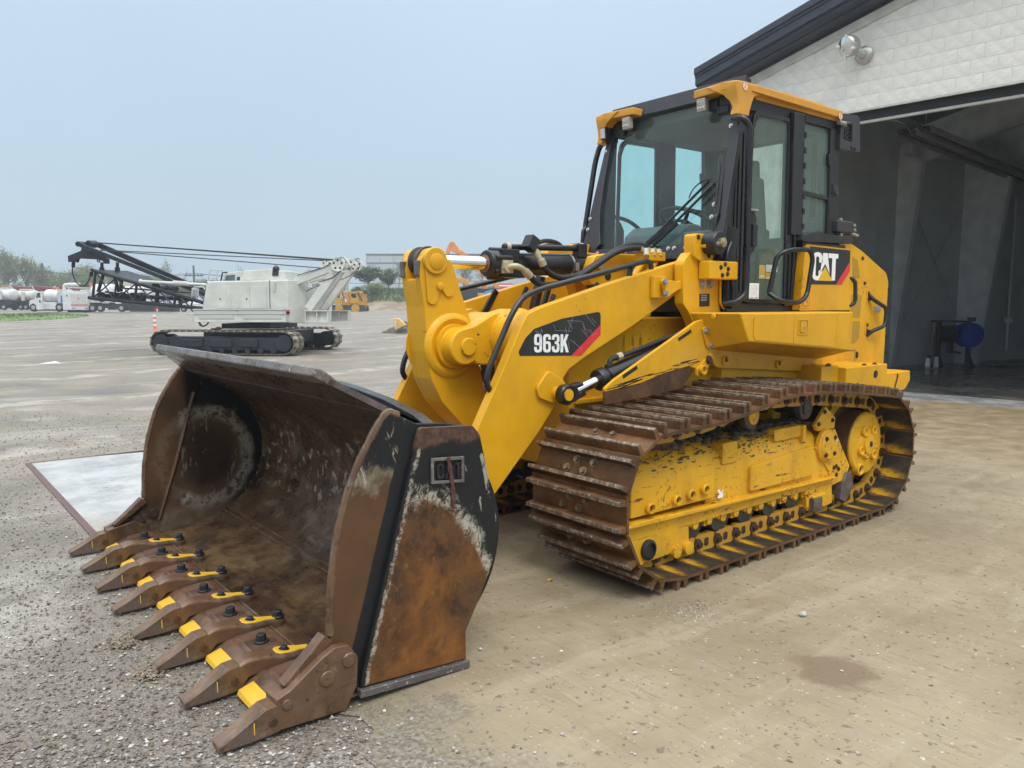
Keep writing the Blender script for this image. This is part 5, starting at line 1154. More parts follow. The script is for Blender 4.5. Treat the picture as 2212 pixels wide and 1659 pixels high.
# engine hood
hood = fillet([(-1.50, 2.19), (-1.90, 2.205), (-2.02, 2.195), (-2.253, 2.13), (-2.732, 1.948), (-2.785, 1.86), (-2.782, 1.80), (-2.766, 1.0), (-1.20, 1.0), (-1.20, 2.0)], [.02, .02, .02, .03, .06, .03, .0, .01, .01, .01], 4)
a = MB(); a.prism(hood, 'y', -.62, .62); HD = part(a, 'engine_hood', 'yellow', bevel=.02, seg=3)
M['mesh'] = paint('mesh_yellow', (.40, .235, .025), .6, dirt=.3)
for s in (1, -1):
    for po in ([(-2.03, 2.075), (-2.17, 2.048), (-2.225, 1.888), (-2.03, 1.905)], [(-2.03, 1.742), (-2.275, 1.74), (-2.262, 1.538), (-2.03, 1.538)], [(-2.03, 1.503), (-2.268, 1.503), (-2.262, 1.35), (-2.185, 1.305), (-2.03, 1.305)]):
        a = MB(); a.prism(fillet(po, .012, 2), 'y', s*.6205, s*.6235); part(a, 'vent_screen', 'mesh', HD, bevel=.0015)
    a = MB(); a.prism(fillet([(-2.0, 1.81), (-2.365, 1.81), (-2.365, 1.42), (-2.30, 1.26), (-2.22, 1.235), (-2.0, 1.235)], .01, 2), 'y', s*.612, s*.6203); part(a, 'vent_door', 'yellow', HD, bevel=.003)
    for z in (1.765, 1.70, 1.475, 1.415):
        a = MB(); a.cyl((-2.372, s*.622, z-.035), (-2.372, s*.622, z+.025), .008, seg=8); part(a, 'hinge', 'yellow', HD, bevel=0)
    bolts(HD, [(-2.26, s*.621, 2.065), (-2.32, s*.621, 1.845), (-2.40, s*.621, 1.755), (-2.40, s*.621, 1.70), (-2.40, s*.621, 1.465), (-2.40, s*.621, 1.412), (-2.235, s*.621, 1.21), (-2.235, s*.621, 1.185)], (0, s, 0), .013, 'bolt')
    a = MB(); a.prism([(-2.195, 1.255), (-2.21, 1.02), (-2.216, 1.02), (-2.201, 1.255)], 'y', s*.6195, s*.6215); a.box(-2.0, -2.2, s*.6195, s*.6214, 1.236, 1.241); part(a, 'panel_gap', 'black_satin', HD, bevel=0)
    a = MB(); a.tube(roundpath([(-2.415, s*.625, 1.735), (-2.428, s*.665, 1.690), (-2.600, s*.70, 1.620), (-2.585, s*.70, 1.455), (-2.425, s*.665, 1.412), (-2.407, s*.625, 1.372)], .05, 5), .018, 10)
    a.bar((-2.413, s*.628, 1.745), (-2.42, s*.632, 1.69), .012, .034, (1, 0, 0)); a.bar((-2.420, s*.632, 1.42), (-2.407, s*.628, 1.36), .012, .034, (1, 0, 0)); part(a, 'door_handle', 'black_satin', HD, bevel=0)
    a = MB(); a.box(-2.525, -2.64, s*.6205, s*.627, 1.585, 1.635); st_ = part(a, 'hood_latch', 'steel', HD, bevel=.003)
    a = MB(); a.tube(roundpath([(-1.84, s*.70, 1.885), (-1.925, s*.735, 1.865), (-1.945, s*.735, 1.66), (-1.85, s*.70, 1.635)], .06, 5), .017, 10); part(a, 'grab_rail', 'black_satin', HD, bevel=0)
a = MB(); a.prism([(-2.79, 1.90), (-2.80, 1.0), (-2.84, 1.0), (-2.83, 1.85)], 'y', -.60, .60); part(a, 'radiator_guard', 'black_satin', HD, bevel=.004)
bolts(HD, [(-2.81, .605, z) for z in (1.80, 1.62, 1.50, 1.35, 1.2)], (0, 1, 0), .012, 'rubber')
a = MB(); a.cyl((-1.9, .3, 2.17), (-1.9, .3, 2.30), .05, seg=14); part(a, 'exhaust_stub', 'black_satin', HD, bevel=0)
# rear bumper and hitch block
a = MB(); a.box(-1.10, -1.36, -.92, .92, 1.0, 1.165); a.box(-1.36, -2.06, -.985, .985, .955, 1.148); RB = part(a, 'rear_bumper', 'yellow', bevel=.008)
a = MB(); a.prism([(-2.06, .89), (-2.06, 1.06), (-2.56, 1.06), (-2.57, .97), (-2.47, .89)], 'y', -.96, .96); part(a, 'counterweight', 'yellow', RB, bevel=.01)
bolts(RB, [(-1.22, .90, 1.166), (-1.31, .86, 1.166), (-1.72, .95, 1.149), (-1.90, .95, 1.149)], (0, 0, 1), .015, 'bolt')
a = MB(); a.cyl((-1.85, .985, 1.07), (-1.85, .990, 1.07), .032, seg=18); a.cyl((-1.55, .985, 1.0), (-1.55, .988, 1.0), .016, seg=12); part(a, 'hole', 'rubber', RB, bevel=0)
a = MB(); a.prism([(-2.30, 1.05), (-2.33, 1.03), (-2.27, .90), (-2.25, .92), (-2.29, 1.0)], 'y', .961, .963); part(a, 'paint_chip', 'bolt', RB, bevel=0)
# ------------------------------------------------------------------ cab
m = NT('cab_glass'); m.t.nodes.remove(m.b)
tr = m.n('ShaderNodeBsdfTransparent'); tr.inputs[0].default_value = (.74, .955, .93, 1); gl = m.n('ShaderNodeBsdfGlossy'); gl.inputs['Roughness'].default_value = .02
df = m.n('ShaderNodeBsdfDiffuse'); df.inputs[0].default_value = (.30, .36, .35, 1)
fr_ = m.n('ShaderNodeLayerWeight'); fr_.inputs[0].default_value = .5
mx = m.n('ShaderNodeMixShader'); mx2 = m.n('ShaderNodeMixShader')
dust = m.noise(2.2, 6, .6); m.l(m.rng(dust, .35, .75, .03, .10), mx2.inputs[0]); m.l(tr.outputs[0], mx2.inputs[1]); m.l(df.outputs[0], mx2.inputs[2])
m.l(m.math('ADD', m.math('MULTIPLY', m.math('POWER', fr_.outputs[1], 5), .9), .035), mx.inputs[0]); m.l(mx2.outputs[0], mx.inputs[1]); m.l(gl.outputs[0], mx.inputs[2]); m.l(mx.outputs[0], m.out.inputs[0]); M['glass'] = m.mat
m2 = NT('dusty_glass'); m = m2; m.t.nodes.remove(m.b)
tr = m.n('ShaderNodeBsdfTransparent'); tr.inputs[0].default_value = (.66, .86, .80, 1); gl = m.n('ShaderNodeBsdfGlossy'); gl.inputs['Roughness'].default_value = .05
df = m.n('ShaderNodeBsdfDiffuse'); df.inputs[0].default_value = (.125, .18, .16, 1)
fr_ = m.n('ShaderNodeLayerWeight'); fr_.inputs[0].default_value = .5; mx = m.n('ShaderNodeMixShader'); mx2 = m.n('ShaderNodeMixShader')
dust = m.noise(1.6, 5, .6); drip = m.noise(7, 4, .6, m.map((1.2, 1.2, .25), (0, R(12), 0))); m.l(m.math('ADD', m.rng(dust, .3, .7, .34, .66), m.rng(drip, .45, .7, 0, .10)), mx2.inputs[0]); m.l(tr.outputs[0], mx2.inputs[1]); m.l(df.outputs[0], mx2.inputs[2])
m.l(m.math('ADD', m.math('MULTIPLY', m.math('POWER', fr_.outputs[1], 5), .9), .035), mx.inputs[0]); m.l(mx2.outputs[0], mx.inputs[1]); m.l(gl.outputs[0], mx.inputs[2]); m.l(mx.outputs[0], m.out.inputs[0]); M['glass_dusty'] = m.mat
M['lamp_shell'] = flat('lamp_shell', (.36, .33, .27), .3, .2)
M['interior'] = flat('cab_lining', (.10, .105, .105), .7, 0, .12, 4)
M['seat'] = flat('seat_fabric', (.045, .048, .05), .85, 0, .15, 20)

def wx(z): return -.05-(z-2.24)*.305      # windscreen plane
YC_ = .655
a = MB(); a.box(-.10, -1.70, -.60, .60, 1.50, 1.62); CAB = part(a, 'cab', 'black_satin', bevel=.01)
a = MB(); a.box(-.41, -1.66, -.62, .62, 3.10, 3.15); a.box(-.395, -.41, -.60, .60, 3.10, 3.28); part(a, 'headliner', 'interior', CAB, bevel=.004)
def side_frame(s):
    y0, y1 = s*(YC_-.05), s*YC_
    a = MB()
    # front pillar
    b = MB(); b.prism([(-.20, 1.60), (-.15, 1.95), (wx(2.08)-.03, 2.08), (wx(3.16)-.0, 3.16), (-.40, 3.16), (-.385, 2.90), (-.375, 1.60)], 'y', s*(YC_-.012), s*(YC_+.0)); part(b, 'front_pillar', 'black_satin', CAB, bevel=.004)
    a.prism([(-.36, 1.60), (-.36, 1.665), (-1.13, 1.655), (-1.13, 1.60)], 'y', y0, y1)
    a.prism([(-.955, 1.655), (-.935, 3.14), (-1.13, 3.14), (-1.15, 1.655)], 'y', y0, y1)
    a.prism([(-.38, 3.07), (-.38, 3.165), (-1.70, 3.175), (-1.70, 3.10), (-1.14, 3.095), (-.95, 3.08)], 'y', y0, y1)
    a.prism([(-1.60, 2.20), (-1.565, 3.12), (-1.69, 3.12), (-1.745, 2.38), (-1.76, 2.15)], 'y', y0, y1)
    a.prism([(-1.12, 2.05), (-1.13, 2.205), (-1.76, 2.215), (-1.80, 2.10), (-1.80, 2.05)], 'y', y0, y1)
    a.prism([(-1.14, 1.60), (-1.14, 2.06), (-1.80, 2.06), (-1.85, 1.60)], 'y', y0, s*(YC_-.02))
    part(a, 'side_frame', 'black_satin', CAB, bevel=.006)
side_frame(1); side_frame(-1)
# rear wall with a window, front sill, windscreen frame
a = MB(); a.box(-1.70, -1.76, -.655, .655, 2.05, 2.25); a.box(-1.68, -1.72, -.655, .655, 3.08, 3.15); a.prism([(-1.74, 2.2), (-1.69, 3.15), (-1.64, 3.15), (-1.69, 2.2)], 'y', -.62, -.50); a.prism([(-1.74, 2.2), (-1.69, 3.15), (-1.64, 3.15), (-1.69, 2.2)], 'y', .50, .62); a.box(-1.76, -1.80, -.655, .655, 1.60, 2.06)
part(a, 'rear_frame', 'black_satin', CAB, bevel=.004)
wz0, wz1 = 2.105, 3.20
def wp(y, z, o=0): return (wx(z)+.957*o, y, z+.292*o)
a = MB()
def wslab(poly, o0, o1):
    n = len(poly); vs = [wp(y, z, o0) for y, z in poly]+[wp(y, z, o1) for y, z in poly]
    a.add(vs, [tuple(range(n))[::-1], tuple(range(n, 2*n))]+[(i, (i+1) % n, n+(i+1) % n, n+i) for i in range(n)])
for s in (1, -1):
    wslab(([(.62, 2.02), (.76, 2.02), (.69, 3.16), (.555, 3.16), (.605, 3.0), (.632, 2.7), (.680, 2.4), (.700, 2.26), (.67, 2.14)] if s > 0 else [(-.56, 2.02), (-.645, 2.02), (-.640, 3.16), (-.555, 3.16), (-.585, 3.0), (-.565, 2.7), (-.53, 2.4), (-.49, 2.26), (-.44, 2.14)])[::s], -.02, .03)
wslab([(-.655, 1.98), (.655, 1.98), (.655, 2.105), (.40, 2.092), (-.40, 2.092), (-.655, 2.105)], -.02, .028)
wslab([(-.66, 3.18), (.66, 3.18), (.66, 3.30), (-.66, 3.30)], -.05, .03)
part(a, 'windscreen_frame', 'black_satin', CAB, bevel=.006)
a = MB(); a.box(-.02, .04, -.53, .53, 1.60, 1.985); part(a, 'front_panel', 'black_satin', CAB, bevel=.006)
a = MB(); a.add([wp(y, z, 0) for y, z in ((-.64, 2.08), (.71, 2.08), (.665, 3.19), (-.64, 3.19))], [(0, 1, 2, 3)]); part(a, 'windscreen', 'glass', CAB, bevel=0)
bolts(CAB, [wp(y, 2.062, .030) for y in (.29, .345, .45, -.13, -.2, -.45)]+[wp(s*.625, z, .031) for s in (1, -1) for z in (2.93, 2.36, 2.27)], (.957, 0, .292), .012)
# doors with glass
dg_o = fillet([(-.395, 1.672), (-.428, 2.95), (-.46, 3.075), (-.935, 3.085), (-.955, 1.66)], [.02, .04, .16, .02, .02], 4)
dg_i = fillet([(-.420, 1.70), (-.452, 2.93), (-.50, 3.045), (-.908, 3.055), (-.925, 1.688)], [.02, .04, .16, .02, .02], 4)
for s in (1, -1):
    a = MB(); a.ring(dg_o, dg_i, 'y', s*(YC_-.01), s*(YC_+.018)); DO = part(a, 'cab_door', 'black', CAB, bevel=.004)
    a = MB(); a.add([(x, s*(YC_+.003), z) for x, z in dg_i], [tuple(range(len(dg_i)))]); part(a, 'door_glass', 'glass_dusty' if s > 0 else 'glass', DO, bevel=0)
    a = MB(); a.prism(fillet([(-.42, 2.38), (-.47, 2.37), (-.515, 2.30), (-.515, 2.09), (-.48, 2.04), (-.425, 2.05)], .02, 3), 'y', s*(YC_+.006), s*(YC_+.02)); a.box(-.45, -.505, s*(YC_+.02), s*(YC_+.04), 2.09, 2.25); part(a, 'handle', 'black_satin', DO, bevel=.006)
    a = MB(); a.cyl((-.415, s*(YC_+.03), 2.352), (-.50, s*(YC_+.035), 2.352), .010, seg=8); part(a, 'lock', 'steel', DO, bevel=0)
    a = MB(); a.prism([(-.965, 2.20), (-.945, 3.13), (-1.10, 3.14), (-1.125, 2.20)], 'y', s*YC_, s*(YC_+.04)); hc_ = part(a, 'hinge_cover', 'black_satin', CAB, bevel=.006)
    for k in range(8):
        z = 2.27+.118*k; a = MB(); a.box(-1.112+.016*k/7, -1.137+.016*k/7, s*(YC_+.0), s*(YC_+.048), z-.02, z+.025); part(a, 'hinge', 'black_satin', hc_, bevel=.003)
    a = MB(); a.cyl((-1.03, s*(YC_+.03), 2.20), (-1.0, s*(YC_+.03), 1.66), .010, seg=8); a.cyl((-.975, s*(YC_+.025), 2.05), (-.97, s*(YC_+.025), 1.66), .012, seg=8); a.box(-.94, -1.06, s*YC_, s*(YC_+.02), 1.64, 2.20); part(a, 'door_post', 'black', CAB, bevel=.003)
    a = MB(); a.add([(x, s*(YC_-.027), z) for x, z in ((-1.145, 2.205), (-1.13, 3.10), (-1.565, 3.105), (-1.605, 2.205))], [(0, 1, 2, 3)]); qg = part(a, 'side_window', 'glass_dusty' if s > 0 else 'glass', CAB, bevel=0)
    a = MB(); a.bar((-1.15, s*(YC_-.015), 2.555), (-1.59, s*(YC_-.015), 2.535), .012, .03); a.box(-1.575, -1.60, s*(YC_-.022), s*(YC_-.006), 2.22, 2.535); part(a, 'window_bar', 'black', qg, bevel=0)
    a = MB(); a.prism(fillet([(-1.545, 2.90), (-1.57, 2.90), (-1.58, 2.80), (-1.555, 2.80)], .008, 2), 'y', s*(YC_-.02), s*(YC_+.0)); part(a, 'window_catch', 'black', qg, bevel=0)
    a = MB(); a.cyl((-1.66, s*YC_, 2.60), (-1.66, s*(YC_+.025), 2.60), .034, seg=14); a.box(-1.62, -1.66, s*YC_, s*(YC_+.012), 2.56, 2.65); part(a, 'window_lock', 'dark_grey', CAB, bevel=.002)
    # outside grab rail of the front pillar and of the rear
    yr = s*.785
    a = MB(); a.tube(roundpath([(-.29, s*.64, 3.03), (-.31, s*.765, 3.035), (-.268, yr, 2.88), (-.155, yr, 2.31), (-.13, s*.75, 2.25), (-.10, s*.68, 2.24)] if s < 0 else [(-.21, s*.66, 2.985), (-.17, s*.76, 2.965), (-.222, yr, 2.92), (-.235, yr, 2.6), (-.245, yr, 1.80), (-.24, yr, 1.73), (-.17, s*.76, 1.67), (-.12, s*.68, 1.66)], .07, 6), .0235, 12); part(a, 'grab_rail', 'black', CAB, bevel=0)
    a = MB(); a.prism([(-.06, 2.24), (-.05, 2.0), (-.145, 1.94), (-.15, 1.66), (-.22, 1.62), (-.25, 2.2)], 'y', s*.655, s*.70); a.tube(smoothpath([(-.16, s*.705, 2.1), (-.10, s*.71, 1.98), (-.16, s*.71, 1.88), (-.20, s*.71, 1.78), (-.20, s*.71, 1.66)], 5), .02, 8); part(a, 'pillar_cover', 'black', CAB, bevel=.01)
    a = MB(); a.ring(fillet([(-.13, 2.17), (.0, 2.17), (-.01, 2.30), (-.10, 2.30)], [.01, .01, .05, .04], 4), fillet([(-.078, 2.22), (-.036, 2.22), (-.04, 2.265), (-.074, 2.265)], [.02, .02, .02, .02], 4), 'y', s*.655, s*.685); part(a, 'lifting_eye', 'black_satin', CAB, bevel=.006)
    a = MB(); a.tube(roundpath([(-.64, s*.72, 1.74), (-.66, s*.80, 1.68), (-.90, s*.82, 1.665), (-1.01, s*.82, 1.72), (-1.075, s*.82, 2.02), (-1.02, s*.82, 2.08), (-.78, s*.80, 2.07), (-.70, s*.74, 2.03), (-.64, s*.72, 1.74)], .07, 5), .0185, 10); part(a, 'step_rail', 'black', CAB, bevel=0)
    a = MB(); a.prism(fillet([(-1.02, 2.155), (-1.10, 2.205), (-1.30, 2.245), (-1.40, 2.225), (-1.82, 2.225), (-1.85, 2.20), (-1.82, 2.165), (-1.12, 2.15)], .015, 3), 'y', s*.66, s*.74); a.box(-1.12, -1.80, s*.655, s*.70, 2.10, 2.155); part(a, 'rear_shelf', 'black', CAB, bevel=.006)
a = MB(); a.box(-.25, -.37, .656, .664, 1.75, 3.0); a.box(-.28, -.295, .664, .672, 1.75, 2.9); a.box(-.33, -.345, .664, .672, 1.75, 2.9); part(a, 'pillar_trim', 'black', CAB, bevel=.002)
# yellow roof with its front corners
rf_ = fillet([(-.47, 3.155), (-.47, 3.235), (-.80, 3.265), (-1.40, 3.265), (-1.66, 3.23), (-1.665, 3.165)], [.01, .03, .03, .03, .02, .01], 3)
a = MB(); a.prism(rf_, 'y', -.665, .665); RF = part(a, 'roof', 'yellow_roof', CAB, bevel=.02, seg=3)
for s in (1, -1):
    a = MB()
    a.prism(fillet([(.300, 3.000), (.300, 3.0)][:0] or [(-.205, .300), (-.175, .60), (-.20, .685), (-.30, .70), (-1.66, .70), (-1.66, .64), (-.50, .62), (-.42, .30)], [.02, .08, .05, .02, .01, .01, .05, .02], 4) if s > 0 else [(x, -y) for x, y in fillet([(-.205, .300), (-.175, .60), (-.20, .685), (-.30, .70), (-1.66, .70), (-1.66, .64), (-.50, .62), (-.42, .30)], [.02, .08, .05, .02, .01, .01, .05, .02], 4)], 'z', 3.186, 3.244)
    part(a, 'roof_visor', 'yellow_roof', RF, bevel=.016, seg=3)
    leg = fillet([(-.185, 3.20), (-.205, 3.13), (-.215, 3.06), (-.195, 3.005), (-.33, 3.012), (-.345, 3.09), (-.39, 3.15), (-.48, 3.185), (-.60, 3.20)], [.01, .04, .04, .01, .01, .05, .06, .04, .01], 4)
    a = MB(); a.prism(leg, 'y', s*.640, s*.698); part(a, 'roof_leg', 'yellow_roof', RF, bevel=.010, seg=3)
    a = MB(); vs = []
    for z, y0_, xf, xb in ((3.235, .44, -.178, -.42), (3.20, .50, -.175, -.42), (3.16, .575, -.188, -.40), (3.11, .625, -.200, -.37), (3.06, .650, -.205, -.35), (3.008, .660, -.196, -.333)):
        vs += [(xf, s*y0_, z), (xf-.004, s*.694, z), (xf-.02, s*.703, z), (xb, s*.703, z), (xb, s*y0_, z)]
    fs = [(0, 1, 2, 3, 4), (29, 28, 27, 26, 25)]+[(5*k+i, 5*k+5+i, 5*k+5+(i+1) % 5, 5*k+(i+1) % 5) for k in range(5) for i in range(5)]
    a.add(vs, fs if s > 0 else [q[::-1] for q in fs]); part(a, 'roof_corner', 'yellow_roof', RF, bevel=.006)
    a = MB(); a.prism([(-.36, 3.196), (-.98, 3.192), (-.98, 3.184), (-.36, 3.186)], 'y', s*.70, s*.712); part(a, 'drip_rail', 'yellow_roof', RF, bevel=.002)
    for cx, cz in ((-.275, 3.208), (-1.615, 3.200)):
        a = MB(); a.lathe([(.033, 0), (.033, .001), (.001, .001)], (cx, s*.7042, cz), (0, s, 0), 22); st_ = part(a, 'warning_sticker', flat('pale_yellow_sticker', (.72, .60, .36), .6), RF, bevel=0)
        a = MB(); c1 = [(cx+.034*math.cos(t*.2856), cz+.034*math.sin(t*.2856)) for t in range(22)]; c2 = [(cx+.027*math.cos(t*.2856), cz+.027*math.sin(t*.2856)) for t in range(22)]; a.ring(c1, c2, 'y', s*.7052, s*.7060); a.bar((cx-.02, s*.7055, cz+.02), (cx+.02, s*.7055, cz-.02), .0008, .005, (1, 0, 1)); part(a, 'sticker_ring', flat('sticker_red', (.60, .22, .14), .6), st_, bevel=0)
        a = MB(); a.bar((cx, s*.7052, cz-.02), (cx-.004, s*.7052, cz+.012), .0006, .008, (1, 0, 0)); a.ball((cx, s*.7052, cz+.018), .006, 8, (1, .1, 1)); part(a, 'sticker_print', flat('sticker_green', (.18, .22, .06), .6), st_, bevel=0)
    # work lamps under the visors and on the corners
    a = MB(); a.obox((-.225, s*.375, 3.130), (1, 0, -.1), (0, 1, 0), (.1, 0, 1), .05, .080, .095); a.box(-.26, -.23, s*.36, s*.39, 3.15, 3.20); wl_ = part(a, 'work_lamp', 'lamp_shell', RF, bevel=.008)
    a = MB()
    for i in range(3):
        for j in range(2): a.ball((-.200, s*(.352+.023*i), 3.108+.045*j), .009, 8, (.5, 1, 1))
    part(a, 'lamp_lens', 'lens', wl_, bevel=0)
    a = MB(); a.box(-.24, -.36, s*.655, s*.60, 3.02, 3.15); a.box(-.28, -.40, s*.48, s*.60, 3.10, 3.18); part(a, 'corner_bracket', 'black_satin', CAB, bevel=.008)
    a = MB(); a.box(-.275, -.33, s*.46, s*.57, 3.05, 3.115); a.box(-.275, -.33, s*.38, s*.47, 3.09, 3.16); part(a, 'mirror', 'black_satin', CAB, bevel=.012)
a = MB(); a.obox((-.205, -.615, 3.085), (1, .05, -.1), (-.05, 1, 0), (.1, 0, 1), .04, .06, .10); wl_ = part(a, 'corner_lamp', 'black_satin', RF, bevel=.008)
a = MB(); a.obox((-.183, -.614, 3.083), (1, .05, -.1), (-.05, 1, 0), (.1, 0, 1), .006, .045, .08); part(a, 'lamp_lens', 'lens', wl_, bevel=0)
a = MB()
for y in (.34, -.33): a.cyl((-.30, y, 3.245), (-.30, y, 3.275), .006, seg=6); a.cyl((-.30, y, 3.25), (-.30, y, 3.256), .014, seg=6)
part(a, 'roof_bolt', 'bolt', RF, bevel=0)
# lamp bracket with wire grille at the back corner
for s in (1, -1):
    a = MB(); a.ring(fillet([(-1.665, 2.945), (-2.01, 2.955), (-1.975, 3.235), (-1.93, 3.255), (-1.665, 3.232)], [.01, .01, .03, .03, .01], 3), fillet([(-1.70, 3.03), (-1.86, 3.02), (-1.855, 3.16), (-1.84, 3.175), (-1.70, 3.185)], [.01, .01, .01, .01, .01], 3), 'y', s*.655, s*.685); a.box(-1.66, -1.98, s*.30, s*.655, 3.20, 3.225); LB_ = part(a, 'lamp_bracket', 'dark_grey', CAB, bevel=.004)
    a = MB()
    for k in range(5): a.cyl((-1.715-.033*k, s*.675, 3.02), (-1.715-.033*k, s*.675, 3.18), .004, seg=5)
    for k in range(5): a.cyl((-1.70, s*.678, 3.045+.03*k), (-1.86, s*.678, 3.04+.03*k), .004, seg=5)
    part(a, 'lamp_grille', 'black', LB_, bevel=0)
    a = MB(); a.cyl((-1.72, s*.60, 3.10), (-1.72, s*.64, 3.10), .055, seg=14); part(a, 'rear_lamp', 'lens', LB_, bevel=0)
    bolts(LB_, [(-1.855, s*.686, 2.975), (-1.905, s*.686, 2.975)], (0, s, 0), .014, 'dark_grey')
    a = MB(); a.cyl((-1.60, s*.70, 3.145), (-1.70, s*.70, 3.15), .018, seg=12); part(a, 'lamp_clip', 'steel', LB_, bevel=0)
    a = MB(); a.ball((-1.76, s*.70, 3.155), .022, 8, (2.2, 1, .9)); part(a, 'clip_knob', 'black', LB_, bevel=0)
a = MB(); a.box(-1.66, -1.93, .60, .70, 2.26, 2.36); a.box(-1.93, -1.99, .60, .66, 2.25, 2.33); CM = part(a, 'rear_camera', 'dark_grey', CAB, bevel=.012)
a = MB(); a.cyl((-1.80, .65, 2.26), (-1.80, .65, 2.19), .02, seg=10); a.cyl((-1.95, .66, 2.27), (-2.04, .68, 2.25), .012, seg=8); part(a, 'camera_arm', 'steel', CM, bevel=0)
bolts(CM, [(-1.93, .70, 2.33), (-1.94, .70, 2.29), (-1.72, .69, 2.365)], (0, .7, .7), .012)
# wipers
a = MB(); W = lambda y, z, o: Vector(wp(y, z, o))
a.bar(W(.09, 2.10, .05), W(.30, 2.25, .05), .03, .03); a.cyl(W(.09, 2.10, .055), W(.545, 2.535, .04), .010, seg=8); a.cyl(W(.16, 2.095, .055), W(.60, 2.515, .04), .010, seg=8); a.bar(W(.15, 2.09, .05), W(.34, 2.24, .05), .026, .026); WA = part(a, 'wiper_arm', 'black', CAB, bevel=0)
a = MB(); a.bar(W(.612, 2.78, .018), W(.668, 2.26, .018), .02, .012); a.bar(W(.603, 2.66, .03), W(.640, 2.36, .03), .012, .016); part(a, 'wiper_blade', 'rubber', WA, bevel=0)
a = MB(); a.tube(smoothpath([W(.40, 2.42, .05), W(.43, 2.48, .06), W(.50, 2.53, .06), W(.57, 2.54, .05)], 5), .005, 6); part(a, 'washer_hose', 'rubber', WA, bevel=0)
# inside the cab
a = MB(); a.prism(fillet([(-.08, 2.08), (-.10, 2.20), (-.20, 2.27), (-.34, 2.27), (-.40, 2.15), (-.36, 1.65), (-.06, 1.65)], .05, 4), 'y', -.28, .30); a.box(-.30, -.12, .28, .56, 1.65, 2.2); part(a, 'dashboard', 'interior', CAB, bevel=.02)
a = MB(); pts = []; c_ = Vector((-.50, .02, 2.33)); ax_ = Vector((-.42, 0, .90)).normalized(); n1 = ax_.orthogonal().normalized(); n2 = ax_.cross(n1)
for k in range(32): pts.append(c_+(n1*math.cos(k*math.pi/16)+n2*math.sin(k*math.pi/16))*.205)
a.tube(pts, .017, 8, closed=True); a.cyl(c_, c_-ax_*.3, .03, seg=10)
for k in range(3):
    t = k*2.094; a.bar(c_, c_+(n1*math.cos(t)+n2*math.sin(t))*.2, .03, .012, ax_)
part(a, 'steering_wheel', 'black_satin', CAB, bevel=0)
a = MB(); a.box(-.75, -1.25, -.24, .24, 2.0, 2.13); a.obox((-1.27, 0, 2.42), (1, 0, -.15), (0, 1, 0), (.15, 0, 1), .13, .46, .60); a.obox((-1.33, 0, 2.80), (1, 0, -.1), (0, 1, 0), (.1, 0, 1), .10, .26, .18); a.box(-.80, -1.2, -.36, -.27, 2.1, 2.28); a.box(-.80, -1.2, .27, .36, 2.1, 2.28); a.box(-.85, -1.2, -.2, .2, 1.62, 2.0); part(a, 'seat', 'seat', CAB, bevel=.03, seg=3)
a = MB(); a.box(-1.40, -1.66, -.56, .56, 1.62, 2.22); part(a, 'rear_console', 'interior', CAB, bevel=.02)
a = MB(); a.box(-1.62, -1.64, .46, .50, 2.40, 3.05); a.box(-1.62, -1.64, -.50, -.46, 2.40, 3.05); part(a, 'belt_strap', flat('belt_olive', (.16, .15, .10), .8), CAB, bevel=0)
a = MB(); a.cyl((-.42, .50, 2.28), (-.42, .50, 2.50), .045, seg=14); a.cyl((-.42, .50, 2.50), (-.42, .50, 2.54), .025, seg=10); part(a, 'fire_extinguisher', flat('extinguisher_red', (.38, .02, .03), .4), CAB, bevel=.004)
a = MB(); a.tube(smoothpath([(-.40, -.70, 2.42), (-.62, -.68, 2.38), (-.9, -.66, 2.22)], 6), .018, 8); part(a, 'inside_grab_bar', 'black', CAB, bevel=0)
# stickers and the delivery tag behind the door glass
yg = YC_+.0055
a = MB(); a.box(-.468, -.595, yg, yg+.001, 1.690, 1.815); tg = part(a, 'delivery_tag', 'sticker_white', DO if False else CAB, bevel=0)
a = MB(); r_ = random.Random(2)
for k in range(8): a.box(-.478, -.585+.02*r_.random(), yg+.001, yg+.0014, 1.795-.010*k, 1.797-.010*k)
for x in (-.485, -.54): a.box(x, x-.04, yg+.001, yg+.0014, 1.70, 1.712)
part(a, 'tag_print', flat('grey_print', (.42, .42, .44), .7), tg, bevel=0)
a = MB(); a.box(-.432, -.460, yg, yg+.001, 1.690, 1.79); part(a, 'door_label', flat('dark_label', (.03, .03, .033), .5), CAB, bevel=0)
a = MB(); a.box(-.590, -.672, yg, yg+.001, 1.850, 1.955); a.box(-.678, -.79, yg, yg+.001, 1.850, 1.900); WS = part(a, 'warning_label', flat('amber_label', (.50, .34, .07), .6), CAB, bevel=0)
a = MB(); a.box(-.680, -.835, yg, yg+.0011, 1.905, 1.960); a.box(-.60, -.66, yg+.0011, yg+.0016, 1.86, 1.875); a.box(-.69, -.78, yg+.0011, yg+.0016, 1.852, 1.864); part(a, 'label_print', flat('pale_label', (.52, .56, .52), .6), WS, bevel=0)
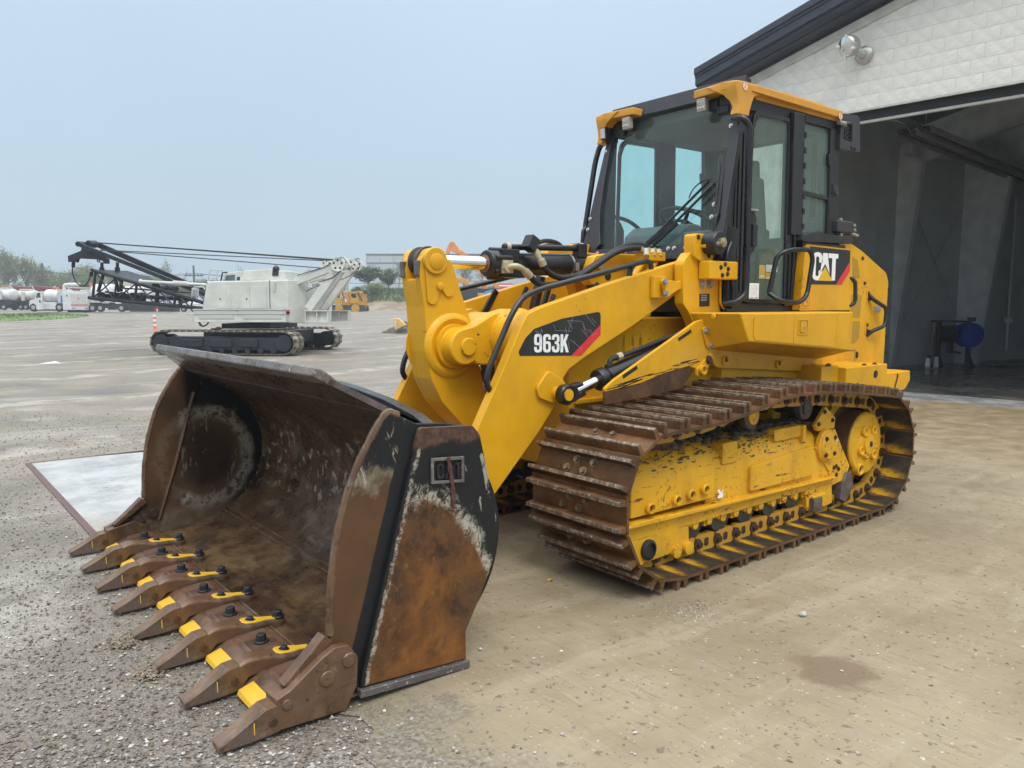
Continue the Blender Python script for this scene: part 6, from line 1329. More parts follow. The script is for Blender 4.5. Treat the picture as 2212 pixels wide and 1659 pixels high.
# ------------------------------------------------------------------ crawler crane across the yard
M['cream_grey'] = paint('crane_grey_paint', (.56, .565, .52), .45, dirt=.06)
M['crane_black'] = flat('crane_black_paint', (.018, .021, .028), .45, .1, .25, 5)
m = NT('crane_shoe'); f = m.noise(3.5, 5, .7); m.col(m.mix(m.rng(f, .42, .58), (.09, .075, .055), (.36, .33, .26))); m.set('Roughness', .7); M['crane_shoe'] = m.mat
KA = R(8.0)
KX = RT*math.cos(KA)-HF*math.sin(KA); KX.z = 0; KX.normalize(); KY = Vector((-KX.y, KX.x, 0))
if KY.dot(HF) < 0: KY = -KY
d0, r0 = 24.3, -8.6
def kp(u, v, off=0.):
    t = (u-1106)/FOC; d = (d0+math.tan(KA)*r0)/(1+math.tan(KA)*t)
    p = at(u, v, d)
    return p+KY*off if not off else p+KY*off
def ks(u, v, off):
    """point of the plane lying off behind the near track face, seen in direction (u, v)"""
    t = (u-1106)/FOC; c = (d0+math.tan(KA)*r0)+off/math.cos(KA); return at(u, v, c/(1+math.tan(KA)*t))
base = ks(480, 768, 1.9); base.z = 0
CR = thing('crawler_crane', 'pale grey crawler crane with black lattice boom folded low over the gravel yard', 'crane', base)
CRloc = -base
def kpart(mb, name, mat, parent=CR, bevel=0., **k):
    return mb.build(name, M[mat] if isinstance(mat, str) else mat, parent, bevel=bevel, loc=CRloc if parent is CR else None, **k)
def lz(x, y): return 384.0+.18601*x, 521.2+.18601*y
def pz(x, y): return 137.15+.16121*x, 510.2+.16121*y
def kprism(mb, poly, zf, off, depth):
    A = [ks(*zf(*q), off) for q in poly]; B = [q+KY*depth for q in A]; n = len(A)
    ar = sum(poly[i][0]*poly[(i+1) % n][1]-poly[(i+1) % n][0]*poly[i][1] for i in range(n))
    f = [tuple(range(n))[::-1], tuple(range(n, 2*n))]+[(i, (i+1) % n, n+(i+1) % n, n+i) for i in range(n)]
    if ar < 0: f = [q[::-1] for q in f]
    mb.add(A+B, f); return mb
def ktube(mb, pts, zf, off, r, seg=7): return mb.tube([ks(*zf(*p[:2]), p[2] if len(p) > 2 else off) for p in pts], r, seg)
# tracks
cs = MB(); cs.box(-.10, .10, -.38, .38, -.03, .0); cs.box(-.085, -.04, -.37, .37, .0, .03)
for q in (-.30, -.12, .06, .24): cs.box(.085, .115, q, q+.09, -.03, .005)
CSH = cs.mesh('track_shoe', M['crane_shoe'])
def crane_track(off):
    ctrL, ctrR = ks(346, 738, 0), ks(612, 740, 0); ctrL.z = ctrR.z = .41
    ctrL += KY*(off+.38); ctrR += KY*(off+.38); ax = (ctrR-ctrL).normalized(); Ld = (ctrR-ctrL).length; Rr = .37
    path = []
    for k in range(17): a = math.pi/2-math.pi*k/16; path.append((Ld+Rr*math.cos(a), Rr*math.sin(a)))
    for k in range(17): a = -math.pi/2-math.pi*k/16; path.append((Rr*math.cos(a), Rr*math.sin(a)))
    Q, tot_ = resample(path, 46, 0)
    a = MB()
    side = KY
    def W_(x, z, o): return ctrL+ax*x+Vector((0, 0, z))+side*o
    # side frame
    A = [W_(x, z, -.33) for x, z in ((.05, -.22), (Ld-.05, -.22), (Ld, .18), (0, .18))]; B = [p+side*.6 for p in A]
    a.add(A+B, [(0, 1, 2, 3), (7, 6, 5, 4), (0, 4, 5, 1), (1, 5, 6, 2), (2, 6, 7, 3), (3, 7, 4, 0)])
    fr = kpart(a, 'track_frame', 'crane_black')
    for x, w_ in ((1.05, .8), (2.05, .75), (3.0, .6)):
        a = MB(); A = [W_(x-w_/2, -.13, -.40), W_(x+w_/2, -.13, -.40), W_(x+w_/2, .12, -.40), W_(x-w_/2, .12, -.40)]; B = [p+side*.08 for p in A]; a.add(A+B, [(0, 1, 2, 3), (7, 6, 5, 4), (0, 4, 5, 1), (1, 5, 6, 2), (2, 6, 7, 3), (3, 7, 4, 0)]); kpart(a, 'side_casting', 'crane_black', fr, bevel=.02)
    for x in (0, Ld):
        a = MB(); a.cyl(W_(x, 0, -.37), W_(x, 0, .36), .26, seg=22); kpart(a, 'end_wheel', 'crane_black', fr, bevel=.01)
    for k in range(9):
        a = MB(); x = .35+(Ld-.7)*k/8; a.cyl(W_(x, -.25, -.36), W_(x, -.25, .34), .09, seg=10); kpart(a, 'track_roller', 'crane_black', fr)
    for i, p in enumerate(Q):
        q = Q[(i+1) % 46]; t = (q-p).normalized(); c = (p+q)/2
        T = ax*t.x+Vector((0, 0, t.z)); N = ax*(-t.z)*-1*-1+Vector((0, 0, t.x)); N = -N if False else N
        rad_ = Vector((c.x-min(max(c.x, 0), Ld), 0, c.z)); Nw = ax*rad_.x+Vector((0, 0, rad_.z)); N = N if N.dot(Nw) > 0 else -N
        m_ = Matrix((T, side if T.cross(side).dot(N) > 0 else -side, N)).transposed().to_4x4(); m_.translation = W_(c.x, c.z, 0)-ks(0, 0, 0)*0
        o = link('track_shoe', CSH, fr); o.matrix_local = m_
    return fr
crane_track(0.0); crane_track(3.45)
a = MB(); kprism(a, [(510, 955), (1065, 955), (1065, 1015), (510, 1015)], lz, 1.0, 2.2); kprism(a, [(300, 1040), (1300, 1040), (1300, 1180), (300, 1180)], lz, 1.1, 2.0); kpart(a, 'turntable', 'crane_black')
# house
a = MB(); kprism(a, [(285, 792), (327, 528), (347, 472), (1065, 458), (1290, 450), (1290, 940), (380, 940), (280, 900)], lz, .55, 1.9)
A = [ks(*lz(1290.5, 450), .55), ks(*lz(1290.5, 945), .55)]; B = [ks(*lz(1462, 455), 1.05), ks(*lz(1472, 955), 1.05)]
a.add(A+B+[q+KY*.35 for q in B]+[q+KY*.85 for q in A], [(0, 1, 3, 2), (2, 3, 5, 4), (0, 2, 4, 6), (1, 7, 5, 3), (4, 5, 7, 6)])
HS = kpart(a, 'house', 'cream_grey', bevel=.02)
for x0, x1 in ((456, 612), (640, 832), (836, 1025)):
    a = MB(); kprism(a, [(x0, 530), (x1, 526), (x1+8, 782), (x0+10, 782)], lz, .535, .02); dr = kpart(a, 'house_door', 'cream_grey', HS, bevel=.004)
    if x1 < 1000:
        xx = 490 if x1 < 700 else 798
        a = MB(); kprism(a, [(xx-18, 655), (xx+18, 655), (xx+18, 685), (xx-18, 685)], lz, .530, .006); kpart(a, 'latch', 'cream_grey', dr, bevel=.002)
        a = MB(); kprism(a, [(xx-4, 660), (xx+8, 660), (xx+8, 680), (xx-4, 680)], lz, .526, .005); kpart(a, 'handle', 'crane_black', dr)
a = MB(); kprism(a, [(1062, 460), (1068, 460), (1074, 785), (1068, 785)], lz, .540, .02); kpart(a, 'panel_gap', 'crane_black', HS)
a = MB(); kprism(a, [(1112, 470), (1132, 468), (1128, 580), (1108, 582)], lz, .50, .06); kpart(a, 'grab_slot', 'white_dirty', HS, bevel=.004)
a = MB(); kprism(a, [(715, 455), (770, 342), (1095, 322), (1098, 345), (1245, 345), (1248, 452)], lz, 1.0, 1.6); kpart(a, 'engine_cowl', 'cream_grey', HS, bevel=.02)
a = MB(); kprism(a, [(1098, 345), (1168, 345), (1168, 402), (1098, 402)], lz, .98, .05); a.cyl(ks(*lz(1142, 370), 1.1), ks(*lz(1140, 318), 1.1), .10, seg=10); a.ball(ks(*lz(1142, 322), 1.1), .115, 10); kpart(a, 'exhaust_pipe', 'crane_black', HS)
a = MB(); ktube(a, [(350, 472), (1060, 458)], lz, .60, .018); ktube(a, [(1070, 460), (1285, 452)], lz, .60, .018)
for x in (350, 520, 690, 860, 1050): ktube(a, [(x, 480), (x-6, 463)], lz, .60, .012, 5)
kpart(a, 'roof_rail', 'cream_grey', HS)
a = MB(); ktube(a, [(345, 470), (368, 350), (385, 330), (440, 328)], lz, 1.4, .022); ktube(a, [(440, 465), (460, 350), (475, 332), (528, 330)], lz, 1.9, .022); kpart(a, 'hand_rail', 'cream_grey', HS)
a = MB(); kprism(a, [(520, 460), (545, 362), (745, 348), (735, 460)], lz, 2.2, 1.0); CC = kpart(a, 'operator_cab', 'cream_grey', HS, bevel=.02)
a = MB(); kprism(a, [(560, 395), (665, 388), (660, 455), (548, 456)], lz, 2.19, .02); kpart(a, 'window', flat('crane_window', (.10, .15, .17), .08), CC)
a = MB(); kprism(a, [(690, 415), (722, 413), (715, 455), (685, 455)], lz, 2.185, .02); kpart(a, 'vent', 'crane_black', CC)
a = MB(); ktube(a, [(500, 458), (520, 365), (575, 360)], lz, 2.0, .025); kpart(a, 'cab_guard', 'crane_black', CC)
for x0, x1 in ((176, 690), (692, 1240)):
    a = MB(); kprism(a, [(x0, 790), (x1, 790), (x1+14, 936), (x0+14, 936)], lz, .28, .10); WK = kpart(a, 'catwalk', 'cream_grey', CR, bevel=.01)
    m_ = M.get('tread')
    if m_ is None:
        q = NT('tread_plate'); q.col((.47, .48, .44)); q.set('Roughness', .5); q.bump(q.vor(9), .25, .02); M['tread'] = q.mat
    a = MB(); kprism(a, [(x0+12, 800), (x1-10, 800), (x1-10, 838), (x0+14, 838)], lz, .26, .03); kprism(a, [(x0+65, 850), (x1-45, 850), (x1-40, 900), (x0+68, 900)], lz, .26, .03); kpart(a, 'tread_panel', 'tread', WK, bevel=.006)
    a = MB(); kprism(a, [(x0, 786), (x1, 786), (x1, 797), (x0, 797)], lz, .24, .10); kprism(a, [(x0+12, 926), (x1+12, 926), (x1+14, 938), (x0+14, 938)], lz, .24, .10); kprism(a, [(x0+4, 838), (x1+4, 838), (x1+4, 846), (x0+4, 846)], lz, .25, .08); kpart(a, 'catwalk_rail', 'cream_grey', WK, bevel=.004)
a = MB(); kprism(a, [(1240, 797), (1298, 797), (1298, 819), (1240, 819)], lz, .52, .02); kpart(a, 'red_sticker', 'red', HS)
a = MB(); kprism(a, [(1240, 820), (1298, 820), (1298, 842), (1240, 842)], lz, .52, .02); kpart(a, 'black_sticker', 'crane_black', HS)
a = MB(); kprism(a, [(75, 842), (180, 842), (190, 930), (165, 932), (140, 852), (78, 850)], lz, .9, .5); kpart(a, 'front_step', 'cream_grey', CR, bevel=.01)
a = MB(); ktube(a, [(240, 935), (260, 980), (295, 990), (330, 975), (362, 940)], lz, .8, .02, 6); ktube(a, [(250, 935), (275, 975), (305, 985), (345, 960), (352, 940)], lz, .9, .02, 6); kpart(a, 'hose', 'rubber', CR)
for x0, x1, yb, off in ((1470, 1745, 950, .45), (1748, 1980, 935, 2.2)):
    a = MB(); kprism(a, [(x0, 805), (x1, 805), (x1, yb-8), (x0+8, yb)], lz, off+.1, .30); cf = kpart(a, 'counterweight_frame', 'cream_grey', CR, bevel=.01)
    for x in (x0+4, (x0+x1)/2, x1-16):
        a = MB(); kprism(a, [(x, 806), (x+12, 806), (x+12, yb-10), (x, yb-6)], lz, off, .12); kpart(a, 'stiffener', 'cream_grey', cf, bevel=.006)
    a = MB(); kprism(a, [(x0, 802), (x1, 802), (x1, 814), (x0, 814)], lz, off-.02, .14); kprism(a, [(x0+8, yb-20), (x1, yb-22), (x1, yb-8), (x0+8, yb-4)], lz, off-.02, .14); kpart(a, 'flange', 'cream_grey', cf, bevel=.004)
a = MB(); kprism(a, [(1380, 528), (1476, 522), (1480, 806), (1380, 806)], lz, 1.08, 2.1); RD = kpart(a, 'radiator_housing', 'cream_grey', HS, bevel=.02)
for k in range(9):
    y = 590+22*k; p0, p1 = ks(*lz(1479, y), 1.35), ks(*lz(1479, y), 1.35)+KY*1.25
    a = MB(); a.obox((p0+p1)/2+KX*.015, KX, KY, (0, 0, 1), .05, 1.25, .045); kpart(a, 'louver', 'dark_grey', RD, bevel=.003)
# gantry
def kbar(mb, a_, b_, off, w_, h_): mb.bar(ks(*lz(*a_), off), ks(*lz(*b_), off), w_, h_, KY); return mb
for a_, b_, o_, w_ in (((1515, 795), (1850, 330), .9, .27), ((1600, 800), (1905, 340), 1.5, .22), ((1690, 795), (2030, 330), 2.6, .25), ((1370, 470), (1850, 285), .9, .24), ((1480, 500), (2050, 300), 2.6, .2), ((1530, 455), (1740, 400), 1.4, .16)):
    a = MB(); kbar(a, a_, b_, o_, w_, .16); kpart(a, 'gantry_leg', 'cream_grey', CR, bevel=.02)
for x, y, r_, o_ in ((1865, 270, .215, .75), (1915, 262, .205, 1.1), (2020, 285, .19, 1.9), (2075, 278, .205, 2.4), (1735, 265, .17, 2.8)):
    a = MB(); c_ = ks(*lz(x, y), o_); a.lathe([(r_*.35, -.06), (r_*.9, -.06), (r_, -.075), (r_*1.0, -.04), (r_*.88, 0), (r_, .04), (r_, .075), (r_*.9, .06), (r_*.35, .06)], c_, KY, 26); sh = kpart(a, 'sheave', 'cream_grey', CR)
    for k in range(5):
        a = MB(); t = k*1.257+.3; a.cyl(c_-KY*.062+(KX*math.cos(t)+Vector((0, 0, math.sin(t))))*r_*.62, c_-KY*.066+(KX*math.cos(t)+Vector((0, 0, math.sin(t))))*r_*.62, r_*.17, seg=8); kpart(a, 'sheave_opening', 'dark_grey', sh)
a = MB(); a.cyl(ks(*lz(1900, 280), .8), ks(*lz(2060, 285), 2.6), .085, seg=14); kpart(a, 'gantry_axle', 'cream_grey', CR)
a = MB(); ktube(a, [(1390, 395), (1700, 300), (1850, 215), (1900, 183), (1905, 200)], lz, .8, .014, 5); ktube(a, [(1640, 470), (1800, 420), (1900, 340), (1935, 300)], lz, .8, .014, 5); ktube(a, [(1840, 470), (2000, 400), (2095, 330), (2120, 280)], lz, 2.2, .014, 5); ktube(a, [(2040, 215), (2090, 198), (2117, 210)], lz, 2.4, .014, 5); ktube(a, [(1460, 600), (1570, 540), (1665, 505)], lz, 1.2, .014, 5); kpart(a, 'rope', 'crane_black', CR)
# lattice boom
def PZ(x, y, o): return ks(*pz(x, y), o)
def chord(a_, b_, t): return (a_[0]+(b_[0]-a_[0])*t, a_[1]+(b_[1]-a_[1])*t)
T0, T1, B0, B1 = (385, 455), (1880, 893), (345, 825), (1860, 968)
bm = MB()
for o_ in (1.0, 2.7): bm.tube([PZ(*T0, o_), PZ(*T1, o_)], .062, 8); bm.tube([PZ(*B0, o_), PZ(*B1, o_)], .062, 8)
for q in (T0, B0): bm.tube([PZ(*q, .95), PZ(*q, 2.75)], .06, 8)
BM = kpart(bm, 'lattice_boom', 'crane_black', CR)
ts = [0.03, .22, .40, .58, .75, .9]
for o_ in (1.0, 2.7):
    for i, t in enumerate(ts):
        a = MB(); a.tube([PZ(*chord(T0, T1, t), o_), PZ(*chord(B0, B1, t), o_)], .045 if i % 2 == 0 else .03, 7); kpart(a, 'post', 'crane_black', BM)
        if i < 5:
            a = MB(); a.tube([PZ(*chord(T0, T1, t), o_), PZ(*chord(B0, B1, ts[i+1]), o_)], .024, 6); kpart(a, 'diagonal', 'crane_black', BM)
            a = MB(); a.tube([PZ(*chord(B0, B1, t), o_), PZ(*chord(T0, T1, ts[i+1]), o_)], .024, 6); kpart(a, 'diagonal', 'crane_black', BM)
for i, t in enumerate(ts):
    for A_, B_ in ((T0, T1), (B0, B1)):
        a = MB(); a.tube([PZ(*chord(A_, B_, t), 1.0), PZ(*chord(A_, B_, t), 2.7)], .03, 6); kpart(a, 'cross_brace', 'crane_black', BM)
        if i < 5: a = MB(); a.tube([PZ(*chord(A_, B_, t), 1.0), PZ(*chord(A_, B_, ts[i+1]), 2.7)], .022, 6); kpart(a, 'cross_brace', 'crane_black', BM)
a = MB(); A = [PZ(*chord(T0, T1, .06), 1.0), PZ(*chord(T0, T1, .50), 1.0), PZ(1200, 590, 2.7), PZ(860, 484, 2.7), PZ(540, 470, 2.7)]; a.add([q+Vector((0, 0, .03)) for q in A]+[q+Vector((0, 0, .055)) for q in A], [(4, 3, 2, 1, 0), (5, 6, 7, 8, 9), (0, 1, 6, 5), (1, 2, 7, 6), (2, 3, 8, 7), (3, 4, 9, 8), (4, 0, 5, 9)]); kpart(a, 'deck_grating', flat('deck_grating', (.030, .036, .052), .55, .2), BM)
for x, y in ((510, 815), (790, 815), (1235, 690)):
    a = MB(); c_ = PZ(x, y, 1.25); a.lathe([(.17, 0), (.17, .04), (.11, .06), (.11, .50), (.15, .52), (.15, 1.0), (.17, 1.05), (.17, 1.1)], c_, KY, 18); kpart(a, 'winch_drum', 'crane_black', BM)
for a_, b_ in (((530, 520), (465, 745)), ((690, 560), (740, 745)), ((775, 590), (770, 740)), ((1260, 700), (1260, 900)), ((1560, 790), (1570, 930))):
    a = MB(); a.tube([PZ(*a_, 1.9), PZ(*b_, 1.9)], .06, 8); kpart(a, 'support_post', 'crane_black', BM)
a = MB(); a.tube([PZ(1130, 815, 1.5), PZ(1740, 850, 1.5)], .07, 8); a.tube([PZ(560, 745, 1.9), PZ(1100, 830, 1.9)], .035, 6); a.tube([PZ(700, 690, 1.2), PZ(1900, 770, 1.2)], .025, 6); kpart(a, 'inner_tube', 'crane_black', BM)
# mast with its yoke and ropes
for a_, b_, o_, w_ in (((195, 105), (1900, 778), 1.0, .13), ((480, 122), (1905, 745), 2.9, .19)):
    a = MB(); a.bar(PZ(*a_, o_), PZ(*b_, o_), .11, w_, Vector((0, 0, 1))); kpart(a, 'mast_arm', 'crane_black', CR, bevel=.012)
a = MB()
for k in range(7): a.lathe([(.11, 0), (.13, .02), (.13, .10), (.11, .12)], PZ(330+12*k, 105, 1.15+.2*k), KY, 14)
a.tube([PZ(195, 105, .9), PZ(470, 110, 2.95)], .09, 10); kpart(a, 'head_sheave', 'crane_black', CR)
yk = [PZ(x, y, 1.75) for x, y in ((55, 265), (230, 195), (240, 150), (300, 160), (430, 190), (500, 240), (590, 300), (590, 368), (540, 368), (525, 335), (465, 312), (200, 298), (160, 345), (62, 345))]
a = MB(); n_ = len(yk); a.add(yk+[q+KY*.12 for q in yk], [tuple(range(n_)), tuple(range(n_, 2*n_))[::-1]]+[(i, n_+i, n_+(i+1) % n_, (i+1) % n_) for i in range(n_)]); YK = kpart(a, 'yoke', 'crane_black', CR, bevel=.01)
for x in (188, 470):
    a = MB(); c_ = PZ(x, 330, 1.85); a.tube([c_+(KX*math.cos(k*.5236)+Vector((0, 0, math.sin(k*.5236))))*.045 for k in range(12)], .02, 6, closed=True); kpart(a, 'shackle', 'crane_black', YK)
for x in (515, 722):
    a = MB(); a.tube([PZ(x, 350, 1.9), PZ(x, 475, 1.9)], .055, 10); a.tube([PZ(x, 420, 1.9), PZ(x, 475, 1.9)], .085, 10); kpart(a, 'hanger', 'crane_black', CR)
a = MB(); a.tube([PZ(135, 345, 1.9), PZ(130, 420, 1.9)], .06, 8); a.tube(smoothpath([PZ(125, 410, 1.9), PZ(120, 480, 1.9), PZ(160, 600, 1.9), PZ(230, 660, 1.9), PZ(290, 655, 1.9), PZ(340, 590, 1.9), PZ(368, 500, 1.9)], 5), .022, 6); a.tube([PZ(370, 540, 1.9), PZ(375, 480, 1.9)], .06, 8); kpart(a, 'hook_cable', 'crane_black', CR)
for p0, p1, o0, o1 in (((480, 88), (1830, 213), 1.5, .9), ((490, 92), (1800, 222), 2.0, 1.2), ((500, 185), (1700, 225), 2.3, 2.6), ((490, 188), (1680, 312), 1.3, 1.5)):
    a = MB(); a.tube([PZ(*p0, o0), ks(*lz(*p1), o1)], .017, 5); kpart(a, 'rope', 'crane_black', CR)
a = MB(); a.tube([PZ(1030, 605, .85), PZ(1915, 652, .75)], [.050, .050], 10); a.ball(PZ(1035, 604, .85), .072, 10)
for k in range(14): c_ = PZ(1483+14*k, 628+.75*k, .8); a.tube([c_-KX*.02, c_+KX*.008], .085, 10)
kpart(a, 'boom_backstop', 'cream_grey', CR)
a = MB(); kprism(a, [(1716, 698), (1806, 702), (1802, 808), (1714, 800)], pz, .5, .05); ktube(a, [(1745, 695), (1750, 680), (1880, 682), (1890, 720)], pz, .55, .02, 6); kpart(a, 'mirror_housing', 'cream_grey', CR, bevel=.008)
a = MB(); kprism(a, [(1727, 712), (1796, 715), (1792, 795), (1725, 790)], pz, .485, .012); kpart(a, 'mirror_glass', flat('mirror_glass', (.36, .37, .36), .2, .6), CR)
# ------------------------------------------------------------------ far side of the yard
RZ = math.atan2(RT.y, RT.x)
def G(u, d, dz=0.): 
    p = CAM+HF*d+RT*((u-1106)/FOC*d); p.z = gz(p.x, p.y)+dz; return p
class Far:
    """thing facing the camera squarely; its parts are drawn in metres: x right, y away, z up"""
    def __init__(s, name, label, cat, u, d, group=None, rz=0., dz=0.):
        s.d = d; s.k = d/FOC; s.u = u; s.o = thing(name, label, cat, G(u, d, dz), RZ+rz, group); s.vg = 829.5-FOC*math.tan(math.atan2(s.o.location.z-CAM.z, d)+PIT) if False else None
        # row on which the base of the thing is seen
        q = s.o.location-CAM; s.vg = 829.5-FOC*q.dot(UP)/q.dot(FW)
    def X(s, u): return (u-s.u)*s.k
    def Z(s, v): return (s.vg-v)*s.k
    def part(s, mb, name, mat, parent=None, bevel=0., **k): return mb.build(name, M[mat] if isinstance(mat, str) else mat, parent or s.o, bevel=bevel, **k)
    def box(s, mb, u0, u1, v0, v1, y0, y1): return mb.box(s.X(u0), s.X(u1), y0, y1, s.Z(v1), s.Z(v0))
    def poly(s, mb, pts, y0, y1): return mb.prism([(s.X(u), s.Z(v)) for u, v in pts], 'y', y0, y1)
def kz(x, y): return (x*.19841, 576+y*.19841)
def nz(x, y): return (713.2+.1736*x, 521.2+.1736*y)
M['tyre'] = flat('tyre', (.010, .010, .011), .8)
M['rim'] = flat('truck_rim', (.32, .32, .32), .5)
M['win'] = flat('vehicle_window', (.03, .04, .045), .1)
M['chassis'] = flat('chassis_black', (.012, .012, .014), .6)
M['maroon'] = flat('maroon_dump_body', (.17, .022, .03), .5, 0, .15, 2)
M['orange_beacon'] = flat('orange_beacon', (.62, .22, .05), .4)
def wheel(F, u, v, r_px, y, name='wheel', parent=None):
    r = r_px*F.k; c = (F.X(u), y, F.Z(v))
    a = MB(); a.lathe([(r*.62, -.04), (r*.95, -.02), (r, .04), (r, .26), (r*.9, .30)], c, (0, 1, 0), 18); w_ = F.part(a, name, 'tyre', parent)
    a = MB(); a.lathe([(r*.50, -.045), (r*.42, .02), (r*.25, .03), (r*.22, -.06), (.01, -.06)], c, (0, 1, 0), 14); F.part(a, 'rim', 'rim', w_)
def tank(mb, F, u0, u1, v0, v1, y0, y1, seg=20):
    """horizontal tank with domed ends"""
    zc, rz_ = (F.Z(v0)+F.Z(v1))/2, (F.Z(v0)-F.Z(v1))/2; yc, ry = (y0+y1)/2, (y1-y0)/2; X0, X1 = F.X(u0), F.X(u1); L_ = X1-X0
    prof_ = [(0.02, 0), (.55, .015), (.85, .05), (1, .12), (1, .88), (.85, .95), (.55, .985), (.02, 1)]; vs = []; fs = []
    for r, t in prof_:
        for k in range(seg): a_ = 2*math.pi*k/seg; vs.append((X0+L_*t, yc+ry*r*math.cos(a_), zc+rz_*r*math.sin(a_)))
    for i in range(len(prof_)-1):
        for k in range(seg): fs.append((i*seg+k, i*seg+(k+1) % seg, (i+1)*seg+(k+1) % seg, (i+1)*seg+k))
    return mb.add(vs, fs)
def K(*pts): return [kz(*p) for p in pts]
def kbox(F, mb, x0, x1, y0, y1, a, b):
    (u0, v0), (u1, v1) = kz(x0, y0), kz(x1, y1); return F.box(mb, u0, u1, v0, v1, a, b)
def diamond(F, x, y, r, yy, parent):
    a = MB(); F.poly(a, K((x-r, y), (x, y-r), (x+r, y), (x, y+r)), yy-.01, yy); F.part(a, 'hazard_diamond', flat('hazard_pink', (.62, .12, .13), .5), parent)

# white lube truck
F = Far('service_truck', 'white lube service truck with round tank and rear box parked across the yard', 'truck', 131, 94)
a = MB(); F.poly(a, K((343, 410), (350, 372), (405, 358), (430, 278), (490, 272), (492, 470), (420, 470), (415, 420), (385, 400), (352, 425), (343, 450)), 0, 2.3); cb_ = F.part(a, 'cab', 'white', bevel=.05)
a = MB(); F.poly(a, K((424, 342), (438, 290), (472, 286), (474, 336)), -.02, .02); F.part(a, 'window', 'win', cb_)
a = MB(); F.poly(a, K((412, 345), (422, 300), (428, 300), (420, 345)), .1, 2.2); F.part(a, 'windscreen', 'win', cb_)
a = MB(); kbox(F, a, 468, 476, 365, 392, -.25, -.1); F.part(a, 'mirror', 'black_satin', cb_)
a = MB(); kbox(F, a, 565, 608, 222, 240, .8, 1.4); F.part(a, 'beacon', 'orange_beacon', cb_)
a = MB(); tank(a, F, kz(480, 0)[0], kz(660, 0)[0], kz(0, 248)[1], kz(0, 388)[1], .1, 2.3); tk_ = F.part(a, 'tank', 'white')
diamond(F, 530, 317, 11, .12, tk_)
a = MB(); kbox(F, a, 640, 712, 250, 400, .3, 2.2); F.part(a, 'hose_cabinet', 'white_dirty', bevel=.03)
a = MB(); kbox(F, a, 678, 706, 315, 388, .2, .5); F.part(a, 'blue_drum', flat('blue_plastic', (.02, .16, .5), .5), bevel=.02)
a = MB(); kbox(F, a, 708, 980, 278, 472, 0, 2.4); bx_ = F.part(a, 'rear_box', 'white', bevel=.03)
a = MB(); kbox(F, a, 798, 965, 300, 432, -.03, .0); rd_ = F.part(a, 'shutter', 'white_dirty', bx_, bevel=.01); diamond(F, 882, 350, 13, -.035, bx_)
a = MB(); kbox(F, a, 798, 985, 412, 424, -.04, -.0); F.part(a, 'red_marker', flat('reflective_red', (.55, .10, .06), .4), bx_)
a = MB(); kbox(F, a, 752, 765, 310, 325, -.03, 0); F.part(a, 'vent', 'dark_grey', bx_)
for x in (806, 820, 834, 948, 962, 974): a = MB(); kbox(F, a, x, x+9, 448, 457, -.03, 0); F.part(a, 'tail_lamp', 'maroon', bx_)
for x, y in ((715, 258), (745, 240), (765, 250), (790, 262)): a = MB(); a.cyl((F.X(kz(x, 0)[0]), .8, F.Z(kz(0, 285)[1])), (F.X(kz(x, 0)[0]), .8, F.Z(kz(0, y)[1])), .1, seg=8); F.part(a, 'filler_cap', 'white', bx_)
a = MB(); kbox(F, a, 485, 635, 385, 466, .1, 2.2); sk_ = F.part(a, 'side_skirt', 'white', bevel=.02)
a = MB(); kbox(F, a, 495, 555, 402, 460, .06, .1); F.part(a, 'skirt_door', 'white_dirty', sk_, bevel=.01)
a = MB(); kbox(F, a, 440, 484, 430, 448, .1, 2.2); kbox(F, a, 350, 980, 468, 480, .5, 1.9); kbox(F, a, 725, 940, 470, 496, .6, 2.1); F.part(a, 'chassis', 'chassis')
for x, r in ((386, 10.), (668, 9.6)): wheel(F, x*.19841, 576+444*.19841, r*.93, .05)
wheel(F, 565*.19841, 576+455*.19841, 8, 1.9); wheel(F, 910*.19841, 576+460*.19841, 8, .4)

# tank trucks at the left edge
def tank_truck(x0, x1, ytop, ybot, label, mat, d, cabx=None, name='tank_truck'):
    F = Far(name, label, 'tank truck', (x0+x1)/2*.19841, d, 'white tank trucks parked across the yard')
    a = MB(); tank(a, F, x0*.19841, x1*.19841, 576+ytop*.19841, 576+ybot*.19841, .1, 2.6); tk_ = F.part(a, 'tank', mat)
    xc = (x0+x1)/2
    a = MB(); kbox(F, a, xc-15, xc+20, ytop+20, ytop+115, -.06, .12); F.part(a, 'ladder', 'white_dirty', tk_)
    a = MB(); kbox(F, a, x0+20, x1-30, ytop-14, ytop+2, .8, 1.6); F.part(a, 'walkway', 'cream_grey', tk_)
    a = MB(); kbox(F, a, x0+10, x1-5, ybot-2, ybot+40, .4, 2.2); kbox(F, a, x0+30, x1-20, ybot+30, ybot+75, .5, 2.2); F.part(a, 'chassis', 'chassis')
    for q in (.3, .62): wheel(F, (x0+(x1-x0)*q)*.19841, 576+440*.19841, 6.5, .1)
    return F
F = tank_truck(-60, 136, 242, 375, 'white tank truck cut by the left edge of the picture', 'white', 104)
a = MB(); kbox(F, a, 0, 65, 205, 216, 1, 1.4); F.part(a, 'beacon', 'orange_beacon')
F = tank_truck(190, 372, 258, 378, 'cream tank truck with grey stripe parked behind the white lube truck', 'white_dirty', 106)
a = MB(); kbox(F, a, 118, 215, 262, 395, .4, 2.4); cb_ = F.part(a, 'cab', 'white', bevel=.04); a = MB(); kbox(F, a, 140, 186, 316, 328, .36, .4); F.part(a, 'grille', 'dark_grey', cb_)
wheel(F, 160*.19841, 576+440*.19841, 7, .3)

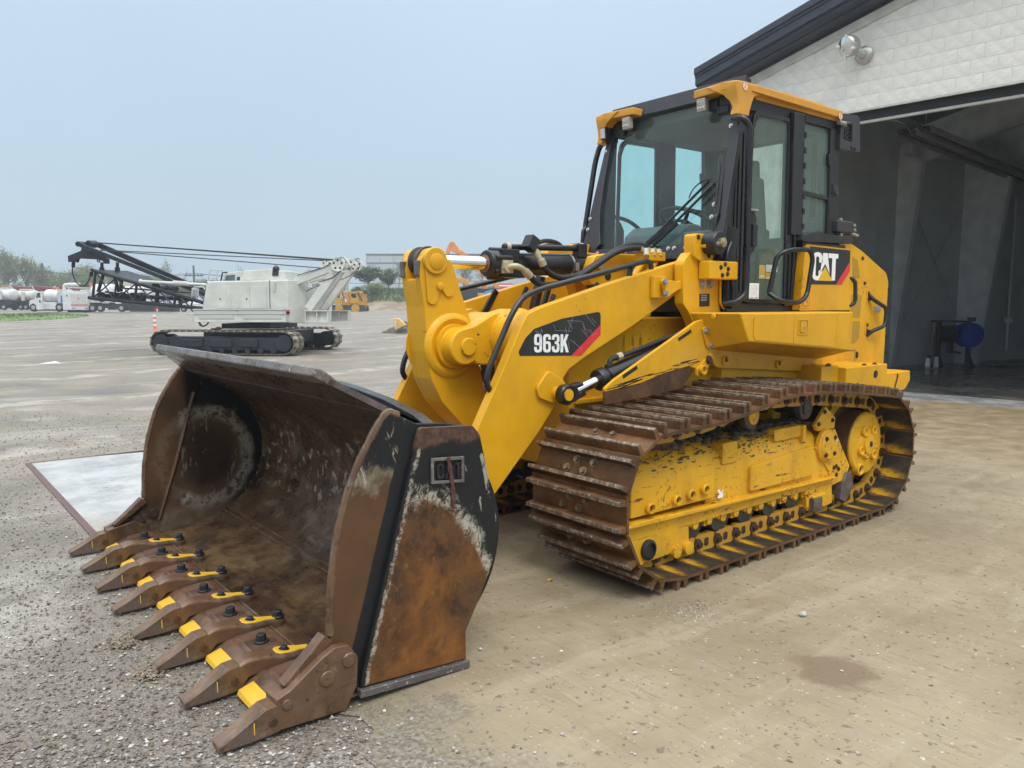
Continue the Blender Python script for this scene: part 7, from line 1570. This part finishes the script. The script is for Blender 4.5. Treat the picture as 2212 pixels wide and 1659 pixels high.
# maroon dump bodies standing behind
for x0, x1, lab in ((140, 352, 'maroon dump trailer body behind the two tank trucks'), (372, 575, 'maroon dump trailer body behind the round tank of the lube truck'), (620, 860, 'maroon dump trailer body behind the white suction pipe')):
    F = Far('dump_trailer', lab, 'dump trailer', (x0+x1)/2*.19841, 122, 'maroon dump trailers in the back row')
    a = MB(); F.poly(a, K((x0, 216), (x0+40, 214), (x1, 228), (x1+10, 300), (x1-30, 380), (x0+30, 380)), 0, 2.5); b_ = F.part(a, 'dump_body', 'maroon', bevel=.04)
    for q in (.2, .42, .64, .86):
        a = MB(); x = x0+(x1-x0)*q; kbox(F, a, x, x+8, 232, 375, -.08, 0); F.part(a, 'side_rib', 'maroon', b_)
    a = MB(); F.poly(a, K((x0, 214), (x0+26, 214), (x0+48, 262), (x0+36, 262), (x0+18, 222), (x0, 222)), -.1, .0); F.part(a, 'gate_frame', 'white_dirty', b_)
    a = MB(); kbox(F, a, x0+25, x1-20, 378, 420, .4, 2.0); F.part(a, 'chassis', 'chassis')
    for q in (.3, .6): wheel(F, (x0+(x1-x0)*q)*.19841, 576+430*.19841, 6.0, .2)

# vacuum truck with its curved suction pipe, seen over the lube truck
F = Far('vacuum_truck', 'white vacuum truck with curved suction pipe rising behind the lube truck', 'truck', 165, 108)
a = MB(); kbox(F, a, 690, 985, 265, 430, .0, 2.4); b_ = F.part(a, 'body', 'white_dirty', bevel=.04)
P_ = lambda x, y: (F.X(x*.19841), 1.0, F.Z(576+y*.19841))
a = MB(); a.tube(roundpath([P_(690, 262), P_(692, 205), P_(740, 196), P_(865, 196)], 1.2, 6), .24, 12); F.part(a, 'suction_pipe', 'white', b_)
a = MB(); a.tube([P_(865, 206), P_(985, 206)], .2, 10); F.part(a, 'suction_hose', 'rubber', b_)
a = MB(); a.tube([P_(720, 228), P_(970, 236)], .1, 8); a.tube([P_(870, 262), P_(975, 258)], .12, 8); F.part(a, 'pipe_rack', 'white_dirty', b_)
a = MB(); kbox(F, a, 985, 1000, 178, 260, .6, 1.0); F.part(a, 'marker_post', 'orange_beacon', b_)
wheel(F, 160, 664, 7, .2)

# white tank trailers on a long black chassis behind the boom
F = Far('tanker_trailer', 'white tank trailer on a long black chassis seen through the black lattice boom', 'trailer', 285, 92)
a = MB(); tank(a, F, 195, 244, 576+190*.19841, 576+385*.19841, .1, 2.6); tk_ = F.part(a, 'tank', 'white')
a = MB(); kbox(F, a, 1005, 1225, 376, 392, .1, 2.4); F.part(a, 'tank_cradle', 'white_dirty', tk_)
a = MB(); kbox(F, a, 985, 1440, 392, 470, .3, 2.3); kbox(F, a, 1420, 1890, 410, 492, .3, 2.2); ch_ = F.part(a, 'chassis', 'chassis', bevel=.03)
for x in (1155, 1290): a = MB(); kbox(F, a, x, x+28, 452, 474, .2, .3); F.part(a, 'number_plate', 'white', ch_)
a = MB(); kbox(F, a, 1125, 1200, 384, 402, .2, .3); kbox(F, a, 1270, 1330, 384, 404, .2, .3); F.part(a, 'marker_board', 'white', ch_)
for x in (1026, 1110, 1340): wheel(F, x*.19841, 576+452*.19841, 8.4, .05, parent=ch_)
a = MB(); kbox(F, a, 1690, 1740, 440, 480, .1, .3); F.part(a, 'red_coupling', 'maroon', ch_)
a = MB(); kbox(F, a, 1720, 1735, 462, 488, .0, .1); F.part(a, 'white_valve', 'white', ch_)
F = Far('tank_truck', 'white round tank truck second behind the lattice boom', 'tank truck', 285, 108, 'white tank trucks parked across the yard')
a = MB(); tank(a, F, 1330*.19841, 1560*.19841, 576+215*.19841, 576+375*.19841, .1, 2.6); F.part(a, 'tank', 'white')
a = MB(); kbox(F, a, 1500, 1660, 230, 400, .4, 2.5); F.part(a, 'cab', 'white', bevel=.06)
a = MB(); kbox(F, a, 1330, 1660, 372, 440, .4, 2.3); F.part(a, 'chassis', 'chassis'); wheel(F, 1620*.19841, 664, 7, .2); wheel(F, 1400*.19841, 664, 7, .2)
F = Far('box_trailer', 'cream box trailer standing behind the white tanks', 'trailer', 277, 118)
a = MB(); kbox(F, a, 1310, 1490, 168, 330, 0, 2.5); b_ = F.part(a, 'box_body', flat('cream_box', (.50, .46, .36), .6)); a = MB(); kbox(F, a, 1320, 1480, 330, 430, .3, 2.2); F.part(a, 'chassis', 'chassis'); wheel(F, 270, 664, 6, .1)
F = Far('pickup_truck', 'white pickup truck low behind the foot of the boom', 'pickup', 404, 100)
a = MB(); F.poly(a, K((1850, 445), (1860, 405), (1930, 395), (1960, 350), (2060, 350), (2085, 395), (2170, 400), (2175, 450)), 0, 1.9); b_ = F.part(a, 'body', 'white', bevel=.05)
a = MB(); F.poly(a, K((1955, 392), (1972, 358), (2050, 358), (2066, 392)), -.02, .0); F.part(a, 'window', 'win', b_)
for x in (1900, 2015, 2120): wheel(F, x*.19841, 576+462*.19841, 6.2, -.02)

# orange and white delineator post
F = Far('delineator_post', 'orange and white striped traffic delineator post in the yard left of the crane', 'traffic post', 336.6, 46)
h = (713-680)*F.k
for k in range(6):
    a = MB(); a.cyl((0, 0, .05+h*(.1+.9*k/6)), (0, 0, .05+h*(.1+.9*(k+1)/6)), .085, seg=12); F.part(a, 'band', flat('delineator_orange', (.78, .16, .08), .5) if k % 2 == 0 else 'sticker_white')
a = MB(); a.tube([(.06*math.cos(t), 0, .05+h*1.02+.07*math.sin(t)) for t in [0, .6, 1.2, 1.8, 2.4, 3.1]], .02, 6); F.part(a, 'grip', flat('delineator_grip', (.75, .22, .15), .5))
a = MB(); a.cyl((0, 0, 0), (0, 0, .05+h*.1), .13, .1, 12); F.part(a, 'base', flat('delineator_base', (.80, .20, .16), .5))

# lime green grass island at the left
def blade_field(name, pts, hts, mat, wd=.03):
    vs, fs = [], []
    for (x, y, z), h in zip(pts, hts):
        t = random.random()*6.28; dx, dy = math.cos(t)*wd, math.sin(t)*wd; k = len(vs); lx, ly = random.gauss(0, .4)*h, random.gauss(0, .4)*h
        vs += [(x-dx, y-dy, z), (x+dx, y+dy, z), (x+lx, y+ly, z+h)]; fs.append((k, k+1, k+2))
    me = bpy.data.meshes.new(name); me.from_pydata(vs, [], fs); me.materials.append(mat); return link(name, me)
M['grass'] = flat('grass_green', (.10, .16, .035), .7, 0, .35, .8)
M['grass_dry'] = flat('dry_grass', (.25, .21, .12), .8, 0, .3, .6)
M['soil'] = flat('bank_soil', (.20, .155, .10), .9, 0, .3, 1.2, .4)
ctr = G(-60, 66); vs = [tuple(ctr+Vector((0, 0, .30)))]; fs = []; n_ = 40
isl = lambda a_, s: ctr+RT*(math.cos(a_)*6.0*s*(1+.05*math.sin(5*a_)))+HF*(math.sin(a_)*16*s)
for s, z in ((.6, .27), (.88, .16), (1.0, -.04)):
    for k in range(n_): p = isl(2*math.pi*k/n_, s); vs.append((p.x, p.y, gz(p.x, p.y)+z))
fs = [(0, 1+k, 1+(k+1) % n_) for k in range(n_)]+[(1+j*n_+k, 1+(j+1)*n_+k, 1+(j+1)*n_+(k+1) % n_, 1+j*n_+(k+1) % n_) for j in range(2) for k in range(n_)]
me = bpy.data.meshes.new('grass_island'); me.from_pydata(vs, [], fs); me.materials.append(M['grass']); me.polygons.foreach_set('use_smooth', [True]*len(fs))
props(link('grass_mound', me), kind='structure')
pts, hs = [], []
for k in range(5000):
    s = math.sqrt(random.random())*.97; p = isl(random.random()*6.283, s); pts.append((p.x, p.y, gz(p.x, p.y)+.27*(1-max(0, s-.6)/.4)-.01)); hs.append(random.uniform(.08, .22))
props(blade_field('grass', pts, hs, M['grass'], .04), kind='stuff')

# earth bank behind the yard with grass on top
bank = []
nu, nv = 60, 9; vs, fs = [], []; r_ = random.Random(9)
for j in range(nv+1):
    for i in range(nu+1):
        u = 735+(1500-735)*i/nu; t = j/nv; d = 108+24*t; p = CAM+HF*d+RT*((u-1106)/FOC*d)
        endf = sstep(0, .10, i/nu); h = (3.1*sstep(0, .75, t)+.25*math.sin(i*.9)*t+r_.uniform(-.12, .12)*(t > 0))*endf
        p.z = gz(p.x, p.y)-.05+h; vs.append(tuple(p))
for j in range(nv):
    for i in range(nu): fs.append((j*(nu+1)+i, j*(nu+1)+i+1, (j+1)*(nu+1)+i+1, (j+1)*(nu+1)+i))
m = NT('bank_ground'); X, Y, Z = m.xyz(); f = m.noise(.5, 5, .6)
hz_ = m.math('ADD', Z, m.math('MULTIPLY', m.math('SUBTRACT', f, .5), 1.8)); m.col(m.mix(m.rng(hz_, 1.6, 2.4), m.mix(m.rng(f, .35, .65), (.17, .125, .08), (.27, .22, .15)), (.085, .115, .04))); m.set('Roughness', .9); m.bump(m.noise(2, 5), .6, .2)
me = bpy.data.meshes.new('bank'); me.from_pydata(vs, [], fs); me.materials.append(m.mat); me.polygons.foreach_set('use_smooth', [True]*len(fs)); props(link('earth_bank', me), kind='structure')

# trees
M['bark'] = flat('bark', (.13, .12, .105), .9, 0, .25, 2)
def leafmat(name, c):
    m = NT(name); f = m.noise(.7, 4, .6); m.col(m.mix(m.rng(f, .35, .65), tuple(x*.62 for x in c), tuple(x*1.35 for x in c))); m.set('Roughness', .6)
    return m.mat
LEAF = [leafmat('leaf_fresh_green', (.175, .225, .085)), leafmat('leaf_olive', (.165, .190, .085)), leafmat('leaf_pale_bud', (.22, .225, .14)), leafmat('leaf_green', (.085, .155, .04))]
def tree_mesh(seed, leaf, n_leaf, size, shape):
    """unit tree, height 1, crown radius about .38; returns trunk and crown meshes"""
    r = random.Random(seed); t = MB(); tips = []
    def branch(p, d, ln, rad, lev):
        pts = [p]; q = p.copy()
        for k in range(3):
            d = (d+Vector((r.gauss(0, .16), r.gauss(0, .16), r.gauss(.04, .10)))).normalized(); q = q+d*ln/3; pts.append(q.copy())
        t.tube(pts, [rad, rad*.85, rad*.65, rad*.45], 5 if lev < 2 else 3, caps=False)
        if lev >= 1: tips.extend(pts[1:])
        if lev < 3:
            for k in range(r.randint(3, 4) if lev else 6):
                f_ = r.uniform(.35, 1); b = pts[0].lerp(pts[-1], f_) if lev else pts[1].lerp(pts[3], f_)
                a_ = r.random()*6.283; up_ = r.uniform(.25, .95); nd = Vector((math.cos(a_)*shape, math.sin(a_)*shape, up_)).normalized()
                branch(b, nd, ln*r.uniform(.5, .72), rad*.5, lev+1)
    branch(Vector((0, 0, 0)), Vector((0, 0, 1)), .46, .020, 0)
    vs, fs = [], []
    for k in range(n_leaf):
        c = Vector(r.choice(tips))+Vector((r.gauss(0, .035), r.gauss(0, .035), r.gauss(0, .03))); s = size*r.uniform(.5, 1.4)
        a_ = Vector((r.gauss(0, 1), r.gauss(0, 1), r.gauss(0, 1))).normalized(); b_ = a_.orthogonal().normalized()*s; e_ = a_.cross(b_).normalized()*s*.6
        i = len(vs); vs += [tuple(c-b_), tuple(c+e_), tuple(c+b_), tuple(c-e_)]; fs.append((i, i+1, i+2, i+3))
    me = bpy.data.meshes.new('crown'); me.from_pydata(vs, [], fs); me.materials.append(LEAF[leaf])
    return t.mesh('trunk', M['bark']), me
TREES = {}
for kind, (leaf, n, s, sh) in dict(fresh=(0, 2300, .015, .7), olive=(1, 1700, .014, .65), bud=(2, 620, .013, .55), green=(3, 5200, .020, .72)).items():
    TREES[kind] = [tree_mesh(31+7*i+len(kind), leaf, n, s, sh) for i in range(3)]
def tree(kind, u, vtop, d, wide, label, group, dz=0., i=0):
    loc = G(u, d, dz); q = loc-CAM; vg = 829.5-FOC*q.dot(UP)/q.dot(FW); h = (vg-vtop)*d/FOC
    o = thing('tree', label, 'tree', loc, random.uniform(0, 6.28), group); tr_, cr_ = TREES[kind][i % 3]
    sx = wide*d/FOC/.72; rr = max([abs(v_.co.x) for v_ in cr_.vertices]+[abs(v_.co.y) for v_ in cr_.vertices]); zz = max(v_.co.z for v_ in cr_.vertices)
    sx = wide*d/FOC/2/rr*1.1; sz = h/zz
    for nm_, me_ in (('trunk', tr_), ('crown', cr_)):
        c = link(nm_, me_, o); c.scale = (sx, sx, sz)
    return o
gl_ = 'hazy spring trees in the wood behind the trucks'
L1 = 'olive green tree of the hazy wood behind the parked trucks'
x = -60; k = 0
tops = [(-60, 540), (0, 532), (40, 533), (70, 545), (95, 568), (130, 572), (165, 578), (200, 566), (240, 572), (290, 585), (340, 590), (420, 600), (520, 608)]
def top_at(u):
    for (a_, va), (b_, vb) in zip(tops, tops[1:]):
        if a_ <= u <= b_: return va+(vb-va)*(u-a_)/(b_-a_)
    return 600
while x < 480:
    v = top_at(x)+random.uniform(-5, 10); tree(['fresh', 'olive', 'olive'][k % 3], x, v, random.uniform(150, 175), random.uniform(52, 80), L1 if k % 3 else 'fresh green tree of the hazy wood behind the parked trucks', gl_ if k % 3 else 'fresh green trees in the wood behind the trucks', i=k); x += random.uniform(13, 20); k += 1
for k, u in enumerate(range(-70, 700, 26)):
    tree('olive' if k % 2 else 'fresh', u, 612+random.uniform(-8, 8), random.uniform(138, 147), random.uniform(48, 66), 'low shrubby tree at the foot of the hazy wood', 'low trees at the foot of the wood', i=k)
# single trees against the sky
for u, vt, d, wd_, kind, lab in ((361, 556, 132, 40, 'bud', 'nearly bare budding tree rising just right of the black mast'), (402, 580, 130, 34, 'bud', 'small budding tree above the silver boom backstop'), (525, 566, 128, 52, 'bud', 'budding tree standing behind the crane operator cab'), (672, 566, 125, 44, 'bud', 'budding tree behind the crane gantry legs'),
        (746, 592, 118, 34, 'bud', 'small bare tree between the gantry and the green bank tree')):
    tree(kind, u, vt, d, wd_, lab, None, i=int(u))
tree('green', 806, 570, 124, 96, 'full bright green tree on the earth bank left of the loader lever', None, 2.2, 1)
tree('green', 840, 578, 126, 60, 'small green tree close beside the full bank tree', None, 2.3, 2)
tree('bud', 862, 551, 128, 48, 'tall thin-leaved tree on the bank against the grey warehouse', None, 2.3, 0)
tree('green', 775, 616, 122, 52, 'low green bush on the bank behind the two dozers', None, .8, 0)
tree('fresh', 826, 606, 119, 84, 'leafy green bush on the bank in front of the two green trees', None, 1.2, 1)
tree('bud', 1004, 560, 128, 66, 'thin-leaved tree behind the loader tilt cylinder', None, 2.0, 1)
tree('bud', 1040, 545, 130, 40, 'thin-leaved tree showing above the tilt cylinder gland', None, 2.0, 2)
tree('green', 1070, 612, 120, 60, 'green bush seen under the tilt cylinder', None, 1.6, 2)
tree('green', 1130, 612, 122, 70, 'green bush behind the far lift arm', None, 1.6, 1)
M['weed'] = leafmat('bank_weeds', (.085, .125, .035))
pts, hs = [], []
for k in range(14000):
    u = random.uniform(742, 1200); d = random.uniform(116, 131); p = CAM+HF*d+RT*((u-1106)/FOC*d); t = (d-108)/24
    pts.append((p.x, p.y, gz(p.x, p.y)-.1+3.1*sstep(0, .75, t)*sstep(0, .10, (u-735)/765))); hs.append(random.uniform(.15, .8))
props(blade_field('undergrowth', pts, hs, M['weed'], .07), kind='stuff')

# grey warehouse
F = Far('warehouse', 'long flat-roofed pale blue-grey warehouse beyond the earth bank', 'warehouse', 925, 175)
M['ware'] = flat('ribbed_cladding', (.40, .45, .47), .6, 0, .06, .2); M['ware2'] = flat('cladding_dark_trim', (.13, .12, .13), .6)
a = MB(); F.box(a, 795, 1180, 552, 690, 0, 30); wl_ = F.part(a, 'wall', 'ware')
a = MB(); F.box(a, 794, 1181, 550.2, 552.6, -.15, 30.1); F.part(a, 'roof_trim', 'ware2', wl_)
a = MB(); F.box(a, 794.5, 1180.5, 568.6, 570.2, -.12, 0); F.part(a, 'wall_trim', 'ware2', wl_)
for k in range(14): a = MB(); u = 796+28*k; F.box(a, u, u+.5, 552.6, 568.4, -.05, 0); F.part(a, 'cladding_joint', 'ware2', wl_)

# utility poles and wires
M['pole'] = flat('weathered_pole', (.10, .085, .075), .9)
POLES = []
for u, vt, d, lab in ((101, 570, 140, 'wooden utility pole with one crossarm behind the trucks'), (425, 575, 140, 'wooden utility pole with two crossarms behind the boom')):
    F = Far('utility_pole', lab, 'utility pole', u, d); h = F.Z(vt)
    a = MB(); a.cyl((0, 0, -.3), (0, 0, h), .24, .17, 8); F.part(a, 'pole', 'pole')
    for k, z in enumerate((h-1.9, h-3.6)[:(1 if u < 200 else 2)]):
        a = MB(); a.box(-1.7+.4*k, 1.7-.4*k, -.1, .1, z, z+.2); ca_ = F.part(a, 'crossarm', 'pole')
        for q in (-1.5, -.8, .8, 1.5): a = MB(); a.cyl((q*.9, 0, z+.2), (q*.9, 0, z+.5), .07, seg=6); F.part(a, 'insulator', 'dark_grey', ca_)
    POLES.append((F.o.location.copy(), h))
PA, PB = POLES; ex = Vector((RT.x, RT.y, 0)).normalized(); a = MB()
for q in (-1.4, 0, 1.4):
    A = PA[0]+ex*q*.3+Vector((0, 0, PA[1]-1.4)); B = PB[0]+ex*q*.3+Vector((0, 0, PB[1]-1.4))
    for P0, P1, sg in ((A-ex*45+HF*q, A+HF*q, 1.2), (A+HF*q, B+HF*q, .9), (B+HF*q, B+ex*60+HF*(q+25), 1.5)):
        a.tube([P0.lerp(P1, t/8)-Vector((0, 0, sg*4*(t/8)*(1-t/8))) for t in range(9)], .03, 4)
props(a.build('power_line', M['dark_grey']), 'three sagging power wires strung between the utility poles', 'power line')

# two small yellow dozers in front of the bank
M['dozer'] = paint('dozer_yellow', (.52, .27, .02), .5, dirt=.4)
def dozer(u0, lab, d):
    F = Far('bulldozer', lab, 'bulldozer', u0, d, 'yellow bulldozers parked before the earth bank'); b = u0-769
    Q = lambda *p: [(nz(*q)[0]+b, nz(*q)[1]) for q in p]
    a = MB(); F.poly(a, Q((240, 760), (262, 705), (345, 708), (360, 770), (430, 745), (430, 830), (380, 845), (340, 775), (255, 778)), .4, 2.2); bd = F.part(a, 'body', 'dozer', bevel=.04)
    a = MB()
    for p in (((248, 640), (262, 705)), ((318, 632), (355, 715)), ((375, 640), (425, 745)), ((415, 650), (432, 740))):
        for y in (.5, 2.0): (ua, va), (ub, vb) = Q(*p); a.bar((F.X(ua), y, F.Z(va)), (F.X(ub), y, F.Z(vb)), .16, .16, (0, 1, 0))
    F.poly(a, Q((238, 628), (372, 622), (385, 640), (240, 645)), .4, 2.2); cg = F.part(a, 'canopy', 'dozer')
    a = MB(); F.poly(a, Q((255, 655), (300, 655), (305, 705), (262, 715)), .9, 1.6); F.part(a, 'seat', 'black_satin', cg)
    a = MB(); F.poly(a, fillet(Q((235, 800), (300, 785), (440, 800), (452, 860), (430, 872), (235, 872)), 1.2, 3), 0, .7); F.poly(a, fillet(Q((235, 800), (300, 785), (440, 800), (452, 860), (430, 872), (235, 872)), 1.2, 3), 1.9, 2.6); tk_ = F.part(a, 'track', 'oldrubber')
    a = MB(); u_, v_ = Q((325, 836))[0]; a.lathe([(.55, -.08), (.5, 0), (.2, -.1), (.02, -.1)], (F.X(u_), -.02, F.Z(v_)), (0, 1, 0), 16); F.part(a, 'track_wheel', 'dozer', tk_)
    a = MB(); F.poly(a, Q((205, 520), (218, 520), (238, 800), (226, 800)), .7, 1.0); F.part(a, 'lift_post', 'dozer')
    return F
dozer(769, 'yellow bulldozer with open canopy, right one of the pair before the bank', 101)
dozer(734, 'yellow bulldozer half hidden by the crane counterweight', 103)

# orange excavators behind the loader
M['exc'] = flat('excavator_orange', (.66, .25, .05), .5, 0, .1, 2); M['exc2'] = flat('excavator_amber', (.60, .29, .045), .5, 0, .12, 2)
def excavator(lab, mat, u, d, boom, stick, dz=0., y=0.):
    F = Far('excavator', lab, 'excavator', u, d, 'orange excavators in the back row')
    P_ = lambda q, yy: (F.X(nz(*q)[0]), yy, F.Z(nz(*q)[1]))
    a = MB()
    for p, q in zip(boom, boom[1:]): a.bar(P_(p, y), P_(q, y), .55, .75, (0, 1, 0))
    b_ = F.part(a, 'boom', mat, bevel=.05)
    a = MB()
    for p, q in zip(stick, stick[1:]): a.bar(P_(p, y), P_(q, y), .45, .55, (0, 1, 0))
    F.part(a, 'stick', mat, bevel=.05)
    a = MB(); a.bar(P_(((boom[0][0]+boom[1][0])/2, (boom[0][1]+boom[1][1])/2-25), y-.3), P_(stick[-1], y-.3), .14, .14); F.part(a, 'ram', 'chassis')
    X0 = F.X(nz(boom[-1][0], 0)[0])
    a = MB(); a.box(X0-1.2, X0+3.6, -1.3, 1.3, 1.1, 2.3); hs_ = F.part(a, 'house', mat, bevel=.06)
    a = MB(); a.box(X0-1.4, X0+.4, -1.5, -.3, 1.2, 2.9); c_ = F.part(a, 'cab', 'black_satin', hs_, bevel=.05)
    a = MB(); a.box(X0-1.2, X0+.2, -1.52, -1.505, 1.8, 2.7); F.part(a, 'window', 'win', c_)
    for yy in (-1.5, .9):
        a = MB(); a.prism(fillet([(X0-2, .05), (X0+3.2, .05), (X0+3.6, .5), (X0+3.2, .95), (X0-2, .95), (X0-2.4, .5)], .3, 4), 'y', yy, yy+.6); F.part(a, 'track', 'oldrubber')
    return F
excavator('bright orange excavator with arched boom peaking over the loader cylinder rod', 'exc', 1020, 96, [(1520, 105), (1650, 160), (1900, 400), (2050, 520), (2120, 680)], [(1470, 165), (1490, 90), (1530, 30), (1600, 130)])
excavator('amber excavator with low curved boom seen beside the loader lever', 'exc2', 1000, 88, [(1590, 480), (1680, 500), (1770, 580), (1800, 700)], [(1560, 600), (1570, 520), (1600, 470)])
excavator('amber excavator with folded boom farther right under the tilt cylinder', 'exc2', 1040, 98, [(1790, 540), (1880, 530), (1960, 600), (1980, 700)], [(1760, 640), (1780, 570), (1820, 530)])
F = Far('tarp_load', 'bright blue tarpaulin over a low load behind the far lift arm', 'tarpaulin', 1060, 84)
a = MB(); F.poly(a, [(1040, 640), (1046, 632), (1060, 627), (1080, 625), (1098, 626), (1106, 640), (1106, 668), (1040, 668)], 0, 3); F.part(a, 'cover', flat('blue_tarp', (.04, .20, .55), .5), bevel=.1)
F = Far('site_sign', 'red and white sign board behind the blue tarpaulin', 'sign', 1090, 112, dz=1.2)
a = MB(); F.box(a, 1078, 1108, 613, 616, 0, .1); F.box(a, 1078, 1108, 619, 625, 0, .1); sg_ = F.part(a, 'panel', flat('sign_red', (.60, .05, .06), .5)); a = MB(); F.box(a, 1078, 1108, 616, 619, .0, .1); F.part(a, 'band', 'sticker_white', sg_)
a = MB(); F.box(a, 1082, 1083, 625, 665, .02, .1); F.box(a, 1103, 1104, 625, 665, .02, .1); F.part(a, 'post', 'dark_grey', sg_)

# yellow bucket and heap of gravel in the middle of the yard
p = G(864, 44)
F = Far('excavator_bucket', 'pale yellow triangular attachment lying on its side by a gravel heap', 'bucket', 866, 42)
a = MB(); F.poly(a, [nz(*q) for q in ((800, 960), (855, 960), (940, 1045), (815, 1105))], 0, .5); b_ = F.part(a, 'shell', flat('pale_yellow', (.62, .42, .16), .55), bevel=.03)
a = MB(); F.poly(a, [nz(*q) for q in ((802, 962), (835, 962), (832, 1095), (815, 1103))], -.12, 0); F.part(a, 'cutting_lip', flat('pale_yellow_edge', (.66, .47, .22), .55), b_, bevel=.02)
pts, sz = [], []
hp_ = G(876, 43.5)
for k in range(3000):
    a_ = random.random()*6.28; r_ = 1.0*math.sqrt(random.random()); x, y = hp_.x+math.cos(a_)*r_*1.3, hp_.y+math.sin(a_)*r_*1.3
    pts.append((x, y, gz(x, y)+max(0, .62*(1-r_))+.02)); sz.append(random.uniform(.02, .06))
props(stones('gravel_heap', pts, sz, [M['st3'], M['st1'], M['st4']]), kind='stuff')

# ------------------------------------------------------------------ small things on the ground near the camera
def stone(u, v, r, lab, mat):
    q = FW+RT*((u-1106)/FOC)-UP*((v-829.5)/FOC); t = (.008-CAM.z)/q.z; p = CAM+q*t; p.z = gz(p.x, p.y)+.008
    a = MB(); rr = random.Random(int(u)); a.ball((0, 0, r*.5), r, 9, (1.2, .9, .7)); a.v = [(x*rr.uniform(.85, 1.1), y*rr.uniform(.85, 1.1), max(0, z)*rr.uniform(.85, 1.1)) for x, y, z in a.v]
    o = a.build('stone', M[mat], None, loc=p, smooth=25); props(o, lab, 'stone'); return o
stone(1734, 1330, .022, 'pale rounded stone on the tan concrete right of the track', 'st2')
stone(1786, 1031, .02, 'small grey stone on the concrete behind the rear of the track', 'st2')
q = FW+RT*((1186-1106)/FOC)-UP*((1254-829.5)/FOC); t = (.01-CAM.z)/q.z; p = CAM+q*t
a = MB(); a.add([(0, -.022, .004), (.016, -.004, .012), (.018, .016, .002), (0, .026, .014), (-.018, .012, .004), (-.012, -.010, .013)], [(0, 1, 5), (1, 2, 3), (1, 3, 5), (5, 3, 4)])
o = a.build('leaf', flat('orange_leaf', (.50, .26, .04), .6), None, loc=p); props(o, 'small curled orange leaf on the concrete before the track', 'leaf')
q = FW+RT*((108-1106)/FOC)-UP*((785-829.5)/FOC); t = (.01-CAM.z)/q.z; p = CAM+q*t; p.z = gz(p.x, p.y)+.01
a = MB(); a.add([(-.22, -.12, .0), (.2, -.10, .01), (.24, .10, .0), (.05, .16, .05), (-.2, .13, .01)], [(0, 1, 2, 3, 4)])
o = a.build('paper_scrap', M['sticker_white'], None, loc=p, rot=(0, 0, 2.4)); props(o, 'scrap of white paper lying on the gravel yard left of the loader bucket', 'litter')
# low crumbs of dirt pushed up at two tooth tips
for k, (x, y) in enumerate(((3.83, .21), (3.82, .60))):
    pts, sz = [], []
    for i in range(420):
        dx, dy = random.gauss(0, .05), random.gauss(0, .04); pts.append((x+dx, y+dy, gz(x, y)+max(0, .045-abs(dx)*.45-abs(dy)*.4))); sz.append(random.uniform(.004, .013))
    o = stones('dirt_heap', pts, sz, [M['dirt'], M['st3']]); props(o, kind='stuff')

# ------------------------------------------------------------------ damp air over the yard
m = bpy.data.materials.new('haze_air'); m.use_nodes = True; t_ = m.node_tree; t_.nodes.clear(); ou = t_.nodes.new('ShaderNodeOutputMaterial'); pv = t_.nodes.new('ShaderNodeVolumePrincipled')
pv.inputs['Color'].default_value = (.88, .94, 1, 1); pv.inputs['Density'].default_value = .0011; pv.inputs['Anisotropy'].default_value = 0.1; t_.links.new(pv.outputs[0], ou.inputs['Volume'])
a = MB(); a.box(-320, 60, -320, 60, -1.5, 34); o = a.build('haze', m, None, smooth=0); props(o, kind='stuff')
